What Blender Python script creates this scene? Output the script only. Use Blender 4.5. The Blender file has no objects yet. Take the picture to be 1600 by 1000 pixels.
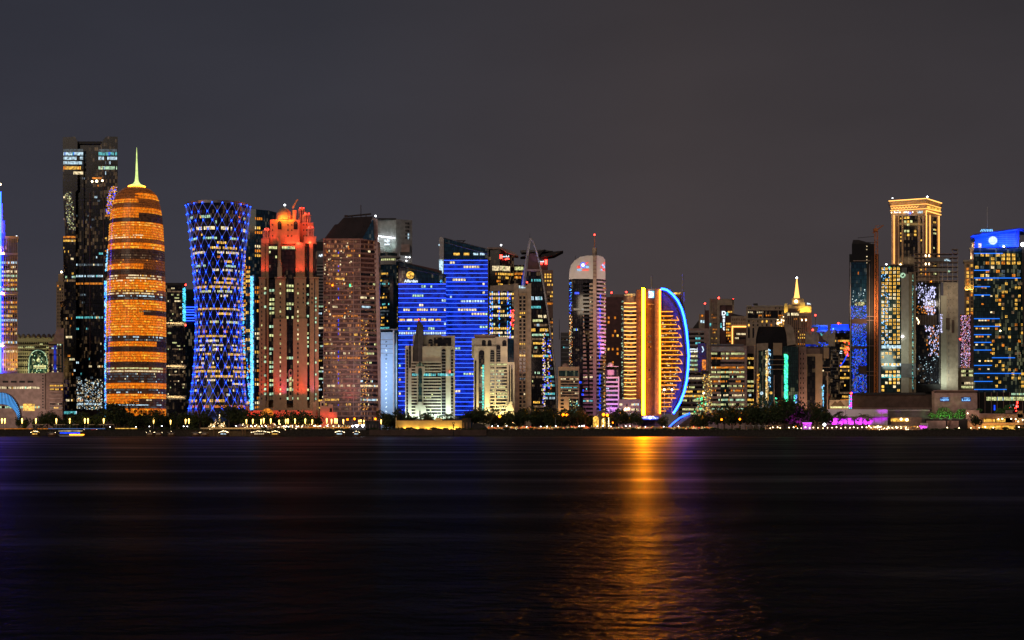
import bpy, math, random
from mathutils import Vector
R = random.Random(11)
sc = bpy.context.scene
C = sc.collection
rad = math.radians

# ---------------------------------------------------------------- camera
F, HY, HC, G, CX = 2400.0, 663.5, 10.0, 5.0, 800.0   # focal length in photo pixels, horizon row, eye height, quay height
cam = bpy.data.cameras.new('camera'); cam.sensor_width = 36; cam.lens = 36*F/1600
cam.shift_y = (HY-500)/1600; cam.clip_start = 1; cam.clip_end = 30000
co = bpy.data.objects.new('camera', cam); C.objects.link(co)
co.location = (0, 0, HC); co.rotation_euler = (rad(90), 0, 0); sc.camera = co

# ---------------------------------------------------------------- world: night sky with city glow at the horizon
w = bpy.data.worlds.new('World'); sc.world = w; w.use_nodes = True
nt = w.node_tree; nt.nodes.clear(); N = nt.nodes.new; L = nt.links.new
tc = N('ShaderNodeTexCoord'); sp = N('ShaderNodeSeparateXYZ'); L(tc.outputs['Generated'], sp.inputs[0])
rz = N('ShaderNodeValToRGB'); rx = N('ShaderNodeValToRGB')
def ramp(n, st):
    e = n.color_ramp.elements
    while len(e) > 1: e.remove(e[-1])
    e[0].position = st[0][0]; e[0].color = (*st[0][1], 1)
    for p_, c_ in st[1:]: e.new(p_).color = (*c_, 1)
ramp(rz, [(0, (1.5, 1.36, 1.24)), (.05, (1.3, 1.22, 1.16)), (.12, (1.12, 1.09, 1.08)), (.28, (.76, .78, .81)), (.6, (.65, .67, .72)), (1, (.6, .62, .7))])
mr = N('ShaderNodeMapRange'); L(sp.outputs['X'], mr.inputs[0]); mr.inputs[1].default_value = -.4; mr.inputs[2].default_value = .4
ramp(rx, [(0, (.034, .035, .049)), (.35, (.040, .0395, .050)), (.62, (.051, .0425, .045)), (1, (.040, .036, .041))])
L(sp.outputs['Z'], rz.inputs[0]); L(mr.outputs[0], rx.inputs[0])
mx = N('ShaderNodeMix'); mx.data_type = 'RGBA'; mx.blend_type = 'MULTIPLY'; mx.inputs[0].default_value = 1
L(rx.outputs[0], mx.inputs[6]); L(rz.outputs[0], mx.inputs[7])
cn_ = N('ShaderNodeTexNoise'); cn_.inputs['Scale'].default_value = 5; cn_.inputs['Detail'].default_value = 4; cm = N('ShaderNodeVectorMath'); cm.operation = 'MULTIPLY'; cm.inputs[1].default_value = (1, 1, 3); L(tc.outputs['Generated'], cm.inputs[0]); L(cm.outputs[0], cn_.inputs['Vector'])
cr_ = N('ShaderNodeMapRange'); L(cn_.outputs[0], cr_.inputs[0]); cr_.inputs[1].default_value = .3; cr_.inputs[2].default_value = .7; cr_.inputs[3].default_value = .93; cr_.inputs[4].default_value = 1.07
m2 = N('ShaderNodeVectorMath'); m2.operation = 'SCALE'; L(mx.outputs[2], m2.inputs[0]); L(cr_.outputs[0], m2.inputs['Scale'])
bg = N('ShaderNodeBackground'); L(m2.outputs[0], bg.inputs[0]); bg.inputs[1].default_value = 1.0
ow = N('ShaderNodeOutputWorld'); L(bg.outputs[0], ow.inputs[0])

# added soft fill sun from the camera side, standing in for city light
su = bpy.data.lights.new('city_glow', 'SUN'); su.energy = .46; su.angle = rad(35); su.color = (1, .79, .6)
so = bpy.data.objects.new('city_glow', su); C.objects.link(so); so.rotation_euler = (rad(68), 0, rad(-28))

vs = sc.view_settings; vs.view_transform = 'Standard'; vs.look = 'None'; vs.exposure = 0; vs.gamma = 1; vs.use_curve_mapping = False
sc.render.engine = 'CYCLES'; cy = sc.cycles; cy.use_denoising = True; cy.max_bounces = 4; cy.diffuse_bounces = 2; cy.glossy_bounces = 3
cy.sample_clamp_indirect = 6; cy.caustics_reflective = False; cy.caustics_refractive = False

# ---------------------------------------------------------------- materials
MT = {}
def mat(n, c, rough=.75, metal=0, var=.25, sc_=.25, spec=.4):
    m = bpy.data.materials.new(n); m.use_nodes = True; t = m.node_tree; b = t.nodes['Principled BSDF']
    tc = t.nodes.new('ShaderNodeNewGeometry'); nz = t.nodes.new('ShaderNodeTexNoise'); nz.inputs['Scale'].default_value = sc_; nz.inputs['Detail'].default_value = 5
    t.links.new(tc.outputs['Position'], nz.inputs['Vector'])
    r = t.nodes.new('ShaderNodeValToRGB'); ramp(r, [(.3, tuple(x*(1-var) for x in c)), (.7, tuple(min(1, x*(1+var)) for x in c))])
    t.links.new(nz.outputs[0], r.inputs[0]); t.links.new(r.outputs[0], b.inputs['Base Color'])
    b.inputs['Roughness'].default_value = rough; b.inputs['Metallic'].default_value = metal; b.inputs['Specular IOR Level'].default_value = spec
    MT[n] = m; return m
def emi(n, c, s, var=.0, sc_=.5, light=True, stretch=None):
    m = bpy.data.materials.new(n); m.use_nodes = True; t = m.node_tree; b = t.nodes['Principled BSDF']
    b.inputs['Base Color'].default_value = (.03, .03, .035, 1); b.inputs['Roughness'].default_value = .25
    b.inputs['Emission Color'].default_value = (*c, 1); b.inputs['Emission Strength'].default_value = s
    if var:
        g = t.nodes.new('ShaderNodeNewGeometry'); nz = t.nodes.new('ShaderNodeTexNoise'); nz.inputs['Scale'].default_value = sc_; nz.inputs['Detail'].default_value = 3
        if stretch:
            vm = t.nodes.new('ShaderNodeVectorMath'); vm.operation = 'MULTIPLY'; vm.inputs[1].default_value = stretch
            t.links.new(g.outputs['Position'], vm.inputs[0]); t.links.new(vm.outputs[0], nz.inputs['Vector'])
        else: t.links.new(g.outputs['Position'], nz.inputs['Vector'])
        mrn = t.nodes.new('ShaderNodeMapRange'); mrn.inputs[1].default_value = .32; mrn.inputs[2].default_value = .68
        mrn.inputs[3].default_value = s*(1-var); mrn.inputs[4].default_value = s*(1+var)
        t.links.new(nz.outputs[0], mrn.inputs[0]); t.links.new(mrn.outputs[0], b.inputs['Emission Strength'])
    m.cycles.emission_sampling = 'AUTO' if light else 'NONE'
    MT[n] = m; return m
mat('glass', (.012, .0125, .017), .12, 0, .3, .12, .4); mat('glassblue', (.012, .05, .1), .12, 0, .3, .12, .6)
mat('glassteal', (.015, .045, .05), .12, 0, .3, .12, .6); mat('black', (.012, .012, .013), .5)
mat('darkgrey', (.05, .045, .045)); mat('grey', (.2, .19, .19)); mat('lightgrey', (.42, .41, .41)); mat('white', (.75, .74, .72), var=.06)
mat('beige', (.42, .33, .25)); mat('cream', (.46, .41, .32), var=.12); mat('sand', (.46, .33, .21), var=.12); mat('pinkstone', (.42, .3, .27)); mat('brown', (.3, .2, .17))
mat('darkbrown', (.12, .075, .06)); mat('redglass', (.1, .045, .045), .35); mat('maroon', (.13, .06, .06), .6); mat('steel', (.35, .34, .35), .35, .8)
mat('craneorange', (.75, .24, .06)); mat('asphalt', (.05, .05, .05), .9); mat('soil', (.06, .055, .04), .95); mat('stone', (.055, .045, .038), .9, 0, .4, .6)
mat('leaf', (.045, .07, .025), .7, 0, .5, .5); mat('leafgreen', (.09, .22, .06), .7, 0, .5, .5); mat('bark', (.1, .07, .05), .9); mat('rubber', (.02, .02, .02), .8)
mat('paintred', (.5, .03, .03), .3); mat('paintwhite', (.7, .7, .7), .3); mat('paintblack', (.03, .03, .035), .3); mat('paintyellow', (.7, .45, .05), .3)
mat('crownblue', (.05, .1, .42), .5, var=.1); mat('roofglass', (.016, .013, .014), .2, 0, .5, .08, .5); mat('ochre', (.34, .22, .115), .7, var=.12); mat('paleblue', (.3, .45, .62), .6, var=.05); mat('rust', (.26, .15, .12), .7); mat('wood', (.2, .1, .05), .6); mat('blueroof', (.05, .12, .5), .5)
def glasswall(n, c1, c2, w_, h_, glow, thr, mxe):     # curtain wall: panes of uneven tint and gloss, a few with a faint light inside
    m = MT[n]; t = m.node_tree; b = t.nodes['Principled BSDF']; g = t.nodes.new('ShaderNodeNewGeometry'); s_ = t.nodes.new('ShaderNodeSeparateXYZ'); t.links.new(g.outputs['Position'], s_.inputs[0])
    ad_ = t.nodes.new('ShaderNodeMath'); ad_.operation = 'ADD'; t.links.new(s_.outputs['X'], ad_.inputs[0]); t.links.new(s_.outputs['Y'], ad_.inputs[1])
    cb = t.nodes.new('ShaderNodeCombineXYZ'); t.links.new(ad_.outputs[0], cb.inputs[0]); t.links.new(s_.outputs['Z'], cb.inputs[1])
    def brick(wd, ht, a1, a2, mo):
        k = t.nodes.new('ShaderNodeTexBrick'); k.offset = 0; k.inputs['Scale'].default_value = 1; k.inputs['Brick Width'].default_value = wd; k.inputs['Row Height'].default_value = ht
        k.inputs['Mortar Size'].default_value = .14; k.inputs['Color1'].default_value = (*a1, 1); k.inputs['Color2'].default_value = (*a2, 1); k.inputs['Mortar'].default_value = (*mo, 1); t.links.new(cb.outputs[0], k.inputs['Vector']); return k
    k1 = brick(w_, h_, c1, c2, tuple(x*.5 for x in c1)); t.links.new(k1.outputs['Color'], b.inputs['Base Color'])
    k2 = brick(w_, h_, (0, 0, 0), (1, 1, 1), (0, 0, 0)); nz = t.nodes.new('ShaderNodeTexNoise'); nz.inputs['Scale'].default_value = .035; nz.inputs['Detail'].default_value = 2; t.links.new(g.outputs['Position'], nz.inputs['Vector'])
    mu = t.nodes.new('ShaderNodeMath'); mu.operation = 'MULTIPLY'; t.links.new(k2.outputs['Color'], mu.inputs[0]); t.links.new(nz.outputs[0], mu.inputs[1])
    mr_ = t.nodes.new('ShaderNodeMapRange'); t.links.new(mu.outputs[0], mr_.inputs[0]); mr_.inputs[1].default_value = thr; mr_.inputs[2].default_value = .62; mr_.inputs[3].default_value = 0; mr_.inputs[4].default_value = mxe
    b.inputs['Emission Color'].default_value = (*glow, 1); t.links.new(mr_.outputs[0], b.inputs['Emission Strength']); m.cycles.emission_sampling = 'NONE'
glasswall('glass', (.01, .0105, .016), (.032, .031, .036), 1.9, 3.7, (1, .6, .28), .38, .11)
glasswall('glassblue', (.01, .035, .07), (.02, .09, .16), 1.9, 3.7, (.9, .7, .4), .40, .15)
glasswall('glassteal', (.012, .035, .04), (.03, .07, .075), 1.9, 3.7, (.8, .8, .4), .38, .15)
glasswall('redglass', (.07, .03, .028), (.17, .085, .07), 2.0, 3.8, (1, .4, .16), .33, .38)
# lit windows
for n, c, s in (('Lyel', (1, .54, .08), 1.05), ('Lora', (1, .29, .02), .75), ('Lgold', (1, .5, .03), 1.0), ('Lwhi', (1, .8, .45), 1.05), ('Lcoo', (.6, .85, 1), .95), ('Lgre', (.6, .95, .62), .8),
                ('Lgye', (.85, .88, .38), .85), ('Ltea', (.15, .75, .8), .75), ('Lblu', (.05, .22, 1), .9), ('Ldim', (.7, .42, .22), .22), ('Ldco', (.3, .42, .5), .2), ('Lpur', (.6, .2, .8), .7)):
    emi(n, c, s, .75, .45, False)
# lamps and LEDs, plus reflections and LED wash painted as emission
emi('Eblue', (.01, .07, 1), 7); emi('Eblu2', (.008, .06, 1), 1.9, .3, .5); emi('Earc', (.004, .03, 1), 46); emi('Estrip', (.002, .012, 1), 80); emi('Elat', (.14, .18, .8), .5, light=False); emi('Erail', (.2, .4, 1), .35); emi('Earch', (.1, .42, 1), 1.1); emi('Eora', (1, .26, .0004), 760); emi('Etext', (.8, .92, 1), 1.5); emi('Etextb', (.25, .6, 1), 1.3); emi('Ertext', (1, .05, .03), 1.6); emi('Eazur', (.015, .2, 1), 1.3); emi('Eor2', (1, .3, .01), 14); emi('Eor3', (1, .33, .012), 2.6, .3, .4)
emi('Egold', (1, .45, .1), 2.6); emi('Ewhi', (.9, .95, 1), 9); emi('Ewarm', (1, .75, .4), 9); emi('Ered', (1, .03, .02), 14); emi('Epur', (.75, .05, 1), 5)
emi('Ecya', (.08, .5, 1), 2.2, .8, 1.2); emi('Eteal', (.05, .7, .6), 1.0, .7, .8, False); emi('Eamber', (1, .2, .004), 6); emi('Etorch', (1, .58, .12), 7)
emi('Blue_backlit_glass', (.001, .03, .62), .46, .85, .22, False); emi('Screen_orange', (1, .205, .002), .8, .5, .7, False, (1, 1, .5)); emi('Screen_dim', (.6, .15, .02), .24, .7, .8, False); emi('Screen_dark', (.35, .13, .06), .1, .7, .5, False)  # blue glass: LED wash painted as emission
emi('Egreen', (.05, .9, .3), 3, .6, .8, False); emi('Ebeam', (.25, .2, 1), .9, False); emi('Epanel', (.2, .55, 1), 1.8)
emi('Gblue', (.006, .045, 1), 1.2, .95, 1.3, False); emi('Gpink', (.8, .35, .7), 1.0, .95, 1.3, False); emi('Gwhite', (.62, .62, 1), 1.3, .95, 1.0, False); emi('Eledline', (.02, .07, 1), 6.5, light=False)  # glint colours paint reflected lights on glass as emission
emi('Spire', (.75, .95, .3), 1.1, .3, .3); emi('Moon', (.62, .78, 1), 1.25, .25, .6)

# ---------------------------------------------------------------- things and mesh builder
def tagprops(o, label, cat, group, kind=None):
    if label: o['label'] = label
    if cat: o['category'] = cat
    if group: o['group'] = group
    if kind: o['kind'] = kind
class Th:
    """a top-level thing; px/py are columns and rows of the photo, turned into metres at the thing's own distance Y"""
    def __init__(s, name, label, cat, px, Y, group=None, z=None):
        s.k = Y/F; s.Y = Y; s.z0 = G if z is None else z
        s.o = bpy.data.objects.new(name, None); C.objects.link(s.o); s.x0 = (px-CX)*s.k
        s.o.location = (s.x0, Y, s.z0); tagprops(s.o, label, cat, group)
    def p(s, px, py, dy=0): return ((px-CX)*(s.Y+dy)/F-s.x0, dy, HC+(HY-py)*s.k-s.z0)
    def mb(s): return MB(s)
class MB:
    def __init__(s, t): s.t = t; s.v = []; s.f = []; s.m = []
    def q(s, vs, m):
        n = len(s.v); s.v += [tuple(v) for v in vs]; s.f.append(tuple(range(n, n+len(vs)))); s.m.append(m)
    def ring(s, a, b, m, cap=True):
        n = len(a)
        for i in range(n): s.q([a[i], a[(i+1) % n], b[(i+1) % n], b[i]], m)
        if cap: s.q(a[::-1], m); s.q(b, m)
    def slab(s, pts, m, d0=0, d1=20, straight=False):
        a = [s.t.p(x, y, d0) for x, y in pts]
        b = [(v[0], d1, v[2]) for v in a] if straight else [s.t.p(x, y, d1) for x, y in pts]
        s.ring(a, b, m)
    def box(s, x0, x1, y0, y1, m, d0=0, d1=20): s.slab([(x0, y0), (x1, y0), (x1, y1), (x0, y1)], m, d0, d1)
    def prism(s, foot, top, bot, m):
        tp = top if isinstance(top, (list, tuple)) else [top]*len(foot)
        a = []
        for x, d in foot:
            q = s.t.p(x, bot if bot is not None else 0, d); a.append((q[0], q[1], q[2] if bot is not None else 0.0))
        b = [s.t.p(x, y, d) for (x, d), y in zip(foot, tp)]
        s.ring(a, b, m)
    def lathe(s, cx, prof, m, n=32, dc=None, cap=True):
        k = s.t.k; dc = max(r for r, _ in prof)*k if dc is None else dc
        c = s.t.p(cx, 0, 0)[0]*0 + (cx-CX)*(s.t.Y+dc)/F - s.t.x0
        rs = []
        for r, y in prof:
            z = s.t.p(0, y)[2]
            rs.append([(c+r*k*math.cos(2*math.pi*i/n), dc+r*k*math.sin(2*math.pi*i/n), z) for i in range(n)])
        for a, b in zip(rs, rs[1:]):
            for i in range(n): s.q([a[i], a[(i+1) % n], b[(i+1) % n], b[i]], m)
        if cap: s.q(rs[0], m); s.q(rs[-1][::-1], m)
    def tube(s, a, b, r, m, n=5, r2=None):
        a = Vector(a); b = Vector(b); d = (b-a)
        if d.length < 1e-6: return
        d.normalize(); u = d.orthogonal().normalized(); w_ = d.cross(u); r2 = r if r2 is None else r2
        A = [a+(u*math.cos(2*math.pi*i/n)+w_*math.sin(2*math.pi*i/n))*r for i in range(n)]
        B = [b+(u*math.cos(2*math.pi*i/n)+w_*math.sin(2*math.pi*i/n))*r2 for i in range(n)]
        s.ring(A, B, m)
    def ball(s, c, r, m, n=8, k=5, sz=1.0):
        c = Vector(c); P = []
        for j in range(k+1):
            th = math.pi*j/k
            P.append([c+Vector((math.sin(th)*math.cos(2*math.pi*i/n), math.sin(th)*math.sin(2*math.pi*i/n), math.cos(th)*sz))*r for i in range(n)])
        for a, b in zip(P, P[1:]):
            for i in range(n): s.q([a[i], a[(i+1) % n], b[(i+1) % n], b[i]], m)
    def bbox(s, x0, x1, y0, y1, z0, z1, m):       # metres, local
        a = [(x0, y0, z0), (x1, y0, z0), (x1, y1, z0), (x0, y1, z0)]; b = [(x, y, z1) for x, y, _ in a]; s.ring(a, b, m)
    def mesh(s, name):
        me = bpy.data.meshes.new(name); me.from_pydata(s.v, [], s.f)
        ms = sorted(set(s.m)); ix = {m: i for i, m in enumerate(ms)}
        for m in ms: me.materials.append(MT[m])
        me.polygons.foreach_set('material_index', [ix[m] for m in s.m]); me.update()
        return me
    def build(s, name, parent=None, label=None, kind=None):
        if not s.f: return None
        o = bpy.data.objects.new(name, s.mesh(name)); C.objects.link(o); o.parent = parent if parent else s.t.o
        tagprops(o, label, None, None, kind); return o
def single(t, mb, name):      # a thing made of one mesh: drop the Empty
    o = t.o; me = mb.mesh(name); n = bpy.data.objects.new(o.name, me); loc = o.location.copy(); pr = {k: o[k] for k in o.keys()}
    nm = o.name; bpy.data.objects.remove(o); n.name = nm; C.objects.link(n); n.location = loc
    for k, v in pr.items(): n[k] = v
    t.o = n; return n

PW = ['Lyel']*4+['Lora']*2+['Lwhi']*2; PC = ['Lcoo', 'Lcoo', 'Lgre', 'Lwhi']; PG = ['Lgye']*3+['Lgre', 'Lyel', 'Lwhi']; PM = PW+PC+['Ldim']*3
PO = ['Lora', 'Lora', 'Ldim', 'Lyel']; PB = ['Lblu']; PT = ['Ltea', 'Lcoo', 'Lgre']
def pl(poly, y): return poly(y) if callable(poly) else poly
def seg(t, a, b, off):      # local xy of a footprint segment pushed outward
    p0 = t.p(a[0], 0, a[1]); p1 = t.p(b[0], 0, b[1]); dx, dy = p1[0]-p0[0], p1[1]-p0[1]; l = math.hypot(dx, dy) or 1
    nx, ny = dy/l, -dx/l
    return (p0[0]+nx*off, p0[1]+ny*off), (p1[0]+nx*off, p1[1]+ny*off), l
def rows(t, poly, y0, y1, n, pal=PM, pw=3.0, prob=.35, h=.5, full=.1, dead=.25, off=.15, name='window_row', keep=.55, gap=.14, parent=None, mix=.12, back='glass'):
    for i in range(n):
        ya = y0+(y1-y0)*(i+(1-h)/2)/n; yb = ya+h*(y1-y0)/n; r = R.random()
        pr = .96 if r < full else (.04 if r < full+dead else prob)
        base = R.choice(pal); mb = t.mb(); A = pl(poly, ya); B = pl(poly, yb); za = t.p(0, ya)[2]; zb = t.p(0, yb)[2]; lit = R.random() < pr; any_ = False
        for j in range(len(A)-1):
            a0, a1, l = seg(t, A[j], A[j+1], off); b0, b1, _ = seg(t, B[j], B[j+1], off); m = max(1, round(l/t.k/pw))
            f = lambda c, d, e: (c[0]+(d[0]-c[0])*e, c[1]+(d[1]-c[1])*e)
            us = [0.0]; ms = []
            for q in range(m):
                if R.random() > keep or pr > .9: lit = R.random() < pr
                us += [(q+gap)/m, (q+1-gap)/m]; ms += [back, (base if R.random() > mix else R.choice(pal)) if lit else back]; any_ = any_ or lit
            us.append(1.0); ms.append(back); n0 = len(mb.v)
            if j and n0: us2 = us[1:]; start = n0-2
            else: us2 = us; start = n0
            for u in us2: mb.v += [(*f(b0, b1, u), zb), (*f(a0, a1, u), za)]
            for q, mt in enumerate(ms): k0 = start+2*q; mb.f.append((k0, k0+2, k0+3, k0+1)); mb.m.append(mt)
        if not any_: continue
        mb.build(name, parent)
def bands(t, poly, y0, y1, n, m, h=.35, off=.5, name='floor_banding', mb=None, first=0):
    own = mb is None; mb = mb or t.mb(); st = (y1-y0)/n
    for i in range(first, n+1):
        ya = y0+st*i-h*st/2; yb = ya+h*st; A = pl(poly, ya); za = t.p(0, ya)[2]; zb = t.p(0, yb)[2]
        for j in range(len(A)-1):
            a0, a1, l = seg(t, A[j], A[j+1], off); c0, c1, _ = seg(t, A[j], A[j+1], -.4)
            mb.ring([(*a0, zb), (*a1, zb), (*c1, zb), (*c0, zb)], [(*a0, za), (*a1, za), (*c1, za), (*c0, za)], m)
    return mb.build(name) if own else mb
def fins(t, poly, y0, y1, xs, w_, m, off=.6, name='vertical_fins', mb=None):
    own = mb is None; mb = mb or t.mb(); A = pl(poly, (y0+y1)/2)
    for x in xs:
        for j in range(len(A)-1):
            if A[j][0] <= x <= A[j+1][0]:
                u = (x-A[j][0])/((A[j+1][0]-A[j][0]) or 1); d = A[j][1]+(A[j+1][1]-A[j][1])*u; mb.box(x-w_/2, x+w_/2, y0, y1, m, d-off, d+.3); break
    return mb.build(name) if own else mb
def archpts(x0, x1, y0, y1, pointed=False, n=8):
    r = (x1-x0)/2; c = (x0+x1)/2; hr = r*(1.5 if pointed else 1)
    pts = [(x1, y1), (x0, y1)]
    for i in range(n+1):
        a = math.pi*i/n; s_ = math.sin(a)
        pts.append((c-r*math.cos(a), y0+hr-hr*(s_**.8 if pointed else s_)))
    return pts
def circ(t, cx, r, dc, angs):      # points of a true circle (radius r photo pixels, axis dc metres behind the front plane)
    out = []; c = (cx-CX)*(t.Y+dc)/F
    for a in angs:
        d = dc-r*t.k*math.cos(rad(a)); out.append((CX+(c+r*t.k*math.sin(rad(a)))*F/(t.Y+d), d))
    return out
def arc(t, cx, r, n=14, a0=-88, a1=88): return circ(t, cx, r, r*t.k, [a0+(a1-a0)*i/n for i in range(n+1)])
def beacon(t, px, py, m='Ered', r=.9, dy=0, name='beacon_light', parent=None):
    mb = t.mb(); mb.ball(t.p(px, py, dy), r, m); return mb.build(name, parent)
def lamp(t, kind, px, py, dy, tgt, power, col, size=3.0, angle=80, blend=.8, sx=None):
    l = bpy.data.lights.new('floodlight', kind); l.energy = power; l.color = col
    if kind == 'SPOT': l.spot_size = rad(angle); l.spot_blend = blend; l.shadow_soft_size = size
    elif kind == 'AREA': l.shape = 'RECTANGLE'; l.size = sx or size; l.size_y = size; l.spread = rad(angle)
    else: l.shadow_soft_size = size
    o = bpy.data.objects.new('floodlight', l); C.objects.link(o); o.parent = t.o; a = Vector(t.p(px, py, dy)); o.location = a
    if tgt: o.rotation_euler = (Vector(t.p(*tgt))-a).to_track_quat('-Z', 'Y').to_euler()
    return o
def wash(t, x0, x1, y, ytop, power, col, d=-8, size=2.0, angle=150):   # row of uplighters along a wall foot
    a = t.p(x0, y)[0]; b = t.p(x1, y)[0]
    return lamp(t, 'AREA', (x0+x1)/2, y, d, ((x0+x1)/2, ytop, 2), power, col, size, angle, sx=abs(b-a))
def text(t, s, px, py, hpx, m, dy=-.8, wpx=None, name='sign_lettering', parent=None, bold=.02):
    cu = bpy.data.curves.new('txt', 'FONT'); cu.body = s; cu.extrude = .05; cu.offset = bold; cu.align_x = 'CENTER'; cu.align_y = 'CENTER'
    o = bpy.data.objects.new('txt', cu); C.objects.link(o); bpy.context.view_layer.update()
    me = bpy.data.meshes.new_from_object(o.evaluated_get(bpy.context.evaluated_depsgraph_get())); bpy.data.objects.remove(o)
    xs = [v.co.x for v in me.vertices]; ys = [v.co.y for v in me.vertices]; W = max(xs)-min(xs); H = max(ys)-min(ys)
    kx = ky = hpx*t.k/H
    if wpx: kx = wpx*t.k/W
    c = t.p(px, py, dy); mx_, my_ = (max(xs)+min(xs))/2, (max(ys)+min(ys))/2
    for v in me.vertices: v.co = (c[0]+(v.co.x-mx_)*kx, c[1]-v.co.z*4, c[2]+(v.co.y-my_)*ky)
    me.materials.clear(); me.materials.append(MT[m]); n = bpy.data.objects.new(name, me); C.objects.link(n); n.parent = parent or t.o; return n
def strokes(t, x0, x1, y0, y1, m, n=7, dy=-.8, name='sign_lettering', r=.3, mb=None):     # joined cursive lettering too small to read
    own = mb is None; mb = mb or t.mb(); x = x0; st = (x1-x0)/n
    for i in range(n):
        xa, xb = x0+i*st, x0+(i+1)*st*.97; yb = y1-(y1-y0)*.25
        mb.tube(t.p(xa, yb, dy), t.p(xb, yb, dy), r, m, 4)
        if R.random() < .6: mb.tube(t.p(xa+st*.3, yb, dy), t.p(xa+st*.35, y0+(y1-y0)*R.random()*.4, dy), r, m, 4)
        elif R.random() < .6: mb.ball(t.p(xa+st*.5, y0 if R.random() < .6 else y1, dy), r*1.1, m, 5, 3)
    return mb.build(name) if own else mb
def mast(t, px, y0, y1, m='steel', r=.5, dy=8, name='mast', tip=None, r2=None):
    mb = t.mb(); mb.tube(t.p(px, y1, dy), t.p(px, y0, dy), r, m, 6, r2 if r2 is not None else r*.6); o = mb.build(name)
    if tip: beacon(t, px, y0, tip, .9, dy)
    return o
def glitter(t, poly, y0, y1, dens, mats, size=.8, name='glinting_panes', clip=None, tall=1.0):    # tiny emissive panes for light strips and for reflected lights painted onto glass
    mb = t.mb(); A = pl(poly, y0); X0, X1 = A[0][0], A[-1][0]; n = int(abs((X1-X0)*(y1-y0))*dens)
    for _ in range(n):
        x = R.uniform(X0, X1); y = R.uniform(y0, y1)
        if clip and not clip(x, y): continue
        B = pl(poly, y)
        for j in range(len(B)-1):
            if B[j][0] <= x <= B[j+1][0]:
                u = (x-B[j][0])/((B[j+1][0]-B[j][0]) or 1); d = B[j][1]+(B[j+1][1]-B[j][1])*u
                c = t.p(x, y, d-.3); a = size*R.uniform(.4, 1.1); b = a*tall*R.uniform(.7, 1.4)
                mb.q([(c[0]-a/2, c[1], c[2]-b/2), (c[0]+a/2, c[1], c[2]-b/2), (c[0]+a/2, c[1], c[2]+b/2), (c[0]-a/2, c[1], c[2]+b/2)], R.choice(mats)); break
    if len(mb.f) > 100: return mb.build(name, kind='stuff')
    for i, f in enumerate(mb.f):
        s_ = MB(t); s_.q([mb.v[k] for k in f], mb.m[i]); s_.build({'glinting_panes': 'glinting_pane'}.get(name, name))
def foot(x0, x1, d=25): return [(x0, 0), (x1, 0), (x1, d), (x0, d)]
def wins(t, xs, ys, w_, h_, pal, prob=1.0, dy=-.15, name='window', frame=None, arch=False, dark=None):   # separate windows, up to 100 as parts
    cache = {}; cnt = 0; rest = t.mb()
    for y in ys:
        for x in xs:
            lit = R.random() < prob
            if not lit and not dark: continue
            m = R.choice(pal) if lit else dark
            if cnt >= 100:
                a = [t.p(x-w_/2, y-h_/2, dy), t.p(x+w_/2, y-h_/2, dy), t.p(x+w_/2, y+h_/2, dy), t.p(x-w_/2, y+h_/2, dy)]; rest.q(a, m); continue
            cnt += 1
            if m not in cache:
                b = t.mb(); W, H = w_*t.k/2, h_*t.k/2
                if arch:
                    pts = [(W, -H), (-W, -H)]+[(-W*math.cos(math.pi*i/6), H-W+W*math.sin(math.pi*i/6)) for i in range(7)]
                    b.q([(a_, 0, c_) for a_, c_ in pts], m)
                else:
                    b.q([(-W, 0, -H), (W, 0, -H), (W, 0, H), (-W, 0, H)], m)
                    if frame: b.bbox(-.12, .12, -.12, -.02, -H, H, frame); b.bbox(-W, W, -.12, -.02, -.1, .1, frame)
                cache[m] = b.mesh('window')
            o = bpy.data.objects.new(name, cache[m]); C.objects.link(o); o.parent = t.o; o.location = t.p(x, y, dy)
    rest.build(name, kind='stuff')
def frange(a, b, n): return [a+(b-a)*(i+.5)/n for i in range(n)]
# ================================================================ setting
def sheet(name, x0, x1, y0, y1, z, m, label=None):
    me = bpy.data.meshes.new(name); me.from_pydata([(x0, y0, z), (x1, y0, z), (x1, y1, z), (x0, y1, z)], [], [(0, 1, 2, 3)]); me.materials.append(m)
    o = bpy.data.objects.new(name, me); C.objects.link(o); o['kind'] = 'structure'; return o
mw = bpy.data.materials.new('water'); mw.use_nodes = True; t = mw.node_tree; t.nodes.clear(); N = t.nodes.new; L = t.links.new
g = N('ShaderNodeNewGeometry')
def noise(vec, scl, det, s=1.0):
    v = N('ShaderNodeVectorMath'); v.operation = 'MULTIPLY'; v.inputs[1].default_value = vec; L(g.outputs['Position'], v.inputs[0])
    n = N('ShaderNodeTexNoise'); n.inputs['Scale'].default_value = scl; n.inputs['Detail'].default_value = det; L(v.outputs[0], n.inputs['Vector']); return n
n1 = noise((1, 1, 1), .8, 5); n2 = noise((.28, 1, 1), .028, 4); n3 = noise((.8, 1, 1), .2, 4)
b1 = N('ShaderNodeBump'); b1.inputs['Distance'].default_value = 1.15; b1.inputs['Strength'].default_value = .5; L(n1.outputs[0], b1.inputs['Height'])
b2 = N('ShaderNodeBump'); b2.inputs['Distance'].default_value = 3.4; b2.inputs['Strength'].default_value = .5; L(n3.outputs[0], b2.inputs['Height']); L(b1.outputs[0], b2.inputs['Normal'])
gl = N('ShaderNodeBsdfAnisotropic'); gl.inputs['Roughness'].default_value = .31; L(b2.outputs[0], gl.inputs['Normal'])
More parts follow.
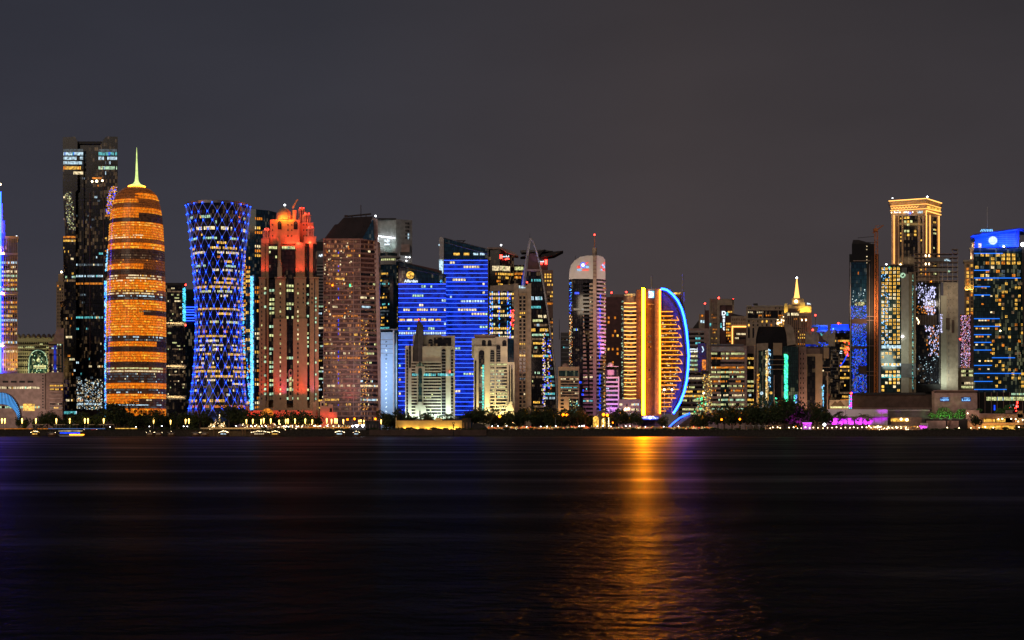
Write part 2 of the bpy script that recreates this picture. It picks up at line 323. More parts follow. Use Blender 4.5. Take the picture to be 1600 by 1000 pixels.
cr = N('ShaderNodeValToRGB'); ramp(cr, [(.36, (.035, .036, .039)), (.54, (.06, .06, .065)), (.66, (.12, .12, .13)), (.78, (.26, .26, .27))]); L(n2.outputs[0], cr.inputs[0]); lw = N('ShaderNodeLayerWeight'); lw.inputs[0].default_value = .5; fm = N('ShaderNodeMapRange'); L(lw.outputs['Facing'], fm.inputs[0]); fm.inputs[1].default_value = .93; fm.inputs[2].default_value = 1; fm.inputs[3].default_value = 1; fm.inputs[4].default_value = 2.0
cs = N('ShaderNodeVectorMath'); cs.operation = 'SCALE'; L(cr.outputs[0], cs.inputs[0]); L(fm.outputs[0], cs.inputs['Scale']); L(cs.outputs[0], gl.inputs['Color'])
df = N('ShaderNodeBsdfDiffuse'); df.inputs[0].default_value = (.001, .0015, .002, 1)
ad = N('ShaderNodeAddShader'); L(gl.outputs[0], ad.inputs[0]); L(df.outputs[0], ad.inputs[1]); oo = N('ShaderNodeOutputMaterial'); L(ad.outputs[0], oo.inputs[0])
sheet('water', -4000, 4000, -60, 1301, 0, mw)
sheet('ground', -5000, 5000, 1300, 9000, G-.008, MT['soil'])
sheet('road', -2000, 2000, 1322, 1338, G, MT['asphalt'])
sheet('pavement', -2000, 2000, 1303, 1318, G-.004, MT['stone'])
T = Th('sea_wall', 'long low stone sea wall along the dark water in front of the whole city', 'sea wall', 800, 1300, z=-2)
m = T.mb(); m.bbox(-1300, 1300, 0, 3, 0, G+1.9-.0+1.0*0+.1, 'stone'); m.bbox(-1300, 1300, -.4, 3.4, G+2.0, G+2.5, 'stone'); m.bbox(-1300, 1300, -3, 0, 0, 3.0, 'stone')
single(T, m, 'sea_wall')

# ================================================================ left part of the skyline
# gold tower with blue light strip
T = Th('stepped_tower', 'gold-lit finned tower with a blue light strip at the left edge of the city', 'tower', 0, 1480)
m = T.mb(); m.prism(foot(-40, 27, 28), 372, None, 'brown'); m.prism(foot(-34, 8, 20), 345, 372, 'sand'); m.prism(foot(-28, 4, 16), 318, 345, 'sand'); m.build('wall')
for y_ in (369, 395, 456, 540): m = T.mb(); m.box(-40, 29 if y_ < 380 else 28, y_, y_+4, 'sand', -1, 28 if y_ < 380 else 0); m.build('cornice')
rows(T, [(-38, 0), (27, 0)], 400, 580, 26, PC+PW, 2.4, .65, .5, .35, .12)
fins(T, [(-40, 0), (27, 0)], 400, 580, [-38+3.6*i for i in range(19)], 1.1, 'sand', .9)
fins(T, [(-40, 0), (27, 0)], 373, 395, [-38+2.7*i for i in range(25)], .8, 'cream', .9, name='crown_fins')
m = T.mb(); m.lathe(-14, [(9, 318), (5, 300), (1.2, 290)], 'sand'); m.build('spire')
beacon(T, .5, 288, 'Ewarm', 1.0); beacon(T, 26, 370, 'Ewhi', 1.0)
m = T.mb(); m.box(.4, 1.8, 300, 620, 'Estrip', -2, -1); m.build('light_strip')
for y0, y1, p in ((397, 372, 9000), (460, 425, 7000), (541, 500, 7000)): wash(T, -40, 28, y0, y1, p*6, (1, .42, .04), -3, 1.0)
lamp(T, 'AREA', 0, 565, -8, (0, 560, 0), 6000, (1, .55, .15), 20, 160, sx=50)
# scalloped-top building
T = Th('arcaded_building', 'cream building with a scalloped roofline and a green glass pointed arch', 'building', 60, 1560)
m = T.mb(); m.prism(foot(26, 92, 30), 528, None, 'cream')
for i in range(8): m.lathe(28.5+8*i, [(4, 531), (4, 526.5), (3, 523.5), (1.2, 521.6), (.1, 521)], 'cream', 12, 2.4)
m.build('wall')
rows(T, [(28, 0), (80, 0)], 530, 585, 11, ['Ldim', 'Lgye'], 2.6, .1, .4, 0, .3)
m = T.mb()
for y in frange(533, 584, 9):
    for x in frange(27, 90, 22):
        if not (44 < x < 74 and y > 545): m.box(x-.7, x+.7, y-1.6, y+1.4, 'black', -.15, 0)
m.build('windows', kind='stuff')
a = T.mb(); a.slab(archpts(45, 74, 547, 586, True), 'glassteal', -.8, 0); a.build('arched_window')
m = T.mb(); P = archpts(45, 74, 547, 586, True)
for p_, q_ in zip(P[1:], P[2:]): m.tube(T.p(*p_, -1), T.p(*q_, -1), .3, 'Lgre')
m.build('arch_light')
m = T.mb(); m.ball(T.p(60, 563, -1.2), 1.9, 'Lgye'); m.build('medallion')
glitter(T, [(50, -1), (72, -1)], 552, 585, .07, ['Lgye', 'Lgre'], 1.1)
m = T.mb(); m.box(52, 72, 571, 573, 'white', -1.3, -.8); m.box(52, 72, 574.5, 575.5, 'white', -1.3, -.8); m.build('canopy')
wash(T, 30, 90, 590, 540, 9000, (.9, .85, .35), -14, 3)
# annex next to it
T = Th('office_block', 'pale block with dark blue glass slots between the scalloped building and the black tower', 'building', 87, 1500)
m = T.mb(); m.prism(foot(76, 100, 20), 534, None, 'sand'); m.slab([(82, 534), (88, 515), (100, 512), (100, 534)], 'pinkstone', 3, 20); m.build('wall')
m = T.mb(); m.box(78, 81, 552, 583, 'glass', -.2, 0); m.box(84, 88, 540, 583, 'Blue_backlit_glass', -.2, 0); m.box(91, 93, 538, 583, 'glassteal', -.2, 0); m.box(96, 98.5, 538, 583, 'glassteal', -.2, 0); m.build('glazing')
rows(T, [(76, 0), (98, 0)], 536, 584, 9, PC, 2.2, .3, .4)
T = Th('slender_tower', 'thin beige tower with small square windows peeping out behind the black tower', 'tower', 93, 1720)
m = T.mb(); m.prism(foot(88, 101, 14), 440, None, 'sand'); m.prism(foot(91, 101, 10), 428, 440, 'sand'); m.build('wall')
wins(T, [90.5, 94, 97.5], frange(444, 512, 13), 1.5, 2.6, ['Lyel', 'Lora'], .18, dark='black')
beacon(T, 96, 425, 'Ewarm', 1.2)
# low office with ribbon windows
T = Th('low_office', 'low pinkish office block with ribbon windows at the left edge', 'building', 45, 1430)
m = T.mb(); m.prism(foot(-30, 72, 40), 583, None, 'pinkstone'); m.prism([(72, -6), (98, -6), (98, 30), (72, 30)], 582, None, 'brown'); m.box(70, 73, 583, 640, 'darkbrown', -1, 0); m.build('wall')
for i, y in enumerate(frange(602, 640, 5)): rows(T, [(0, 0), (62, 0)], y-3, y+3, 1, PC+['Lyel'], 2.6, .8, .55, .6, .1)
m = T.mb()
for i in range(4): m.box(4+13*i, 13+13*i, 595, 598, 'black', -.2, 0)
for i in range(12): m.box(66, 68, 586+4.5*i, 588+4.5*i, 'black', -.2, 0)
m.build('dark_windows')
bands(T, [(78, -6), (98, -6)], 600, 640, 7, 'pinkstone', .25, 1.2, 'balcony')
rows(T, [(78, -6), (98, -6)], 600, 640, 7, PM, 1.5, .35, .4)
m = T.mb(); m.box(36, 54, 631, 642, 'Lyel', -.3, 0); m.build('lobby_window')
lamp(T, 'AREA', 30, 640, -40, (30, 600, 0), 8000, (1, .7, .55), 10, 170, sx=60)
# blue ring arch
T = Th('striped_arch', 'blue arch with glowing radial white stripes beside the low office', 'sculpture', 2, 1375)
m = T.mb(); e = T.mb()
def el(a, rx_, ry_, d): return T.p(2+rx_*math.cos(a), 656-ry_*math.sin(a), d)
for i in range(38):
    a0, a1 = math.pi*i/38, math.pi*(i+1)/38
    for d in (0,):
        A = [el(a0, 30, 43, d), el(a1, 30, 43, d), el(a1, 25, 24, d), el(a0, 25, 24, d)]; B = [(x, y+5, z) for x, y, z in A]; m.ring(A, B, 'glassblue')
    am = (a0+a1)/2
    e.tube(el(am, 29.6, 42.4, -.5), el(am, 25.4, 24.6, -.5), .3, 'Earch', 4)
m.build('arch_body'); e.build('light_stripes')
lamp(T, 'AREA', 10, 650, -25, (10, 630, 0), 500, (.1, .4, 1), 8, 170)

# black twin-winged tower
T = Th('black_tower', 'tallest black glass tower with a notched top and bands of teal windows', 'tower', 140, 1560)
m = T.mb(); m.prism([(117, 3), (163, 3), (163, 30), (117, 30)], 220, None, 'glass')
L_ = [(98, 215), (117, 214), (121, 221), (121, 298), (118, 300), (119, 640), (102, 640), (101, 480), (98, 372), (102, 368), (98, 295)]
m.slab(L_, 'glass', -2, 26); m.slab([(162, 218), (166, 214), (184, 214), (184, 640), (163, 640), (161, 300), (159, 295), (158, 226)], 'glass', -2, 26)
m.box(121, 158, 221, 225, 'black', 0, 10); m.build('facade')
m = T.mb(); m.slab([(94, 472), (102, 470), (119, 474), (119, 645), (101, 645)], 'glass', -6, 20); m.box(140, 141, 300, 600, 'maroon', 2.2, 3); m.box(161.4, 162.4, 262, 640, 'maroon', -2.6, -2); m.build('wing')
for x0, x1, d in ((99, 130, -2.4), (154, 183, -2.4)):
    for y, pal, pr in ((236, ['Ldco'], .9), (241, ['Lcoo', 'Ltea', 'Lblu'], .95), (248, PC, .8), (255, ['Ldco', 'Lcoo'], .6), (263, PO if x0 < 120 else PC, .9), (271, PC, .8 if x0 < 120 else .1)):
        rows(T, [(x0, d), (x1, d)], y-3.2, y+3.2, 1, pal, 1.7, pr, .75, 0, 0, keep=.6)
m = T.mb(); m.box(130, 131.5, 240, 640, 'black', 1.5, 3); m.build('mullion')
rows(T, [(119, 2.6), (161, 2.6)], 275, 640, 62, ['Lcoo', 'Ltea', 'Lwhi', 'Lora', 'Ldco'], 2.2, .07, .5, .06, .72, off=.2)
rows(T, [(99, -2), (118, -2)], 300, 470, 30, PM, 1.5, .14, .55, .1, .5)
rows(T, [(103, -6), (118, -6)], 478, 640, 28, PM, 1.4, .1, .55, .08, .5)
rows(T, [(164, -2), (183, -2)], 300, 420, 24, PO, 1.5, .15, .5, .12, .5)
glitter(T, [(99, -2.2), (118, -2.2)], 300, 360, .35, ['Ldim', 'Lgye', 'Ldco'], .9, clip=lambda x, y: abs(x-105-(y-290)*.1) < 6)
glitter(T, [(166, -2.2), (183, -2.2)], 292, 335, .6, ['Lora', 'Lyel', 'Eblu2'], .9, clip=lambda x, y: x > 184-(y-285)*.35-8 and x < 184-(y-285)*.3+3)
glitter(T, [(120, 2.6), (160, 2.6)], 592, 640, .3, ['Ldco', 'Lcoo', 'Ldim', 'Lwhi'], .9)
m = T.mb(); m.box(144, 160, 277, 279, 'Lora', 1, 2.8); m.build('terrace_light'); beacon(T, 144, 283, 'Ewarm', 1.0, 2); beacon(T, 151, 282.5, 'Ewarm', 1.3, 2); beacon(T, 160, 283, 'Ewarm', 1.0, -3)
glitter(T, [(163.5, -3), (168.5, -3)], 440, 652, .9, ['Eblu2', 'Ecya', 'Lcoo'], 1.0, 'blue_light_strip', tall=1.5)
glitter(T, [(164, -3), (170, -3)], 388, 425, .9, ['Ecya', 'Lcoo'], .9, 'blue_light_strip', clip=lambda x, y: abs(x-169.5+(y-388)*.1) < 1.6)
m = T.mb(); m.box(80, 164, 641, 654, 'darkbrown', -10, 20); m.build('podium')
rows(T, [(96, -10), (120, -10)], 640, 650, 1, ['Ltea', 'Lcoo'], 1.5, .9, .45)

# orange bullet tower
T = Th('bullet_tower', 'glowing orange bullet-shaped tower with a domed top and a needle spire', 'tower', 213, 1420)
prof = [(283, 5), (286, 15), (290, 23.5), (296, 30), (305, 34.5), (316, 37.5), (330, 40), (350, 42), (380, 43.8), (430, 45.3), (480, 46.4), (540, 47), (600, 47), (648, 46.3)]
def rad_at(y):
    for (ya, ra), (yb, rb) in zip(prof, prof[1:]):
        if ya <= y <= yb: return ra+(rb-ra)*(y-ya)/(yb-ya)
    return prof[-1][1] if y > 600 else prof[0][1]
DC = 47*T.k
m = T.mb(); m.lathe(213.6, [(r-.6, y) for y, r in prof]+[(46, 671)], 'darkbrown', 40, DC); m.build('drum')
def bul(y): return circ(T, 213.6, rad_at(y), DC, range(-90, 91, 9))
spec = [(284, 298, 'd', '', 0, 1), (298, 308, 'o', 'y', .58, 1), (298, 308, 'd', '', 0, .58), (308, 315, 'o', 'y', 0, .6), (308, 315, 'd', '', .6, 1), (315, 322, 'd', '', 0, 1), (322, 331, 'o', '', 0, 1),
        (331, 339, 'o', '', 0, .6), (331, 339, 'k', '', .6, 1), (339, 345, 'k', '', 0, 1), (345, 352, 'o', 'Y', 0, 1), (352, 365, 'o', '', 0, 1), (365, 372, 'o', 'W', 0, .75), (365, 372, 'o', '', .75, 1), (372, 378, 'd', '', 0, 1), (378, 388, 'o', 'Y', 0, 1),
        (388, 396, 'k', '', 0, 1), (396, 404, 'k', 'd', 0, 1), (404, 411, 'd', 'y', 0, 1), (411, 420, 'o', 'Y', 0, .66), (411, 420, 'd', '', .66, 1), (420, 428, 'k', '', 0, 1), (428, 436, 'd', 'W', 0, 1), (436, 452, 'o', 'Y', 0, 1),
        (452, 460, 'd', 'W', 0, 1), (460, 468, 'k', 'C', 0, 1), (468, 476, 'o', 'Y', 0, 1), (476, 484, 'o', 'Y', 0, 1), (484, 492, 'o', '', 0, .64), (484, 492, 'k', 'd', .64, 1), (492, 508, 'o', 'y', 0, 1), (508, 524, 'o', 'Y', 0, 1),
        (524, 533, 'k', 'C', 0, 1), (533, 541, 'o', 'y', .22, .8), (533, 541, 'k', 'd', 0, .22), (541, 549, 'k', '', 0, 1), (549, 565, 'o', 'y', 0, 1), (565, 573, 'k', '', 0, 1), (573, 582, 'd', 'G', 0, 1), (582, 590, 'k', 'C', 0, 1), (590, 598, 'k', 'C', 0, 1),
        (598, 607, 'o', 'y', 0, 1), (607, 615, 'k', 'C', 0, 1), (615, 623, 'o', 'Y', 0, 1), (623, 631, 'o', '', 0, .58), (623, 631, 'k', 'd', .58, 1), (631, 638, 'k', 'C', 0, 1), (638, 650, 'o', 'y', 0, 1)]
WP = {'y': (['Lgold', 'Lora', 'Lgold'], .14), 'Y': (['Lgold', 'Lgold', 'Lyel', 'Lwhi'], .36), 'W': (['Lwhi', 'Lyel'], .62), 'C': (['Lcoo', 'Lwhi', 'Ldco', 'Ldco'], .5), 'G': (['Lgye', 'Lgye', 'Lwhi'], .9), 'd': (['Ldim', 'Lwhi', 'Ldco'], .25)}
for ya, yb, kind, wn, u0, u1 in spec:
    nf = max(1, round((yb-ya)/4.4)); mk = {'o': 'Screen_orange', 'd': 'Screen_dim', 'k': 'Screen_dark'}[kind]; m = T.mb()
    for i in range(nf):
        a, b = ya+(yb-ya)*i/nf+.25, ya+(yb-ya)*(i+1)/nf-.25; A, B = bul(a), bul(b)
        for j in range(20):
            if not (u0 <= (j+.5)/20 <= u1): continue
            for q in range(3):
                pts = []
                for (PP, y_) in ((A, a), (B, b)):
                    pa, pb, _ = seg(T, PP[j], PP[j+1], .15); 
                    for u in ((q+.07)/3, (q+.93)/3): pts.append((pa[0]+(pb[0]-pa[0])*u, pa[1]+(pb[1]-pa[1])*u, T.p(0, y_)[2]))
                m.q([pts[0], pts[1], pts[3], pts[2]], mk)
                if kind == 'o':
                    c = (pts[2][0]+pts[3][0])/2, (pts[2][1]+pts[3][1])/2-.25, pts[2][2]+.35; s_ = .27*(.5+R.random())
                    m.q([(c[0]-s_, c[1], c[2]-s_), (c[0]+s_, c[1], c[2]-s_), (c[0]+s_, c[1], c[2]+s_), (c[0]-s_, c[1], c[2]+s_)], 'Lora' if R.random() < .6 else 'Lgold')
    m.build('screen_storey')
    if wn:
        pal, pr = WP[wn]; rows(T, lambda y, u0=u0, u1=u1: bul(y)[int(2+u0*16):int(19*u1)], ya, yb, nf, pal, 2.0, pr, .5, 0, 0, off=.35, back=mk)
m = T.mb(); m.lathe(213.6, [(13, 286), (12, 283), (6, 280), (3.2, 276), (2.2, 268), (1.2, 245), (.3, 222)], 'Spire', 16, DC); m.build('spire')
m = T.mb()
for i in range(24):
    a = 2*math.pi*i/24; c = (213.6-CX)*(T.Y+DC)/F-T.x0; m.ball((c+7.4*math.cos(a), DC+7.4*math.sin(a), T.p(0, 284.5)[2]), .7, 'Eor2', 6, 3)
m.build('crown_lights')
lamp(T, 'POINT', 200, 300, -30, None, 9000, (1, .35, .05), 5)
# dark tower with lit ledges
T = Th('dark_office_tower', 'dark tower with three thick lit ledges, right of the orange bullet tower', 'tower', 276, 1600)
m = T.mb(); m.prism(foot(252, 290, 25), 446, None, 'glass'); m.box(252, 290, 442, 446, 'darkgrey', -.5, 20); m.build('facade')
for y in (505, 572, 620):
    m = T.mb(); m.box(258, 291, y-1.6, y+1.6, 'cream', -2, 0); m.build('lit_ledge'); wash(T, 258, 290, y+3, y-10, 900, (1, .7, .35), -4, .6)
rows(T, [(262, 0), (289, 0)], 448, 618, 34, ['Ldim', 'Lwhi', 'Lgye', 'Ldim'], 1.8, .16, .4, .02, .2)
glitter(T, [(285.5, -.3), (290, -.3)], 450, 502, 1.2, ['Ecya', 'Eteal'], 1.0, 'teal_light_strip'); beacon(T, 290, 445); beacon(T, 290, 508)
T = Th('dark_block', 'dark building with thin blue light lines between the ledged tower and the latticed blue tower', 'building', 298, 1680)
m = T.mb(); m.prism(foot(290, 330, 25), 452, None, 'glassblue'); m.build('facade')
m = T.mb()
for y in (480, 484, 488, 492, 497, 501): m.box(290, 304, y-.4, y+.4, 'Eledline', -1, -.2)
m.build('light_lines')

# latticed hourglass tower
T = Th('hourglass_tower', 'hourglass tower wrapped in a glowing blue diagonal lattice', 'tower', 341, 1430)
def hr(y):
    d = y-508; return math.sqrt(36.3**2+(.0360 if d < 0 else .052)*d*d)
HD = 52*T.k; cxh = 341.2
m = T.mb(); m.lathe(cxh, [(hr(y)-2.6, y) for y in range(316, 645, 12)]+[(45, 668)], 'glass', 40, HD); m.build('drum')
def hp(y): return circ(T, cxh, hr(y)-2.6, HD, range(-84, 85, 8))
for ya, yb, pal, pr in [(333, 350, PM, .2), (350, 360, PW, .55), (362, 368, PM, .2), (367, 374, PT, .95), (374, 381, PM, .3), (382, 389, ['Lwhi', 'Lyel'], .97), (389, 396, ['Lwhi', 'Lyel'], .8), (396, 410, PM, .25), (410, 430, PM, .3), (430, 443, PM, .3), (443, 450, ['Lyel'], .9), (450, 457, ['Lgye', 'Lyel'], .97), (457, 478, PM, .15), (478, 484, PW, .9), (485, 492, PW, .6),
                        (498, 505, PG, .8), (506, 520, PM, .35), (521, 527, PW, .8), (528, 535, ['Lwhi', 'Lgye'], .9), (536, 541, PM, .3), (541, 549, PW, .85), (549, 556, PO, .6), (556, 570, PM, .25), (570, 576, PO, .7), (576, 583, ['Lyel'], .9), (584, 591, ['Lyel'], .7), (591, 602, PW, .4), (602, 606, PO, .6), (606, 620, PM, .2), (614, 618, ['Lyel'], .5), (622, 630, ['Lyel', 'Lora'], .85), (631, 639, ['Lora', 'Lyel'], .8)]:
    rows(T, hp, ya, yb, max(1, round((yb-ya)/7)), pal, 3.0, pr*.75, .5, 0, 0, keep=.6)
m = T.mb(); m.lathe(cxh, [(hr(314)-1.5, 316), (hr(312)-1.5, 312)], 'steel', 40, HD); m.lathe(cxh, [(30, 313), (30, 309.6)], 'steel', 32, HD); m.build('roof_ring')
rows(T, lambda y: circ(T, cxh, 51, HD, range(-34, 40, 6)), 311, 317, 1, ['Lgre', 'Ltea', 'Lgre'], 2, .97, .9, name='roof_light_band')
lat = T.mb(); nod = []; NR = 25; NA = 20; ccx = (cxh-CX)*(T.Y+HD)/F-T.x0
def lp(i, a):
    y = 316+i*13.4; r = hr(y)*T.k; y = y
    return (ccx+r*math.sin(a), HD-r*math.cos(a), T.p(0, y)[2])
for i in range(NR):
    for j in range(NA):
        a = 2*math.pi*(j+(i % 2)/2)/NA; da = math.pi/NA
        for s_ in (-1, 1): lat.tube(lp(i, a), lp(i+1, a+s_*da), .2, 'Elat', 4)
        nod.append((i, a))
lat.build('lattice')
led = T.mb()
for i, a in nod:
    b = Vector(lp(i, a)); da = math.pi/NA
    if math.cos(a) < -.35: continue
    for s_ in (-1, 1):
        for dn in (1, -1):
            if 0 <= i+dn:
                e_ = Vector(lp(i+dn, a+s_*da)); ln = .34 if i > 5 else .2; led.tube(b+Vector((0, -.3, 0)), b+(e_-b)*ln+Vector((0, -.3, 0)), .18, 'Eblu2', 4)
led.build('lattice_lights')
cnt = 0; rest = T.mb(); nm = {}
b_ = T.mb(); b_.ball((0, 0, 0), .6, 'Eblue', 6, 4); nme = b_.mesh('node_light')
for i, a in sorted(nod, key=lambda q: -math.cos(q[1])):
    p_ = lp(i, a); p_ = (p_[0], p_[1]-.6, p_[2])
    if math.cos(a) < -.1: continue
    if cnt < 100: o = bpy.data.objects.new('node_light', nme); C.objects.link(o); o.parent = T.o; o.location = p_
    else: rest.ball(p_, .6, 'Eblue', 6, 4)
    cnt += 1
rest.build('node_light', kind='stuff')
m = T.mb(); m.box(300, 384, 640, 668, 'pinkstone', 14, 60); m.build('podium')
lamp(T, 'AREA', 341, 655, -6, (341, 600, 20), 2500, (.1, .25, 1), 6, 170, sx=40)
# curved tower behind it
T = Th('curved_glass_tower', 'dark curved tower with yellow windows and glowing cyan seam, behind the lattice tower', 'tower', 398, 1600)
m = T.mb(); m.prism([(376, 8), (384, 2), (400, 0), (420, 4), (432, 10), (432, 40), (376, 40)], [326, 326, 327, 328, 330, 330, 326], None, 'glassblue'); m.build('facade')
PY = [(386, 1.6), (391, .9)]; 
rows(T, [(398, 0), (410, 2)], 338, 640, 42, ['Lyel', 'Lora', 'Lwhi', 'Ldim'], 3.0, .5, .55, .15, .1, off=.3)
rows(T, [(376, 8), (384, 2)], 390, 640, 36, ['Lyel', 'Lora', 'Lyel'], 2.4, .7, .6, .2, .05, off=.3)
rows(T, [(384, 2), (391, 1)], 400, 640, 34, ['Lyel', 'Lora'], 2.4, .45, .6, .1, .2, off=.3)
glitter(T, [(391.5, -.6), (395.5, -.6)], 432, 642, 1.6, ['Ecya', 'Lcoo', 'Ecya'], 1.0, 'cyan_light_strip', tall=1.6)
glitter(T, [(374, -2), (392, -2)], 380, 642, .55, ['Ecya', 'Eblu2', 'Ecya'], .9, 'cyan_light_strip', clip=lambda x, y: abs(x-(377+(y/640)**6*12+(3 if y > 560 else 0))) < 1.3)
mast(T, 399, 395, 432, 'steel', .3)

# red-lit tower with domes
T = Th('domed_tower', 'sandstone tower with domes and turrets floodlit red, tall slots of green-lit windows', 'tower', 451, 1450)
m = T.mb()
def tb(x0, x1, y0, d0, d1=40, y1=None, c='ochre'):
    if y1 is None: m.prism([(x0, d0), (x1, d0), (x1, d1), (x0, d1)], y0, None, c)
    else: m.box(x0, x1, y0, y1, c, d0, d1)
tb(412, 492, 434, 8)                                # core with glass slots in front
tb(405, 415, 434, 0); tb(415.5, 419.5, 434, 1); tb(430, 446, 434, 0, 12); tb(460, 478, 434, 0); tb(484, 491, 434, 0); tb(492.5, 498, 434, 1)
tb(408, 414, 378, 3, 30, 436); tb(415, 420, 378, 3, 30, 436); tb(462, 476, 378, 3, 30, 436); tb(434, 439, 372, 3, 30, 436); tb(483, 489, 378, 3, 30, 436); tb(491, 495, 378, 4, 30, 436)
tb(410, 494, 378, 8, 38, 436)
tb(408.5, 421, 372, 2, 30, 380); tb(475, 494, 369, 2, 30, 380)     # turret bases
tb(422, 468, 342, 5, 34, 380); tb(455, 490, 346, 12, 36, 380)
for x0, x1 in ((404, 416), (429, 447), (459, 479), (483, 499)): tb(x0, x1, 433, -1.2, 0, 435)
tb(427, 448, 498, -2, 0, None); tb(458, 480, 498, -2, 0, None); tb(402, 499, 637, -4, 30, None)
m.build('wall')
m = T.mb()
for x0, x1, y0, y1, d in ((419.8, 433.6, 381, 434, 2.5), (440, 461, 384, 434, 2.5), (491, 495, 381, 434, 3), (447, 459.5, 434, 630, 2), (420, 429.5, 436, 626, 3), (448, 459, 436, 560, 1.9), (479, 483.5, 384, 626, 3), (414.8, 416.4, 436, 626, -.2), (490, 492, 384, 626, 2)):
    m.box(x0, x1, y0, y1, 'glass', d, d+4)
m.build('glass_slots')
rows(T, [(420, 2.3), (433, 2.3)], 383, 390, 1, ['Lgye', 'Lgre'], 2.2, .9, .6, 1, 0); rows(T, [(440.5, 2.3), (461, 2.3)], 383, 390, 1, ['Lgye', 'Lgre'], 2.2, .9, .6, 1, 0); rows(T, [(420, 2.3), (433, 2.3)], 390, 434, 6, ['Ldim', 'Lgye'], 3, .1, .5, 0, 0)
rows(T, [(420.5, 2.3), (429, 2.3)], 436, 626, 27, ['Lgye', 'Lgye', 'Lgre'], 4, .6, .55, .1, .2)
rows(T, [(447.5, 1.8), (459, 1.8)], 436, 626, 27, ['Lgye', 'Lgre'], 3.5, .3, .55, .15, .35)
rows(T, [(479, 2.3), (483, 2.3)], 436, 626, 28, ['Lgye', 'Lgre'], 4, .55, .5, .0, .2)
rows(T, [(492, .6), (495, .6)], 450, 626, 28, ['Lgre'], 3, .4, .5, .0, .3)
rows(T, [(412, -.1), (416.5, -.1)], 440, 626, 26, ['Lgye', 'Lgre'], 4, .6, .5, .0, .2)
ys = [444+7.15*i for i in range(26)]
wins(T, [438, 465.5], ys, 2.2, 3.4, ['Lgye', 'Lwhi'], .3, -2.3, arch=True, dark='black')
wins(T, [474, 487.5], ys[:5], 1.8, 3.2, ['Lgye'], .05, -.3, arch=True, dark='black')
wins(T, [409], ys, 1.4, 3, ['Lgye'], .05, -.3, arch=True, dark='black')
wins(T, [426, 450, 456, 474.5, 479], [350, 358.5, 367.5], 1.8, 2.8, ['Lgye'], .08, 4.7, arch=True, dark='black')
wins(T, [437, 462], [351], 6, 13, ['glass'], 1, 4.6, 'arched_window', arch=True); 
m = T.mb(); m.slab(archpts(451, 457, 577, 626), 'sand', 1, 2); m.build('arch_panel')
wins(T, [454], [583, 592, 600, 608, 615], 3, 5, ['Lgye', 'glass'], 1, .7)
def dome(cx_, yb, r, h, name='dome', mt_='sand', d=12, onion=False):
    b = T.mb(); b.lathe(cx_, [(r*math.cos(math.pi/2*i/8), yb-h*math.sin(math.pi/2*i/8)) for i in range(9)], mt_, 20, d); return b.build(name)
def turret(cx_, yt, yb, r, d=8, dm=True):
    b = T.mb(); b.lathe(cx_, [(r+1, yb), (r+1, yb-1.2)], 'sand', 12, d); b.lathe(cx_, [(r*.55, yb), (r*.55, yt)], 'maroon', 12, d)
    c = (cx_-CX)*(T.Y+d)/F-T.x0
    for i in range(8):
        a = math.pi*2*(i+.5)/8; b.tube((c+r*T.k*math.cos(a), d+r*T.k*math.sin(a), T.p(0, yb)[2]), (c+r*T.k*math.cos(a), d+r*T.k*math.sin(a), T.p(0, yt)[2]), .45, 'cream', 6)
    b.lathe(cx_, [(r+1.2, yt+.6), (r+1.2, yt-1)], 'sand', 12, d); o = b.build('turret')
    e = T.mb(); e.lathe(cx_, [(r*.8*math.cos(math.pi/2*i/5), yt-1-r*.9*math.sin(math.pi/2*i/5)) for i in range(6)], 'sand', 14, d); e.build('turret_dome', o)
    beacon(T, cx_-r*.5, yt-1.5, 'Ered', .5, d-r-1, 'turret_lamp'); beacon(T, cx_+r*.6, yt-1.5, 'Ered', .5, d-r-1, 'turret_lamp')
turret(416.5, 359, 371, 5); turret(485, 356, 369, 5); turret(479.5, 333, 346, 5.5, 16); turret(471.5, 323, 345, 4.5, 20)
dome(444, 341, 13.2, 20, d=14); mast(T, 445, 317, 324, 'steel', .3, 14, 'finial', 'Ewhi')
m = T.mb(); m.tube(T.p(457, 322, 14), T.p(465, 308, 14), .9, 'sand', 6); m.tube(T.p(460, 345, 14), T.p(460, 325, 14), 2.2, 'sand', 8); m.build('crane_arm')
dome(437, 418, 3.2, 12, 'small_dome', d=-4); m = T.mb(); m.box(433.5, 440.5, 418, 434, 'sand', -6, -1.5); m.build('dome_base')
RD = (1, .07, .035); RW = (1, .08, .06)
for x, y, p_ in ((436, 343, 2600), (444, 343, 2600), (453, 343, 2600)): lamp(T, 'POINT', x, y-2.5, 2, None, 4200, (1, .26, .02), .8)
lamp(T, 'SPOT', 440, 400, -40, (444, 330, 10), 4000, (1, .07, .03), 3, 55)
lamp(T, 'SPOT', 476, 378, -26, (478, 340, 10), 9000, RD, 3, 65)
lamp(T, 'SPOT', 414, 378, -20, (416, 362, 8), 26000, RW, 2, 60); lamp(T, 'SPOT', 488, 376, -20, (486, 358, 8), 26000, RW, 2, 60)
for x in (407, 412, 417.5, 459, 464, 470, 474.5, 486, 493, 437, 441): lamp(T, 'SPOT', x, 434.5, -4, (x, 405, 3), 9000, RD, .5, 62, .7)
for x in (450, 458, 466, 484): lamp(T, 'POINT', x, 379, 1, None, 3400, RD, 1)
for x, y, d in ((424, 341, 0), (464, 341, 1), (470, 344, 5), (484, 345, 5), (466, 330, 8)): lamp(T, 'POINT', x, y, d, None, 2200, RD, .6)
for x in (425, 432, 441, 448, 460): lamp(T, 'SPOT', x, 381, 0, (x, 360, 5), 5000, RD, .4, 60)
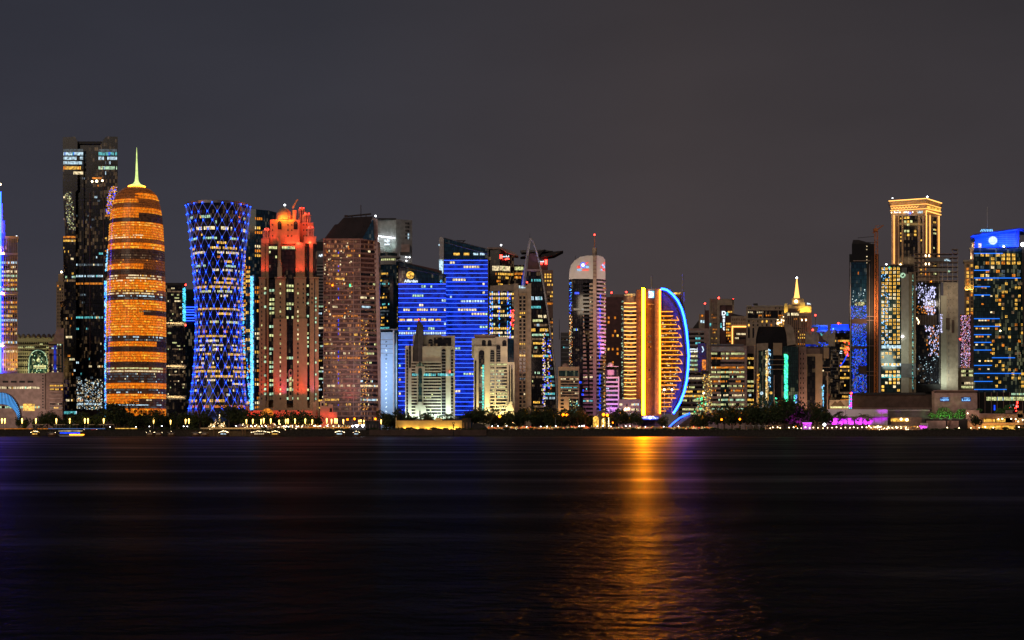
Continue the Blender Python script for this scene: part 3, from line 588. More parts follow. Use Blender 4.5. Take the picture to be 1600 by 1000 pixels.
for x, d, cc in ((410, -3, RD), (418, -3, RD), (432, -5, (1, .1, .08)), (438, -5, RD), (443, -5, (.8, .1, .5)), (463, -5, RD), (470, -5, RD), (476, -5, RD), (488, -4, (.8, .15, .6)), (495, -4, RD)):
    lamp(T, 'SPOT', x, 634, d-3, (x, 575, d+1), 42000, cc, .6, 50, .8)
# podium of the domed tower
T = Th('podium_building', 'low red-lit building with an arched gate at the foot of the domed tower', 'building', 440, 1405)
m = T.mb(); m.prism(foot(384, 498, 20), 641, None, 'sand'); m.box(384, 390, 634, 645, 'sand', -1, 5); m.prism([(489, -3), (494, -3), (494, 8), (489, 8)], 628, None, 'sand'); m.build('wall')
m = T.mb(); m.slab(archpts(408, 427, 638, 652), 'Lora', -1, 0); m.build('arched_gate'); wins(T, [394, 437, 447, 466], [642, 642.1], 3, 3, ['glass'], 1, -.2)
for x in (386, 394, 403, 417, 431, 445, 463, 480): lamp(T, 'POINT', x, 648, -3, None, 900, (1, .04, .025), .6)
T = Th('gate_tower', 'small stepped sandstone gatehouse floodlit red beside the domed tower', 'gatehouse', 512, 1400)
m = T.mb(); m.prism(foot(500, 508, 10), 627, None, 'cream'); m.prism(foot(508, 513, 10), 635, None, 'cream'); m.prism(foot(513, 520, 10), 632, None, 'cream'); m.prism(foot(520, 527, 10), 644, None, 'cream'); m.slab([(500.5, 627), (504, 624.5), (507.5, 627)], 'sand', 0, 8); m.build('wall')
m = T.mb(); m.box(515, 518.5, 638, 644, 'glass', -.2, 0); m.box(502.5, 505.5, 630, 634, 'glass', -.2, 0); m.build('window')
for x, y in ((504, 664), (503, 648), (515, 648), (521, 650)): lamp(T, 'POINT', x, y, -4, None, 800, (1, .06, .03), .6)
# thin striped block
T = Th('striped_block', 'thin white and black striped block with a small white sign, behind the domed tower', 'building', 501, 1640)
m = T.mb(); m.prism(foot(493, 507, 25), 378, None, 'black'); m.slab([(493, 378), (505, 372), (507, 378)], 'grey', 0, 10); m.box(493, 508, 392, 412, 'grey', -.6, 0); m.build('wall')
bands(T, [(495, 0), (506, 0)], 414, 560, 29, 'lightgrey', .45, .6); strokes(T, 498, 504, 397, 401, 'Etext', 5, -1, r=.45)
rows(T, [(495, 0), (506, 0)], 470, 640, 30, PC+['Lyel'], 2.5, .4, .45, off=.7)

# brown tower with sloping roof
T = Th('sloped_roof_tower', 'brown tower with a slanting dark glass roof and balcony bands', 'tower', 548, 1470)
m = T.mb(); m.prism([(505, 0), (563, 0), (590, 10), (594, 35), (505, 35)], 374, None, 'redglass')
m.build('facade')
m = T.mb(); m.slab([(506, 374), (523, 351), (528, 350), (537, 340), (583, 338), (566, 373)], 'roofglass', 0, 1.5); m.slab([(506, 374), (523, 351), (584, 345), (584, 374)], 'darkbrown', 2, 34)
m.slab([(566, 373), (583, 342), (585, 376)], 'glassblue', .5, 2); m.build('sloping_roof')
m = T.mb(); m.slab([(582, 338), (590, 341), (594, 520), (597, 655), (592, 655), (588, 500), (584, 376)], 'pinkstone', 8, 26); m.build('side_fin')
m = bands(T, [(505, 0), (563, 0), (590, 10)], 374, 650, 38, 'rust', .34, 1.0, mb=T.mb())
for x in (505.5, 517, 552.5, 563): m.box(x-.5, x+.5, 374, 650, 'brown', -1.3, 0)
m.build('floor_banding')
fins(T, [(505, 0), (563, 0)], 378, 648, [506+2.05*i for i in range(27)], .45, 'rust', .7, 'cladding_fins')
rows(T, [(505, 0), (563, 0)], 374, 650, 38, ['Lora', 'Ldim', 'Ldim', 'Lyel', 'Ldim', 'Lwhi'], 2.05, .3, .45, .06, .3, off=.3, back='redglass')
rows(T, [(563, 0), (590, 10)], 374, 650, 38, ['Lgye', 'Lwhi', 'Lcoo', 'Ldim'], 2.2, .12, .42, .12, .35, off=.4)
glitter(T, [(563, -.6), (576, 4)], 500, 640, .14, ['Lora', 'Lyel'], .9); glitter(T, [(505, -1), (552, -1)], 380, 500, .012, ['Lora', 'Lwhi'], 1.2)
m = T.mb()
for y in range(380, 645, 7): 
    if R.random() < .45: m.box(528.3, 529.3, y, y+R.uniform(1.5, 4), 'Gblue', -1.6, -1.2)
m.build('blue_light_line')
m = T.mb(); m.tube(T.p(540, 336, 10), T.p(580, 332, 10), .8, 'darkgrey'); m.tube(T.p(550, 340, 10), T.p(550, 334, 10), .6, 'darkgrey'); m.tube(T.p(564, 340, 10), T.p(564, 318, 10), .4, 'darkgrey'); m.tube(T.p(573, 338, 10), T.p(571, 332, 10), .5, 'darkgrey'); m.box(538, 543, 334, 337, 'darkgrey', 9, 11); m.build('roof_gantry')
m = T.mb(); m.box(546, 548, 444, 448, 'Egreen', -1.5, -1.2); m.build('green_sign'); beacon(T, 519.5, 446, 'Eamber', .9, -2); beacon(T, 587, 337.5, 'Ewhi', .8)
for x in (541, 551): lamp(T, 'SPOT', x, 655, -14, (x, 600, 0), 22000, (1, .06, .05), .6, 34)
lamp(T, 'AREA', 540, 600, -90, (545, 500, 0), 30000, (1, .6, .5), 20, 170, sx=60)
lamp(T, 'AREA', 540, 400, -80, (545, 450, 0), 9000, (1, .55, .45), 20, 170, sx=60)
# white stone slab building with roof sign
T = Th('blank_walled_tower', 'grey tower with a blank wall and a small floodlit white sign near its top', 'tower', 617, 1720)
m = T.mb(); m.prism([(588, 0), (619, -4), (644, 6), (644, 40), (588, 40)], 343, None, 'lightgrey'); m.box(590, 619, 341.5, 344, 'darkgrey', -4, 20); m.build('wall')
m = T.mb()
for j in range(5):
    for i in range(6): m.box(625.5+2.4*i, 627+2.4*i, 347+5.7*j, 350+5.7*j, 'black' if not (j > 2 and i > 4) else 'Lcoo', 1.2+.5*i-1, 2+.5*i)
m.build('vent_windows', kind=None)
m = T.mb()
for i in range(12): m.ball(T.p(592+2.2*i, 370+.25*i, -5), .6, 'Ewhi', 5, 3)
for i in range(8): m.ball(T.p(590.5, 373+2.4*i, -5), .5, 'Ewhi', 5, 3)
m.build('roof_lamps'); m = T.mb(); strokes(T, 601, 609, 374, 379, 'Etext', 4, -6, r=.6, mb=m); strokes(T, 601, 609, 380.5, 384, 'Etext', 4, -6, r=.7, mb=m); m.build('sign_lettering')
m = T.mb(); m.box(601.5, 609, 385, 393, 'grey', -6, 0); m.build('sign_board')
lamp(T, 'SPOT', 596, 396, -16, (606, 376, -2), 8000, (.7, 1, .92), 2, 80); lamp(T, 'SPOT', 612, 398, -16, (606, 376, -2), 6000, (.7, 1, .92), 2, 80)
for x, y in ((635, 402), (640, 402.5), (635, 408)): beacon(T, x, y, 'Ewhi', .7, -3)
m = T.mb(); m.box(627, 640, 382, 394, 'pinkstone', -1, 4); m.box(625, 640, 394, 399, 'darkgrey', -1.5, 3); m.build('louvre_panel')
# blue glass tower below
T = Th('rounded_blue_tower', 'dark blue glass tower with a rounded drum top before the grey blank-walled tower', 'tower', 610, 1620)
m = T.mb(); A = arc(T, 610, 20, 10); m.prism(A+[(630, 40), (590, 40)], 408, None, 'glassblue'); m.build('facade')
m = T.mb(); 
for y0, y1, r in ((399, 402, 17), (408, 413, 21)): m.lathe(608, [(r, y1), (r, y0)], 'lightgrey', 28, 20*T.k)
m.lathe(607, [(14, 402), (14, 394)], 'glassteal', 24, 20*T.k); m.box(590, 591, 400, 515, 'steel', -1, 5); m.build('drum_top')
rows(T, lambda y: circ(T, 608, 17.6, 20*T.k, range(-40, 45, 10)), 402, 408, 1, ['Lgye'], 3, .9, .5)
rows(T, A[2:6], 414, 515, 19, ['Lyel', 'Ltea', 'Ldco', 'Lyel'], 2.2, .4, .5, .1, .1, off=.2); rows(T, A[7:10], 414, 515, 19, ['Lyel', 'Lyel', 'Lwhi'], 2.6, .55, .5, .1, .1, off=.2)
# pale blue slab with vertical sign
T = Th('pale_blue_slab', 'slender pale blue slab building with a vertical line of small lit letters', 'building', 607, 1440)
m = T.mb(); m.prism(foot(595, 614, 18), 519, None, 'paleblue'); m.prism([(614, 3), (621, 3), (621, 18), (614, 18)], 517, None, 'glassblue'); m.build('wall')
m = T.mb(); m.box(593, 622, 514, 515.4, 'steel', -1, 10); m.box(594, 595, 515, 520, 'steel', -1, 0); m.box(614, 616, 515, 655, 'lightgrey', 0, 4); m.box(619, 620, 520, 655, 'steel', 1, 4); m.build('roof_rail')
m = T.mb()
for y in (531, 538, 545, 552): m.box(595, 614, y-.3, y+.3, 'grey', -.2, 0)
m.build('joint_lines')
for i in range(17):
    m = T.mb(); y = 534+6.8*i
    for _ in range(3): m.tube(T.p(603.5+R.uniform(-1.2, 1.2), y+R.uniform(-1.5, 1.5), -.6), T.p(603.5+R.uniform(-1.2, 1.2), y+R.uniform(-1.5, 1.5), -.6), .3, 'glass' if i in (0, 1, 3, 4) else 'Etext', 4)
    m.build('sign_letter')
lamp(T, 'AREA', 604, 585, -30, (604, 585, 0), 14000, (.3, .6, 1), 60, 170, sx=14)
# two blue LED towers
def ledtower(t, x0, x1, y0, y1, n, d, poly=None):
    P_ = poly or [(x0, d), (x1, d)]; st = (y1-y0)/n
    m = t.mb(); m.slab([(x0, y0), (x1, y0), (x1, y1), (x0, y1)], 'Blue_backlit_glass', d-.3, d); m.build('backlit_glazing'); m = t.mb(); x = x0+2.4  # glow of the LED lines on the glass painted as emission
    while x < x1-1: m.box(x-.14, x+.14, y0, y1, 'black', d-.42, d-.3); x += 2.4
    m.build('glazing_mullions')
    for i in range(n+1):
        y = y0+st*i; m = t.mb(); m.box(x0, x1, y-.75, y+.75, 'darkgrey', d-.7, d)
        x = x0
        while x < x1-.4: m.box(x, min(x+.85, x1), y-.42, y+.42, 'Eledline', d-1.0, d-.7); x += 1.45
        m.build('light_ledge')
T = Th('emblem_tower', 'blue-lit tower with a round gold emblem under its sloping parapet', 'tower', 660, 1560)
m = T.mb(); m.prism(foot(622, 697, 30), [408, 430, 430, 408], None, 'glassblue'); m.prism([(636, 16), (690, 16), (697, 30), (636, 30)], [408, 420, 424, 408], 440, 'maroon'); m.build('facade')
m = T.mb(); m.tube(T.p(622, 416, -.4), T.p(697, 432, -.4), .5, 'steel'); m.tube(T.p(622, 407, -.2), T.p(697, 429.5, -.2), .4, 'steel'); m.box(621, 622.6, 408, 650, 'steel', -.5, 2); m.build('parapet_rail')
ledtower(T, 622.6, 697, 444, 648, 28, 0)
rows(T, [(623, 0), (697, 0)], 444, 648, 28, ['Lwhi', 'Lgre', 'Lcoo', 'Lyel'], 3.6, .12, .5, .06, .3, off=.45, back='Blue_backlit_glass')
rows(T, [(623, 0), (690, 0)], 497, 504.3, 1, ['Lwhi', 'Lyel'], 12, 1, .6, 1, 0, off=.5, gap=.12, back='Blue_backlit_glass')
c = T.p(641, 430, -1.0)
for i in range(20):
    a0, a1 = 2*math.pi*i/20, 2*math.pi*(i+1)/20; r = 6*T.k
    m.ring([(c[0], c[1], c[2]), (c[0]+r*math.cos(a0), c[1], c[2]+r*math.sin(a0)), (c[0]+r*math.cos(a1), c[1], c[2]+r*math.sin(a1))], [(c[0], c[1]+.8, c[2]), (c[0]+r*math.cos(a0), c[1]+.8, c[2]+r*math.sin(a0)), (c[0]+r*math.cos(a1), c[1]+.8, c[2]+r*math.sin(a1))], 'Lyel')
o = m.build('emblem'); m = T.mb()
for a, b in (((638, 427.5), (638.4, 428.6)), ((641.5, 429.5), (640.5, 434)), ((643.5, 432), (644.5, 430.8)), ((638, 432), (639, 433)), ((640, 427), (642, 426))): m.tube(T.p(*a, -1.6), T.p(*b, -1.6), .45, 'darkbrown', 4)
m.build('emblem_marks', o)
text(T, 'Alfardan', 642, 439.2, 4.6, 'Etext', -1.2, 21)
T = Th('slanted_parapet_tower', 'taller blue-lit tower with a slanting top and a white fin on its left edge', 'tower', 727, 1580)
m = T.mb(); m.prism(foot(693, 763, 30), [372, 390, 390, 372], None, 'glassblue'); m.build('facade')
ledtower(T, 694, 762.5, 407, 648, 36, 0)
m = T.mb(); m.slab([(686, 372), (690, 370), (693.5, 374), (693.5, 420), (687, 420)], 'lightgrey', -2, 12); m.slab([(686, 406), (692.5, 406), (692.5, 440), (687, 440)], 'Lcoo', -2.4, -2.1); m.build('edge_fin')
m = T.mb(); m.tube(T.p(696, 379, -.4), T.p(762, 397, -.4), .45, 'steel'); m.tube(T.p(693, 371.5, 0), T.p(763, 389.5, 0), .45, 'steel'); m.box(762, 763, 388, 640, 'steel', -.8, 1); m.build('parapet_rail')
m = T.mb(); m.tube(T.p(700, 374, 12), T.p(727, 374, 12), .5, 'darkgrey'); m.tube(T.p(715, 378, 12), T.p(715, 373, 12), .5, 'darkgrey'); m.tube(T.p(719, 380, 12), T.p(727, 373, 12), .5, 'darkgrey'); m.build('roof_gantry')
rows(T, [(707, 0), (720, 0)], 394, 400, 1, ['Lyel'], 13, 1, .6, 1, 0, off=.3); rows(T, [(723, 0), (735, 0)], 394, 400, 1, ['Lyel'], 12, 1, .6, 1, 0, off=.3); rows(T, [(738, 0), (759, 0)], 394, 400, 1, ['Ltea', 'Lcoo'], 9, 1, .55, 1, 0, off=.3)
rows(T, [(694, 0), (762, 0)], 407, 648, 36, ['Lwhi', 'Lgre', 'Lcoo', 'Lwhi'], 4.2, .15, .5, .0, .2, off=.45, back='Blue_backlit_glass')
beacon(T, 686, 383, 'Lcoo', .8, -2); lamp(T, 'SPOT', 689, 445, -22, (690, 425, 0), 9000, (.5, .8, 1), 1, 40)

# pale twin blocks with arches
def archblock(T, segs, m):
    for (x0, x1, yt, yb, d) in segs:
        m.slab(archpts(x0, x1, yt, yb), 'glass', d, d+.3)
T = Th('arched_block', 'greenish-white lit stone block with tall arched bays, behind the low yellow-lit wall', 'building', 672, 1415)
m = T.mb(); m.prism([(633, 0), (645, 0), (645, 6), (660, 6), (660, 0), (706, 0), (711, 4), (711, 30), (633, 30)], 541, None, 'cream'); m.prism([(645, 6), (690, 6), (690, 28), (645, 28)], 523, 545, 'cream'); m.prism([(690, 5), (711, 5), (711, 26), (690, 26)], 524, 560, 'cream'); m.build('wall')
m = T.mb(); archblock(T, [(669.5, 676, 529, 563, 5.6), (679, 687, 537, 566, 5.6), (690, 696.5, 545, 650, -.3), (704.5, 708.5, 546, 650, -.3), (634.8, 637.6, 546, 650, -.3), (639, 642, 538, 575, -.3)], m)
m.box(643, 689, 566, 649, 'glass', -.3, 0); m.box(678, 705, 527, 540, 'glass', 4.6, 5); m.build('glazing')
bands(T, [(643, -.3), (689, -.3)], 566, 648, 17, 'cream', .42, .5); bands(T, [(690, -.3), (696.5, -.3)], 550, 648, 20, 'grey', .25, .3); bands(T, [(704.5, -.3), (708.5, -.3)], 550, 648, 20, 'grey', .25, .3)
bands(T, [(669.5, 5.6), (687, 5.6)], 533, 562, 7, 'grey', .15, .2); bands(T, [(634.8, -.3), (637.6, -.3)], 550, 648, 20, 'grey', .25, .3)
m = T.mb(); m.slab([(645, 575), (645, 545), (653, 500), (655, 500), (662, 510), (662, 575)], 'darkgrey', 1, 8)
for i in range(5): m.tube(T.p(654+1.6*i, 506+i*2, .9), T.p(654+1.6*i, 572, .9), .2, 'grey', 4)
m.build('dark_wedge'); beacon(T, 654, 499.5, 'Ered', .5)
m = T.mb(); m.slab([(649, 573), (656, 565), (664, 573)], 'glassteal', -5, 0); m.slab([(649, 573), (664, 573), (664, 584), (649, 584)], 'cream', -5, 0)
m.box(651.5, 653, 584, 640, 'cream', -5, -3.5); m.box(660, 661.5, 584, 640, 'cream', -5, -3.5); m.slab([(649, 660), (649, 634), (653, 632), (654, 628), (659, 628), (660, 632), (665, 636), (666, 644), (668, 645), (668, 662), (649, 662)], 'cream', -7, 0); m.build('porch_tower')
m = T.mb(); m.slab(archpts(653.5, 659.5, 575, 640), 'glassteal', -5.3, -5.0); m.box(656-.8, 657, 642, 652, 'black', -7.2, -7); m.slab(archpts(663, 665.4, 645, 653), 'black', -7.2, -7); m.build('porch_window')
rows(T, [(644, -.3), (697, -.3), (709, -.3)], 583, 588, 1, ['Ltea', 'Lgre', 'Lcoo'], 2.6, .95, .8, off=.6); rows(T, [(680, 4.6), (704, 4.6)], 530, 536, 1, ['Lgre', 'Lgye'], 2.4, .8, .7, off=.3)
rows(T, [(664, -.3), (689, -.3)], 590, 648, 12, ['Lgye', 'Ldim', 'Ltea'], 2.6, .08, .35, 0, .4, off=.2)
beacon(T, 703, 581, 'Ered', .5, -1)
wash(T, 633, 648, 662, 580, 9000, (.75, 1, .85), -10, 2); wash(T, 664, 711, 662, 580, 21000, (.72, 1, .88), -10, 2); wash(T, 649, 667, 664, 640, 1800, (.8, 1, .95), -14, 2)
T = Th('cream_arched_block', 'cream stone block lit warm yellow with tall arched bays, left of the slim brown tower', 'building', 770, 1410)
m = T.mb(); m.prism(foot(740, 793, 30), 541, None, 'cream'); m.prism([(737, 4), (793, 4), (793, 26), (737, 26)], 528, 552, 'cream'); m.slab([(737, 552), (737, 556), (741, 562), (745, 552)], 'cream', 3, 10); m.prism([(774, 3), (793, 3), (793, 26), (774, 26)], 526, 560, 'cream')
m.prism([(741, 8), (775, 8), (780, 26), (741, 26)], 522, 530, 'brown'); m.prism(foot(793, 804, 25), 566, None, 'cream'); m.build('wall')
m = T.mb(); archblock(T, [(748, 757, 547, 643, -.3), (766, 772.5, 547, 643, -.3), (775.5, 782, 539, 643, -.35), (785, 791.5, 531, 563, 2.6), (753, 759, 531, 540, 3.6), (762, 768, 531, 540, 3.6), (741.5, 744.5, 563, 643, -.3), (795, 797, 570, 632, -.3), (798.5, 801, 570, 632, -.3)], m)
m.box(782, 792, 567, 643, 'glass', -.3, 0); m.build('glazing')
m = T.mb(); m.box(753.5, 756.5, 570, 643, 'Eteal', -.5, -.3); m.build('green_glazing')
bands(T, [(766, -.4), (792, -.4)], 567, 643, 15, 'cream', .34, .4); bands(T, [(748, -.3), (757, -.3)], 555, 643, 20, 'darkgrey', .12, .25); bands(T, [(766, -.4), (782, -.4)], 547, 565, 5, 'grey', .2, .25)
rows(T, [(766, -.4), (792, -.4)], 567, 643, 15, ['Lgye', 'Lgye', 'Lgre'], 2.2, .4, .45, .1, .2, off=.45); rows(T, [(748, -.3), (757, -.3)], 560, 643, 14, ['Lgye', 'Ltea', 'Lyel'], 2.6, .3, .4, .1, .3)
m = T.mb(); m.box(773, 774.6, 545, 645, 'cream', -1.2, 0); m.slab([(790, 660), (791, 636), (795, 632), (797, 627), (800, 627), (801, 636), (803, 640), (803, 660)], 'cream', -5, 0); m.slab(archpts(793, 796, 642, 650), 'black', -5.2, -5); m.build('stone_pier')
wash(T, 740, 793, 662, 570, 30000, (1, .82, .35), -10, 2); wash(T, 790, 804, 663, 620, 7000, (1, .78, .35), -10, 2)
lamp(T, 'AREA', 765, 590, -60, (765, 570, 0), 9000, (1, .85, .6), 20, 170)
# ================================================================ middle of the skyline
T = Th('sign_tower', 'pink-roofed dark tower with a red and white sign, behind the taller blue-lit tower', 'tower', 788, 1700)
m = T.mb(); m.prism([(762, 4), (780, 0), (803, 10), (803, 34), (762, 34)], [389, 388, 395, 395, 389], None, 'glass'); m.prism(foot(803, 830, 20), 414, None, 'glass'); m.build('facade')
m = T.mb(); m.slab([(761, 387), (783, 386.5), (804, 395), (810, 400), (803, 399), (782, 389.5), (761, 389.5)], 'pinkstone', -2, 24); m.build('roof_edge')
m = T.mb(); m.box(761, 762.5, 388, 520, 'steel', 0, 4); m.box(780, 780.8, 390, 520, 'grey', -1, 1); m.build('mullion')
rows(T, [(763, 4), (778, 1)], 390, 400, 1, ['Ldim', 'Lgye'], 3, .8, .6)
rows(T, [(769, 2), (780, 0), (797, 7)], 414, 424, 1, ['Lgye', 'Lwhi'], 2.3, .8, .75, 1, 0); rows(T, [(804, -.1), (818, -.1)], 416, 423, 1, ['Lgye'], 2.2, .8, .75, 1, 0)
rows(T, [(764, 4), (780, 0), (802, 9)], 425, 470, 8, ['Lyel', 'Lora', 'Lyel'], 2.2, .4, .6, .05, .1); rows(T, [(804, -.1), (828, -.1)], 425, 470, 8, ['Ldim', 'Lyel', 'Lora'], 2.0, .4, .6, .0, .1)
m = T.mb(); m.box(781, 784.5, 398, 404, 'Ered', 0, 1); strokes(T, 785, 796, 398.5, 402, 'Etext', 6, .5, r=.45, mb=m); strokes(T, 789, 796, 402.8, 405.5, 'Ered', 4, .5, r=.5, mb=m); m.build('sign_lettering'); beacon(T, 783, 383, 'Ewhi', .9)
T = Th('canopied_block', 'office block with warm lit floors, blue light lines and a curved beige canopy roof', 'building', 785, 1560)
m = T.mb(); m.prism(foot(764, 804, 26), 455, None, 'glassblue'); m.build('facade')
m = T.mb(); m.slab([(766, 447), (804, 444), (804, 454), (766, 456)], 'beige', -3, 22); m.build('canopy_roof')
rows(T, [(765, 0), (803, 0)], 456, 530, 11, ['Lyel', 'Lwhi', 'Lgye'], 3, .5, .5, .35, .05)
for x in (765.5, 769, 780, 793.5, 797): glitter(T, [(x-.8, -.8), (x+.8, -.8)], 455, 528, .35, ['Eblu2', 'Eblu2', 'Ecya'], .7, 'blue_light_line', tall=1.8)
glitter(T, [(798, -.5), (803, -.5)], 484, 512, .3, ['Ered', 'Lora'], .9)
T = Th('slim_brown_tower', 'plain slim brown stone tower with two narrow window slots', 'tower', 816, 1445)
m = T.mb(); m.prism(foot(803, 830, 20), 446, None, 'beige'); m.box(809.5, 811, 460, 655, 'sand', -.8, 0); m.box(822, 823.5, 460, 655, 'sand', -.8, 0); m.box(810, 823, 458, 461, 'sand', -.8, 0)
m.box(803, 809, 443, 655, 'beige', -1.5, 0); m.box(824, 830, 443, 655, 'beige', -1.5, 0); m.build('wall')
m = T.mb(); m.box(811.5, 815, 461, 655, 'glass', -.3, 0); m.box(817.5, 821, 461, 655, 'glass', -.3, 0); m.build('window_slot')
bands(T, [(811.5, -.3), (821, -.3)], 462, 655, 32, 'beige', .3, .2)
rows(T, [(811.5, -.3), (821, -.3)], 462, 655, 32, ['Lyel', 'Ldco', 'Lwhi'], 3, .08, .4); m = T.mb(); strokes(T, 811, 821, 446, 451, 'Lcoo', 4, -1.2, r=.5, mb=m); m.build('sign_lettering'); beacon(T, 823.5, 441, 'Ered', .7)
lamp(T, 'AREA', 815, 560, -70, (815, 540, 0), 9000, (1, .65, .5), 20, 170)
# pointed ribbed tower
T = Th('pointed_tower', 'dark glass tower tapering to a sharp open point between two curved ribs', 'tower', 838, 1500)
def lx(y): return 829-(829-815)*min(1, ((y-372)/90))**.75 if y < 462 else 815
def rx_(y): return 829+41*min(1, max(0, (y-372)/230))**.62
m = T.mb(); ys_ = [402, 420, 440, 470, 500, 540, 580, 620, 672]
m.slab([(lx(y)+2, y) for y in ys_]+[(rx_(y)-1, y) for y in reversed(ys_)], 'glass', 0, 26); m.slab([(822, 396), (838, 396), (844, 425), (822, 425)], 'maroon', -.5, 10); m.build('facade')
m = T.mb(); yy = [372, 380, 392, 405, 420, 440, 462, 500, 550, 600, 655]
for a, b in zip(yy, yy[1:]):
    m.tube(T.p(rx_(a), a, -1), T.p(rx_(b), b, -1), 1.0, 'lightgrey', 5); m.tube(T.p(lx(a), a, -1), T.p(lx(b), b, -1), 1.05, 'lightgrey', 5)
m.tube(T.p(829, 374, -1), T.p(825, 400, -1), .7, 'steel', 5); m.slab([(829, 372), (824, 395), (817, 440), (815, 462), (819, 462), (823, 430)], 'steel', -1, 8); m.build('curved_rib')
m = T.mb(); m.box(822, 847, 421, 424, 'pinkstone', -2, 0); m.build('collar'); mast(T, 828, 364, 374, 'darkgrey', .2, 0)
P_ = lambda y: [(max(830, lx(y)+3), -.1), (rx_(y)-3, -.1)]
for ya, yb, pal, pr in [(436, 440, ['Ltea'], .9), (463, 469, ['Ltea', 'Lcoo'], .95), (478, 482, PT, .6), (485, 489, PT, .5), (492, 497, PG, .6), (499, 503, PG, .6), (506, 510, PM, .6), (513, 518, ['Lyel', 'Lgye'], .8)]: rows(T, P_, ya, yb, 1, pal, 2.2, pr, .9, 0, 0)
rows(T, lambda y: [(831, -.1), (850, -.1)], 520, 645, 19, ['Lyel', 'Lgye', 'Lgre', 'Ldim'], 2.2, .38, .5, .15, .2)
rows(T, lambda y: [(850, -.1), (rx_(y)-3, -.1)], 500, 645, 22, ['Ltea', 'Lcoo', 'Ldco'], 2.2, .3, .5, .2, .3)
glitter(T, [(848, -.4), (852, -.4)], 520, 640, .35, ['Lwhi', 'Lyel', 'Eblu2'], 1.0); glitter(T, [(855, -.4), (862, -.4)], 530, 620, .12, ['Lora', 'Eblu2', 'Lwhi'], 1.2)
m = T.mb(); m.slab([(815, 442), (818, 420), (820, 420), (819, 450), (818, 462), (813, 462)], 'Blue_backlit_glass', -1.6, -1.2); m.build('blue_lit_edge')
lamp(T, 'SPOT', 812, 462, -12, (822, 410, 0), 9000, (.25, .25, 1), 1, 60); lamp(T, 'SPOT', 842, 425, -14, (836, 390, 0), 5000, (.5, .45, 1), 1, 50)
# saucer-roof tower
T = Th('saucer_roof_tower', 'tower with winged saucer roofs and a red and white sign, right of the pointed tower', 'tower', 852, 1720)
m = T.mb(); m.prism(foot(836, 864, 24), 422, None, 'brown'); m.prism(foot(840, 856, 20), 400, 422, 'maroon'); m.build('wall')
m = T.mb(); m.slab([(813, 402), (852, 390), (840, 402)], 'darkgrey', -4, 20); m.slab([(845, 399), (864, 394), (880, 392.5), (866, 400), (846, 403)], 'darkgrey', -6, 22); m.slab([(813, 391), (850, 390), (864, 392), (850, 393.5), (815, 394.5)], 'grey', 0, 22); m.build('saucer_roof')
wins(T, [852, 856, 860], [429, 433, 439], 2.2, 2.6, ['Lyel'], .9, -.2); rows(T, [(855, 0), (864, 0)], 442, 560, 20, ['Lyel', 'Lora', 'Ldim'], 2.2, .5, .5)
m = T.mb(); m.box(851.5, 855, 406, 413, 'Ered', -1, 0); strokes(T, 843, 850.5, 407, 410, 'Etext', 4, -.8, r=.45, mb=m); strokes(T, 844, 848, 410.5, 413, 'Ered', 2, -.8, r=.5, mb=m); m.build('sign_lettering'); m = T.mb(); m.box(848, 853, 400.5, 402, 'Lora', -1, 0); m.build('roof_light')
T = Th('grey_balconied_block', 'small grey rounded block in the gap left of the white-capped tower', 'building', 884, 1700)
m = T.mb(); m.prism(foot(876, 893, 20), 520, None, 'grey'); m.build('wall'); bands(T, [(877, 0), (892, 0)], 520, 576, 9, 'lightgrey', .25, .8, 'balcony'); rows(T, [(877, 0), (892, 0)], 522, 576, 9, ['Ltea', 'Ldco'], 2.4, .2, .4); mast(T, 874, 498, 530, 'grey', .4)
T = Th('domed_office', 'low beige office with a small dome, left of the white-capped tower', 'building', 889, 1440)
m = T.mb(); m.prism(foot(872, 905, 24), 573, None, 'sand'); m.build('wall'); m = T.mb(); m.lathe(884, [(6*math.cos(math.pi/2*i/6), 573-6*math.sin(math.pi/2*i/6)) for i in range(7)], 'brown', 18); m.build('dome')
m = T.mb(); m.box(873, 904, 579, 588, 'glassteal', -.2, 0)
for i in range(7): m.box(876, 904, 591+4.4*i, 593.6+4.4*i, 'glass', -.2, 0)
m.box(889, 904, 623, 650, 'glass', -.4, 0); m.build('glazing')
rows(T, [(876, -.2), (904, -.2)], 590, 621, 7, ['Lgye', 'Ltea', 'Lwhi'], 2, .3, .4, .15, .2)
for i in range(4): m = T.mb(); m.box(876, 881, 624+5.5*i, 627+5.5*i, 'glass', -.2, 0); m.build('window')
glitter(T, [(889, -.6), (904, -.6)], 624, 650, .1, ['Lgye', 'Ltea'], 1.2); wash(T, 872, 890, 658, 610, 3500, (1, .6, .25), -8, 2)
# white capped rounded tower
T = Th('white_capped_tower', 'rounded banded tower with a white domed cap, red-blue emblem and antenna', 'tower', 919, 1470)
m = T.mb(); m.prism([(889, 8), (893, 1), (915, 0), (930, 0), (940, 3), (946, 10), (946, 30), (889, 30)], 436, None, 'glass'); m.build('facade')
cap = [(889, 436), (889.5, 425), (892, 415), (898, 407), (907, 401.5), (918, 399.5), (928, 399), (936, 399.5), (942, 401.5), (945.5, 406), (946, 436)]
m = T.mb(); m.slab(cap, 'white', -1, 28); m.slab([(893, 436), (921, 436), (921, 640), (911, 470), (900, 445)], 'glass', -1.2, 0); m.build('cap')
m = T.mb(); m.box(926.5, 932, 400, 650, 'beige', -2.2, -1)
for i in range(5): m.box(926.5, 932, 408+6*i, 410+6*i, 'brown', -2.6, -2.2)
m.build('core_strip'); bands(T, [(911, -.2), (926.5, -.2)], 444, 648, 33, 'beige', .48, 1.0); bands(T, [(932, 0), (940, 3), (945.5, 9)], 440, 648, 34, 'white', .42, 1.0)
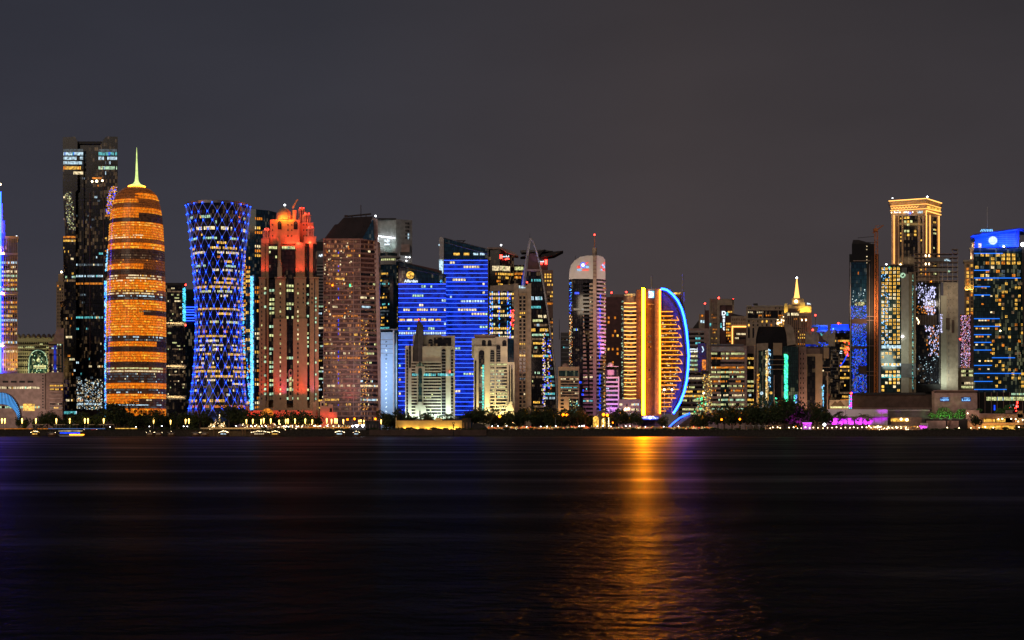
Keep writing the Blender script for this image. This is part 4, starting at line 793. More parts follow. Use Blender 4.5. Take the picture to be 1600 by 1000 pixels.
rows(T, [(896, 0), (912, 0)], 455, 645, 30, ['Ldco', 'Lgre', 'Ldim', 'Eblu2'], 1.8, .12, .5, .02, .3, off=1.3); rows(T, [(911, 0), (926, 0)], 444, 648, 33, ['Ltea', 'Lwhi', 'Ldco'], 2, .12, .4, .08, .4, off=.4)
glitter(T, [(889.5, 3), (893, 1)], 440, 490, .3, ['Eblu2', 'Eblu2', 'Ecya'], .7, 'blue_light_line'); glitter(T, [(889.5, 3), (894, 1)], 490, 570, .4, ['Lora', 'Lwhi'], .7, 'warm_light_line'); glitter(T, [(936, -1.4), (938.5, -1.4)], 460, 645, .17, ['Eblu2'], .8, 'blue_light_line', tall=2)
glitter(T, [(943, 5), (946, 8)], 440, 645, .35, ['Lwhi', 'Lora'], .8)
m = T.mb(); m.tube(T.p(929, 400, 4), T.p(929, 386, 4), 2.2, 'beige', 8); m.tube(T.p(929, 386, 4), T.p(929, 367, 4), .35, 'craneorange', 5); m.build('antenna'); beacon(T, 929, 366, 'Ered', .8, 4); mast(T, 899, 399, 407, 'darkgrey', .3, 4, 'aerial')
def emblem(cx_, sc__, d):
    m = T.mb(); c = T.p(cx_, 414.5, d); r = 4.2*T.k*sc__
    for i in range(18):
        a0, a1 = 2*math.pi*i/18, 2*math.pi*(i+1)/18; r2 = r*.72
        m.q([(c[0]+r*math.cos(a0), c[1], c[2]+r*math.sin(a0)), (c[0]+r*math.cos(a1), c[1], c[2]+r*math.sin(a1)), (c[0]+r2*math.cos(a1), c[1], c[2]+r2*math.sin(a1)), (c[0]+r2*math.cos(a0), c[1], c[2]+r2*math.sin(a0))], 'Eblu2')
        m.q([(c[0], c[1], c[2]), (c[0]+r2*math.cos(a0), c[1], c[2]+r2*math.sin(a0)), (c[0]+r2*math.cos(a1), c[1], c[2]+r2*math.sin(a1))], 'Etext')
    m.box(cx_-9*sc__, cx_-4.6*sc__, 416, 419, 'Ertext', d-.5, d-.1); m.box(cx_+4*sc__, cx_+9*sc__, 416, 418.5, 'Etextb', d-.5, d-.1); m.tube(T.p(cx_+2*sc__, 414, d-.4), T.p(cx_+8*sc__, 410, d-.4), .5, 'Ertext', 4)
    strokes(T, cx_-9*sc__, cx_-2*sc__, 420, 423, 'Etextb', 3, d-.4, r=.4, mb=m); strokes(T, cx_-1, cx_+9*sc__, 420, 423, 'Ertext', 4, d-.4, r=.4, mb=m); m.build('lit_emblem')
emblem(911, 1, -1.5); emblem(942, .35, -1.6)
lamp(T, 'AREA', 962, 520, -8, (942, 500, 3), 3600, (1, .3, .85), 60, 130, sx=4); lamp(T, 'SPOT', 962, 432, -9, (943, 412, 0), 3600, (1, .3, .8), 1, 50); lamp(T, 'AREA', 915, 470, -50, (912, 440, 0), 9000, (1, .78, .55), 20, 170)
m = T.mb(); m.prism(foot(906, 950, 14), 641, None, 'beige'); m.slab(archpts(928, 934, 650, 668), 'Lyel', -.4, 0); m.slab(archpts(940, 950, 652, 668), 'Lyel', -.3, 0); m.build('entrance_block')
T = Th('pink_lit_block', 'low small-domed block with pink-lit floor bands, beside the white-capped tower', 'building', 956, 1450)
m = T.mb(); m.prism(foot(946, 967, 20), 573, None, 'glass'); m.prism(foot(948, 966.5, 18), 572, 578, 'white'); m.build('wall'); m = T.mb(); m.lathe(954, [(5*math.cos(math.pi/2*i/6), 572-6*math.sin(math.pi/2*i/6)) for i in range(7)], 'white', 18); m.build('dome')
bands(T, [(947, 0), (967, 0)], 590, 645, 8, 'white', .38, .8); m = T.mb(); m.box(965.5, 967.5, 588, 650, 'white', -1, 0); m.build('corner_pier'); rows(T, [(947, 0), (965, 0)], 590, 645, 8, ['Ldco', 'Lcoo'], 2.2, .3, .35)
lamp(T, 'AREA', 958, 580, -18, (956, 576, 0), 2500, (1, .3, .5), 6, 170); lamp(T, 'AREA', 960, 640, -20, (958, 610, 0), 5000, (.75, .25, 1), 6, 170)
T = Th('beacon_tower', 'dark maroon tower with two red beacons and scattered yellow windows', 'tower', 962, 1660)
m = T.mb(); m.prism(foot(946, 976, 24), 464, None, 'maroon'); m.prism(foot(954, 978, 20), 460, 464, 'brown'); m.build('wall'); mast(T, 955.5, 457, 464, 'grey', .3, 2, 'beacon_mast', 'Ered'); mast(T, 978.5, 456, 461, 'grey', .3, 2, 'beacon_mast', 'Ered')
wins(T, [951, 957.5, 961, 965], frange(486, 640, 22), 2.8, 3.6, ['Lyel', 'Lora'], .28); glitter(T, [(971, -.3), (975, -.3)], 470, 640, .25, ['Ldco', 'Lgre'], 1.0)
T = Th('striped_led_block', 'slim block ringed by warm golden light lines, left of the orange-lit tower', 'building', 985, 1520)
m = T.mb(); m.prism([(974, 3), (979, 0), (991, 0), (996, 3), (996, 24), (974, 24)], 462, None, 'brown'); m.prism(foot(976, 993, 18), 459, 463, 'cream'); m.build('wall')
for i in range(25):
    y = 473.5+6.2*i; m = T.mb(); m.slab([(974.5, y+.6), (975.5, y-.6), (985, y+.0), (994, y-.6), (995.5, y+.6), (985, y+1.2)], 'Egold', -1.2, 0); m.build('light_line')
rows(T, [(976, -.1), (994, -.1)], 474, 622, 24, ['Ldim', 'Ldco', 'Lora'], 2, .25, .4); lamp(T, 'AREA', 985, 458, -6, (985, 461, 0), 600, (1, .6, .2), 2, 170)
T = Th('pavilion_building', 'two-storey mauve building with cool white windows and a small lit sign', 'building', 983, 1420)
m = T.mb(); m.prism(foot(966, 1001, 20), 624, None, 'pinkstone'); m.build('wall')
for y in (632, 640):
    for x0, x1 in ((967, 972.5), (986.5, 998), (1000.8, 1001)): rows(T, [(x0, 0), (x1, 0)], y-1.8, y+1.8, 1, ['Lcoo', 'Lwhi'], 1.8, 1, .9, 1, 0, gap=.08)
m = T.mb(); strokes(T, 975.5, 984, 636, 641, 'Ewarm', 6, -.6, r=.5, mb=m); strokes(T, 975, 990, 646, 649.5, 'Etext', 8, -.6, r=.45, mb=m); m.build('sign_lettering'); m = T.mb(); m.box(978, 981, 632, 635, 'maroon', -.3, 0); m.build('emblem'); lamp(T, 'AREA', 980, 640, -30, (982, 630, 0), 2600, (.8, .5, .9), 6, 170)

# orange tower with blue arc
T = Th('blue_arc_tower', 'brilliant orange-lit tower with a blue neon arc sweeping down its right side', 'tower', 1030, 1440)
ARC = [(1033, 451), (1042, 453), (1051, 460), (1059, 470), (1065, 482), (1069, 496), (1072.5, 515), (1075, 540), (1076, 556), (1075, 575), (1073, 595), (1069, 612), (1063, 628), (1056, 640), (1052, 646)]
m = T.mb(); m.slab([(1032, 451)]+ARC+[(1032, 646)], 'darkbrown', 3, 24); m.prism([(994, 4), (1003, 0), (1012, 0), (1012, 24), (994, 24)], 452, None, 'darkbrown'); m.prism(foot(1012, 1024, 22), 458, None, 'darkbrown'); m.prism([(1023, -1), (1033, -1), (1033, 24), (1023, 24)], 451, None, 'brown'); m.build('wall')
m = T.mb(); m.box(1003.3, 1007.3, 451, 648, 'Eora', -3.4, -3.2); m.build('orange_light_column'); m = T.mb(); m.box(1002.7, 1003.3, 450, 648, 'darkgrey', -3.6, 0); m.box(1007.3, 1007.9, 450, 648, 'darkgrey', -3.6, 0); m.box(1002.7, 1007.9, 449, 450.6, 'darkgrey', -3.8, 0); m.build('light_housing')  # added side shields keep the column's spill off the walls
for i in range(5):
    for x_, p_ in ((1001.5, 12000), (1009, 10000)): lamp(T, 'AREA', x_, 472+40*i, -4, (x_+(0 if x_ > 1005 else -1), 472+40*i, 0), p_*.3, (1, .24, .006), 22, 170, sx=3); m = T.mb(); m.box(1030.2, 1032.2, 453, 646, 'Eor2', -2.6, -1.4); m.build('orange_light_line')  # added area lamps imitate the column's orange halo on the walls
m = T.mb(); m.box(1012, 1023, 451, 458, 'cream', 1, 10); m.box(1012.5, 1022.5, 475, 476.2, 'cream', -1, 0); m.build('bridge')
for y, s_ in ((482, 1), (525, 1), (534, 1), (542, 1), (578, 1), (592, 1)): rows(T, [(1013, 0), (1018, 0)], y-1, y+1.5, 1, ['Lora', 'Ldim'], 2.5, .9, .9, 1, 0)
m = T.mb(); m.box(1013.5, 1022, 455, 465.5, 'Epanel', -1.4, -.3); o = m.build('lit_sign'); m = T.mb(); m.slab([(1017.5, 456), (1020, 458), (1020.5, 460.5), (1020, 463), (1017.5, 465), (1014, 465), (1017, 460.5), (1014, 456)], 'Ewhi', -1.8, -1.4); m.build('sign_emblem', o)
for (a, b) in zip(ARC, ARC[1:]):
    pass
m = T.mb(); gp = 0
for a, b in zip(ARC, ARC[1:]):
    m.tube(T.p(*a, -1), T.p(*b, -1), .95, 'Earc', 6)
m.build('blue_neon_arc')
m = T.mb()
for i in range(len(ARC)-1):
    a, b = ARC[i], ARC[i+1]; m.slab([(a[0]-4, a[1]+2), (a[0]+2.5, a[1]-1), (b[0]+2.5, b[1]-1), (b[0]-4, b[1]+2)], 'darkgrey', 1, 3+.01*i)
m.build('arc_frame')
def ain(y):
    for a, b in zip(ARC, ARC[1:]):
        if a[1] <= y <= b[1]: return a[0]+(b[0]-a[0])*(y-a[1])/(b[1]-a[1]+1e-6)
    return 1052
for i in range(24):
    y = 487+6.75*i; x1 = ain(y)-9-(5 if i % 2 else 0)-max(0, 500-y)*.45
    if y > 645: break
    m = T.mb(); m.box(1032.3, x1, y-.6, y+.25, 'Eor3', -1.2, 0); 
    if i % 2 == 0 and 500 < y < 600: m.slab([(x1-4, y-6), (x1-3.2, y-6), (x1, y), (x1-1, y)], 'Eor3', -1, 0)
    m.box(1032.5, x1+1, y-.2, y+1.4, 'brown', 0, 3.2); m.build('balcony_light')
glitter(T, [(1034, 2.8), (1060, 2.8)], 495, 640, .05, ['Lora', 'Lwhi'], 1.0, clip=lambda x, y: x < ain(y)-12)
for x in (1038, 1050): 
    m = T.mb(); m.tube(T.p(x, 648, -8), T.p(x, 610, -8), .25, 'white', 5); m.build('flood_mast'); beacon(T, x, 609, 'Ewarm', 1.0, -8)
for x, y0, y1 in ((1018, 427, 452), (1066.5, 425, 456)): mast(T, x, y0, y1, 'cream', .7, 23, 'mast', r2=.7)
m = T.mb(); m.slab([(1046, 457), (1070, 456), (1070, 490), (1062, 480), (1055, 465)], 'brown', 12, 22); m.slab([(1046, 456), (1064, 455.5), (1062, 458), (1048, 458.5)], 'Lyel', 9, 11); m.box(1067, 1070, 455, 520, 'beige', 8, 20)
for x in (1057, 1061, 1065): m.box(x, x+1, 459, 472, 'cream', 9, 11)
m.build('rear_frame')
m = T.mb(); m.box(1000, 1030, 650, 656, 'blueroof', -14, 0); m.build('entrance_canopy'); m = T.mb(); strokes(T, 1003, 1013, 651, 654, 'Etext', 6, -14.6, r=.5, mb=m); m.ball(T.p(1015.8, 652.5, -14.8), 1.2, 'Ewhi'); strokes(T, 1019, 1029, 651, 654, 'Etext', 6, -14.6, r=.5, mb=m); m.build('sign_lettering')
lamp(T, 'AREA', 1016, 653, -19, (1016, 653, -14), 700, (.1, .1, 1), 2, 170, sx=14)
T = Th('ramp_arc', 'blue neon-edged ramp rising beside the foot of the orange-lit tower', 'ramp', 1065, 1385)
m = T.mb(); m.slab([(1046, 671), (1078, 644), (1080, 650), (1052, 671)], 'lightgrey', 0, 6); m.build('ramp_wall'); m = T.mb()
RA = [(1045, 668), (1053, 660), (1062, 653), (1070, 649), (1077.5, 646)]
for a, b in zip(RA, RA[1:]): m.tube(T.p(*a, -.6), T.p(*b, -.6), .7, 'Eblue', 5)
m.build('neon_edge')
# office with ribbon windows & its left wing
T = Th('rear_ribbon_office', 'mauve ribbon-windowed office with a small white sign, just right of the blue arc', 'building', 1084, 1600)
m = T.mb(); m.prism(foot(1060, 1108, 24), 513, None, 'pinkstone'); m.slab([(1082, 513), (1092, 500), (1092, 513)], 'darkgrey', 1, 12); m.build('wall')
bands(T, [(1061, -.2), (1100, -.2)], 518, 650, 19, 'lightgrey', .3, .5); 
m = T.mb()
for i in range(19): m.box(1061, 1100, 520.2+6.95*i, 523.4+6.95*i, 'glass', -.25, 0)
m.build('glazing')
rows(T, [(1066, -.25), (1100, -.25)], 546, 650, 15, PG, 1.8, .72, .42, .4, .05, off=.3); rows(T, [(1086, -.25), (1095, -.25)], 525, 540, 2, ['Ltea'], 4, .7, .4)
m = T.mb(); strokes(T, 1075, 1092.5, 544, 546.5, 'Etext', 9, -1, r=.35, mb=m); strokes(T, 1075, 1092.5, 547, 550, 'Etext', 9, -1, r=.35, mb=m); m.build('sign_lettering')
glitter(T, [(1085, -.8), (1110, -.8)], 620, 655, .1, ['Egreen', 'Lora', 'Lgre'], 1.1)
T = Th('ribbon_office', 'wide stone office block with yellow-lit ribbon windows behind the dark trees', 'building', 1138, 1440)
m = T.mb(); m.prism([(1104, 0), (1164, 0), (1178, 6), (1178, 30), (1104, 30)], 540, None, 'pinkstone'); m.prism(foot(1110, 1162, 26), 537.5, 541, 'grey'); m.box(1108, 1109.5, 538, 655, 'beige', -1, 0); m.box(1164, 1167, 540, 655, 'pinkstone', -1, 2); m.build('wall')
m = T.mb()
for i in range(14): m.box(1111, 1163, 550.8+7.2*i, 554.2+7.2*i, 'glass', -.25, 0)
m.box(1112, 1126, 550, 575, 'glass', -.3, 0); m.box(1126, 1139, 575, 655, 'glassteal', -.22, 0)
m.prism([(1167.5, 1.2), (1177.3, 5.4), (1177.3, 7), (1167.5, 3)], 552, 650, 'glass'); m.build('glazing')
rows(T, [(1111, -.3), (1163, -.3)], 549, 650, 14, ['Lgye', 'Lgye', 'Lwhi', 'Lgre', 'Lora'], 1.9, .78, .4, .3, .06, off=.25, keep=.35); rows(T, [(1167.5, 1.2), (1177.3, 5.4)], 549, 650, 14, ['Lgye', 'Lyel', 'Lcoo'], 2.4, .3, .45, .6, .3, off=.4)
m = T.mb(); m.box(1112, 1162, 542, 548.5, 'lightgrey', -.6, 0); m.build('parapet_panel')
m = T.mb(); m.box(1090, 1104, 536, 580, 'darkbrown', 2, 16); m.box(1104, 1107, 537, 582, 'beige', -2, 2); m.box(1097, 1107, 580, 584, 'darkgrey', -3, 2); m.box(1100.5, 1102.5, 584, 615, 'beige', -2, 0); m.box(1097, 1103, 562, 578, 'Lora', 1.5, 2); m.build('stair_tower')
m = T.mb(); m.tube(T.p(1097, 541, 1), T.p(1099.5, 547, 1), .5, 'Lcoo'); m.tube(T.p(1099.5, 547, 1), T.p(1097, 550, 1), .5, 'Lcoo'); m.build('sign_emblem'); glitter(T, [(1098, -3.5), (1112, -3.5)], 585, 645, .15, ['Lgye', 'Lyel'], .9); beacon(T, 1099.5, 614.5, 'Ewarm', .8, -4)
T = Th('vertical_sign_tower', 'beige-framed tower with red beacons and tall vertical white lettering', 'tower', 1122, 1680)
m = T.mb(); m.prism(foot(1092, 1105, 20), 491, None, 'beige'); m.prism([(1101, -1), (1108, -1), (1108, 20), (1101, 20)], 485, None, 'maroon'); m.prism(foot(1108.5, 1122, 24), 467, None, 'brown'); m.box(1108.5, 1110.5, 466.5, 540, 'beige', -1, 0); m.prism([(1121, -1), (1124.5, -1), (1124.5, 24), (1121, 24)], 467, None, 'beige')
m.box(1124.5, 1146, 467, 477, 'beige', -1, 24); m.box(1144.5, 1147, 467, 490, 'beige', -1, 20); m.prism([(1124.5, 1), (1145, 1), (1145, 24), (1124.5, 24)], 477, None, 'maroon'); m.build('wall')
fins(T, [(1110, -.2), (1121, -.2)], 473, 545, [1111.5, 1113.5, 1116, 1118.5, 1120.5], .9, 'beige', .5); rows(T, [(1111, -.1), (1121, -.1)], 480, 545, 14, ['Lyel', 'Lora', 'Ldim'], 1.8, .45, .45); rows(T, [(1094, -.1), (1101, -.1)], 500, 545, 9, ['Lyel', 'Lora'], 3, .55, .45); rows(T, [(1134.5, .8), (1144, .8)], 485, 545, 13, ['Lyel', 'Lgye', 'Lora'], 2.4, .6, .55)
rows(T, [(1094, -.1), (1101, -.1)], 500, 505, 1, ['Lcoo'], 3, 1, .8, 1, 0)
for q_ in ((1125.5, 1128, 505, 512, 'Ltea', -1.4, -1), (1135, 1138, 488, 493, 'Ltea', 0, .6), (1109, 1111, 505, 510, 'Ltea', -1.4, -1)): m = T.mb(); m.box(*q_); m.build('teal_window')
beacon(T, 1097, 493.5, 'Lora', 1.2, -1); mast(T, 1101.5, 474, 486, 'grey', .35, 2, 'beacon_mast', 'Ered'); beacon(T, 1123, 465.5, 'Ered', 1.1); beacon(T, 1145.5, 468, 'Ered', 1.1)
m = T.mb(); m.box(1128.5, 1134, 478, 545, 'maroon', -1.2, 1); m.build('sign_board')
for ch, y, h_ in (('D', 489.5, 6.5), ('u', 495.5, 4), ('s', 501, 4.4), ('i', 506.5, 6.2), ('t', 513.5, 5.5)): text(T, ch, 1131, y, h_, 'Etext', -1.8, bold=.03)
T = Th('gold_line_block', 'beige block edged with an L-shaped golden light line', 'building', 1154, 1640)
m = T.mb(); m.prism(foot(1142, 1167, 22), 494, None, 'beige'); m.slab([(1146, 490), (1165, 494), (1142, 494)], 'darkgrey', 1, 16); m.box(1146.5, 1166, 512, 545, 'darkbrown', -.4, 0); m.build('wall')
m = T.mb()
for i in range(8):
    for y in (497.5, 503.5): m.box(1144.5+2.7*i, 1145.6+2.7*i, y, y+3.5, 'darkbrown', -.2, 0)
m.build('slot_windows'); m = T.mb(); m.box(1143.5, 1166.5, 509.5, 511.3, 'Egold', -1.2, 0); m.box(1143.5, 1145, 511.3, 545, 'Egold', -1.2, 0); m.build('golden_light_line'); rows(T, [(1148, -.4), (1165, -.4)], 512, 545, 5, ['Lwhi', 'Ldim'], 2, .35, .4)
T = Th('beige_hotel', 'beige stone hotel with dark glazed upper floors, left of the gold-spired tower', 'building', 1196, 1620)
m = T.mb(); m.prism(foot(1166, 1228, 26), 479, None, 'beige'); m.build('wall'); m = T.mb(); m.box(1168, 1228, 485, 497, 'glass', -.25, 0); m.build('glazing')
fins(T, [(1166, 0), (1228, 0)], 485, 497, [1168, 1192, 1216], 1, 'beige', .6)
for y_ in (497.5, 477.5): m = T.mb(); m.box(1165, 1229, y_, y_+1.8, 'cream', -1.2, 0); m.build('cornice')
wins(T, [1170+7.0*i for i in range(9)], [502, 508], 2.4, 3.4, ['Lora', 'Lyel'], .35, -.2, dark='glass'); wins(T, [1170, 1172.5, 1212, 1218], [481.5], 1.6, 2.2, ['glass'], 1, -.2)
for i, y in enumerate((488, 493)): rows(T, [(1168, -.3), (1227, -.3)], y-2, y+2, 1, ['Lora', 'Lyel', 'Lwhi'], 2.8, .4, .55, 0, 0, gap=.25)
for x in (1170, 1177, 1199, 1206, 1213):
    m = T.mb(); m.slab(archpts(x-1.4, x+1.4, 512, 528), 'glass', -.2, 0); m.build('arched_window')
m = T.mb(); m.prism(foot(1177, 1184, 14), 474, 479, 'darkgrey'); m.build('roof_hut'); glitter(T, [(1214, -.5), (1228, -.5)], 495, 512, .25, ['Lyel', 'Lora', 'Ewarm'], 1.1)
T = Th('gold_spire_tower', 'stone tower with gold floodlit crown and a tapering gold spire', 'tower', 1247, 1600)
m = T.mb(); m.prism(foot(1225, 1268, 28), 476, None, 'beige'); m.box(1225, 1231, 474, 492, 'cream', -1, 4); m.box(1250, 1258, 473, 478, 'cream', -2, 6); m.box(1249, 1267, 478, 491, 'cream', -.8, 4); m.build('wall')
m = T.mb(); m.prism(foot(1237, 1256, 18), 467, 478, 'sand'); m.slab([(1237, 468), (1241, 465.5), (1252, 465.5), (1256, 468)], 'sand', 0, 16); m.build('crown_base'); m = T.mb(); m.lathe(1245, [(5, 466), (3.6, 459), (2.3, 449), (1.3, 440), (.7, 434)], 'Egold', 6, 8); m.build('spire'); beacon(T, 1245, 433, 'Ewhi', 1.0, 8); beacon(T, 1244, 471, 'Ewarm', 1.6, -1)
m = T.mb(); strokes(T, 1261, 1267, 473, 476, 'Etext', 4, -1, r=.4, mb=m); m.build('sign_lettering')
fins(T, [(1225, 0), (1268, 0)], 493, 560, [1227+3.1*i for i in range(14)], 1.2, 'sand', .8); m = T.mb(); m.box(1230, 1248, 482, 545, 'darkbrown', -.3, 0); m.box(1251, 1261, 494, 545, 'darkbrown', -.3, 0); m.build('glazing')
rows(T, [(1230, -.3), (1248, -.3)], 488, 494, 1, ['Lwhi', 'Lgye'], 2, .9, .7, 1, 0); rows(T, [(1228, -.3), (1262, -.3)], 496, 545, 10, ['Lyel', 'Lora'], 3, .22, .45); wins(T, [1252.5, 1259], [500], 2, 3, ['Ewarm'], 1, -.5)
for x in (1227, 1251, 1256, 1261, 1265.5): lamp(T, 'SPOT', x, 493, -5, (x, 476, 0), 9000, (1, .58, .05), .4, 70, .6)
lamp(T, 'SPOT', 1253, 478, -20, (1247, 469, 3), 4000, (1, .65, .2), 1, 70)
for x, y, yb in ((1274, 492.5, 545), (1270, 515.5, 530)):
    T2 = Th('beacon_mast', 'red-lit mast %s the gold-spired tower' % ('tall at the right side of' if x == 1274 else 'short and low beside'), 'mast', x, 1590, z=G); b = T2.mb(); b.tube((0, 0, 0), T2.p(x, y, 0), .35, 'grey'); b.build('pole'); beacon(T2, x, y)
# blue crown building
T = Th('blue_crowned_block', 'dark block with a blue-lit crown and warm windows, beside the black unfinished tower', 'building', 1298, 1640)
m = T.mb(); m.prism(foot(1276, 1292, 20), 516, None, 'brown'); m.prism(foot(1298, 1330, 24), 516, None, 'glass'); m.box(1268, 1293, 508, 510, 'cream', -2, 12); m.box(1278, 1293, 509, 516, 'crownblue', 0, 12); m.box(1298, 1327, 507, 516, 'crownblue', -.5, 12); m.build('wall')
for x in (1280, 1290, 1304, 1314, 1324): lamp(T, 'SPOT', x, 519, -7, (x, 509, 0), 14000, (.02, .1, 1), .5, 110)
m = T.mb()
for i in range(6): m.box(1279+2.4*i, 1279.6+2.4*i, 510, 516, 'Eblu2', -.3, 0)
m.box(1300, 1326, 507, 508, 'Eblu2', -1.2, -.6); m.build('crown_lights'); beacon(T, 1310, 505, 'Ered'); beacon(T, 1302, 514, 'Epanel', .9, -1); beacon(T, 1314, 505.5, 'Lora', .9)
rows(T, [(1300, 0), (1328, 0)], 518, 640, 21, ['Lora', 'Lyel', 'Ldim'], 3, .5, .5, .1, .15)
m = T.mb(); b = [(1310, 573), (1315, 570), (1319, 564), (1322, 558), (1325, 553)]
for p_, q_ in zip(b, b[1:]): m.tube(T.p(*p_, -1.5), T.p(*q_, -1.5), .45, 'Eblu2')
m.build('curved_light_line'); m = T.mb(); strokes(T, 1308, 1316, 549, 553, 'Etext', 5, -1, r=.5, mb=m); m.build('sign_lettering'); glitter(T, [(1319, -.6), (1327, -.6)], 533, 556, .3, ['Lora', 'Ered', 'Lora'], 1.1)
# sail fins building
T = Th('winged_roof_building', 'office building with pale sail-like fins standing on its roof and blue glass below them', 'building', 1282, 1520)
m = T.mb(); m.prism(foot(1258, 1296, 24), 542, None, 'darkbrown'); m.prism(foot(1296, 1312, 24), 542, None, 'glass'); m.box(1258, 1296, 535, 542, 'glassblue', 1, 20); m.build('wall')
m = T.mb()
for P_ in ([(1259, 518), (1268, 524), (1275, 522), (1275, 538), (1259, 538)], [(1275, 518), (1280, 524), (1279, 540), (1275, 540)], [(1284, 524), (1293, 517), (1293, 534), (1286, 530)], [(1294, 524), (1305, 518), (1305, 541), (1294, 541)]): m.slab(P_, 'beige', -1, 3)
m.build('sail_fin'); m = T.mb(); m.box(1259, 1275, 536.5, 541, 'Blue_backlit_glass', -.2, 1); m.slab([(1282, 520), (1286, 523), (1283, 525)], 'Ltea', -1.6, -1.2); m.build('lit_glazing'); glitter(T, [(1277, -.4), (1296, -.4)], 535, 541, .4, ['Eblu2', 'Ldco'], .9)
bands(T, [(1298, -.2), (1311, -.2)], 548, 616, 13, 'grey', .15, .4); mast(T, 1281, 503, 525, 'grey', .3, 2)
T = Th('brown_slab_building', 'plain brown and mauve slabs with dark glass panels, below the sail-like fins', 'building', 1270, 1450)
m = T.mb(); m.prism(foot(1247, 1260, 22), 542, None, 'pinkstone'); m.prism(foot(1260, 1285, 22), 553, None, 'sand'); m.prism([(1261, 4), (1281, 4), (1281, 20), (1261, 20)], 544, 555, 'brown'); m.prism(foot(1285, 1297, 22), 560, None, 'glass'); m.prism(foot(1287, 1295, 20), 543, 562, 'sand'); m.box(1292, 1294, 582, 650, 'beige', -1, 0); m.build('wall')
m = T.mb(); m.box(1261, 1274, 557, 646, 'glass', -.3, 0); m.build('dark_glazing'); wins(T, [1251, 1255.3], frange(549, 633, 11), 1.5, 3, ['Lwhi'], .0, -.2, dark='black')
for y in (574, 581): m = T.mb(); m.box(1285, 1297, y-.5, y+.5, 'beige', -1, 0); m.build('ledge')
beacon(T, 1286, 579, 'Lwhi', .8); glitter(T, [(1284.5, -1.2), (1287, -1.2)], 600, 645, .2, ['Epanel', 'Ltea'], 1.0, tall=2); wash(T, 1247, 1285, 655, 600, 5000, (1, .55, .35), -16, 3)
T = Th('barrel_glass_building', 'dark barrel-curved glass building with tall lit glass bays and a green light column', 'building', 1212, 1425)
m = T.mb(); m.slab([(1178, 655), (1178, 545), (1179, 522), (1182, 512), (1186, 510), (1226, 510), (1229, 520), (1230, 541), (1248, 541), (1248, 655)], 'roofglass', 2, 26); m.slab([(1225, 508), (1233, 506), (1240, 513), (1243, 538), (1230, 540), (1229, 523)], 'beige', 0, 24); m.slab([(1178, 600), (1178, 528), (1181, 513), (1186, 509), (1184, 514), (1181, 530), (1180, 600)], 'beige', -1, 4); m.build('shell')
m = T.mb(); m.slab([(1182, 537), (1200, 536), (1200, 541), (1200, 546), (1185, 548), (1185, 655), (1182, 655)], 'beige', -2, 2); m.box(1208, 1222, 536, 555, 'sand', -2, 2); m.box(1223, 1247, 541, 655, 'glassteal', 0, 2); m.box(1200, 1208, 546, 655, 'glassblue', -1, 2); m.build('front_walls')
m = T.mb(); 
for x in (1192, 1199.5): m.box(x-.4, x+.4, 547, 650, 'cream', -2.6, -1)
for x in (1209.5, 1222): m.box(x-.6, x+.6, 586, 650, 'pinkstone', -1, 2)
for y in (562, 570, 577): m.box(1201, 1226, y-.4, y+.4, 'sand', -1.4, 0)
m.build('mullion'); m = T.mb(); m.box(1185.4, 1200, 548, 652, 'glassteal', -1, 1); m.build('glass_bay')
rows(T, [(1186, -1.2), (1207, -1.2)], 632, 652, 3, ['Lgye', 'Lcoo', 'Ldco'], 2.4, .7, .5); glitter(T, [(1196.5, -1.8), (1200, -1.8)], 548, 625, .8, ['Lyel', 'Lwhi'], .9, 'warm_light_line', tall=1.8); glitter(T, [(1183, -2.4), (1186, -2.4)], 585, 652, .5, ['Lyel', 'Lora'], .8); glitter(T, [(1200, -1.4), (1204, -1.4)], 546, 605, .25, ['Epanel', 'Lcoo'], .8, tall=1.6)
glitter(T, [(1226, -.6), (1230.5, -.6)], 555, 650, 1.6, ['Egreen', 'Eteal'], 1.1, 'green_light_column', tall=1.6); glitter(T, [(1212, -1.6), (1214, -1.6)], 622, 645, 1, ['Egreen', 'Ltea'], .9, 'green_light_line'); glitter(T, [(1243, -.6), (1245, -.6)], 617, 645, 1.4, ['Eblu2', 'Epanel'], .9, 'blue_light_line'); glitter(T, [(1240.5, -.6), (1242.5, -.6)], 617, 645, 1, ['Egreen', 'Ltea'], .9, 'green_light_line')
beacon(T, 1190, 614.5, 'Lcoo', 1.6, -2); beacon(T, 1204.5, 614, 'Lyel', 1.3, -2); wash(T, 1182, 1208, 655, 600, 3500, (1, .75, .45), -9, 2)

# ================================================================ right part of the skyline
T = Th('black_construction_tower', 'black unfinished tower with scattered blue glints on its glass, beside the orange crane', 'tower', 1348, 1500)
m = T.mb(); m.prism(foot(1327, 1373, 24), 397, None, 'black'); m.prism(foot(1331, 1366, 20), 381, 397, 'black'); m.slab([(1331, 381), (1333, 374), (1342, 374), (1356, 378), (1366, 382)], 'darkgrey', 4, 16); m.build('structure_frame')
m = T.mb(); m.box(1330, 1354, 410, 616, 'glassblue', -.4, 0); m.build('glazing')
m = T.mb(); m.box(1328, 1329.3, 410, 616, 'lightgrey', -1.2, 0); m.box(1358, 1359.2, 412, 616, 'grey', -1.2, 0); m.box(1333, 1360, 407, 408, 'beige', -1, 0)
for y in (494, 500, 540, 580, 586): m.box(1354, 1372, y, y+1, 'brown', -1.4, 0)
for x in (1362, 1366, 1370): m.box(x, x+.8, 400, 616, 'darkbrown', -1, 0)
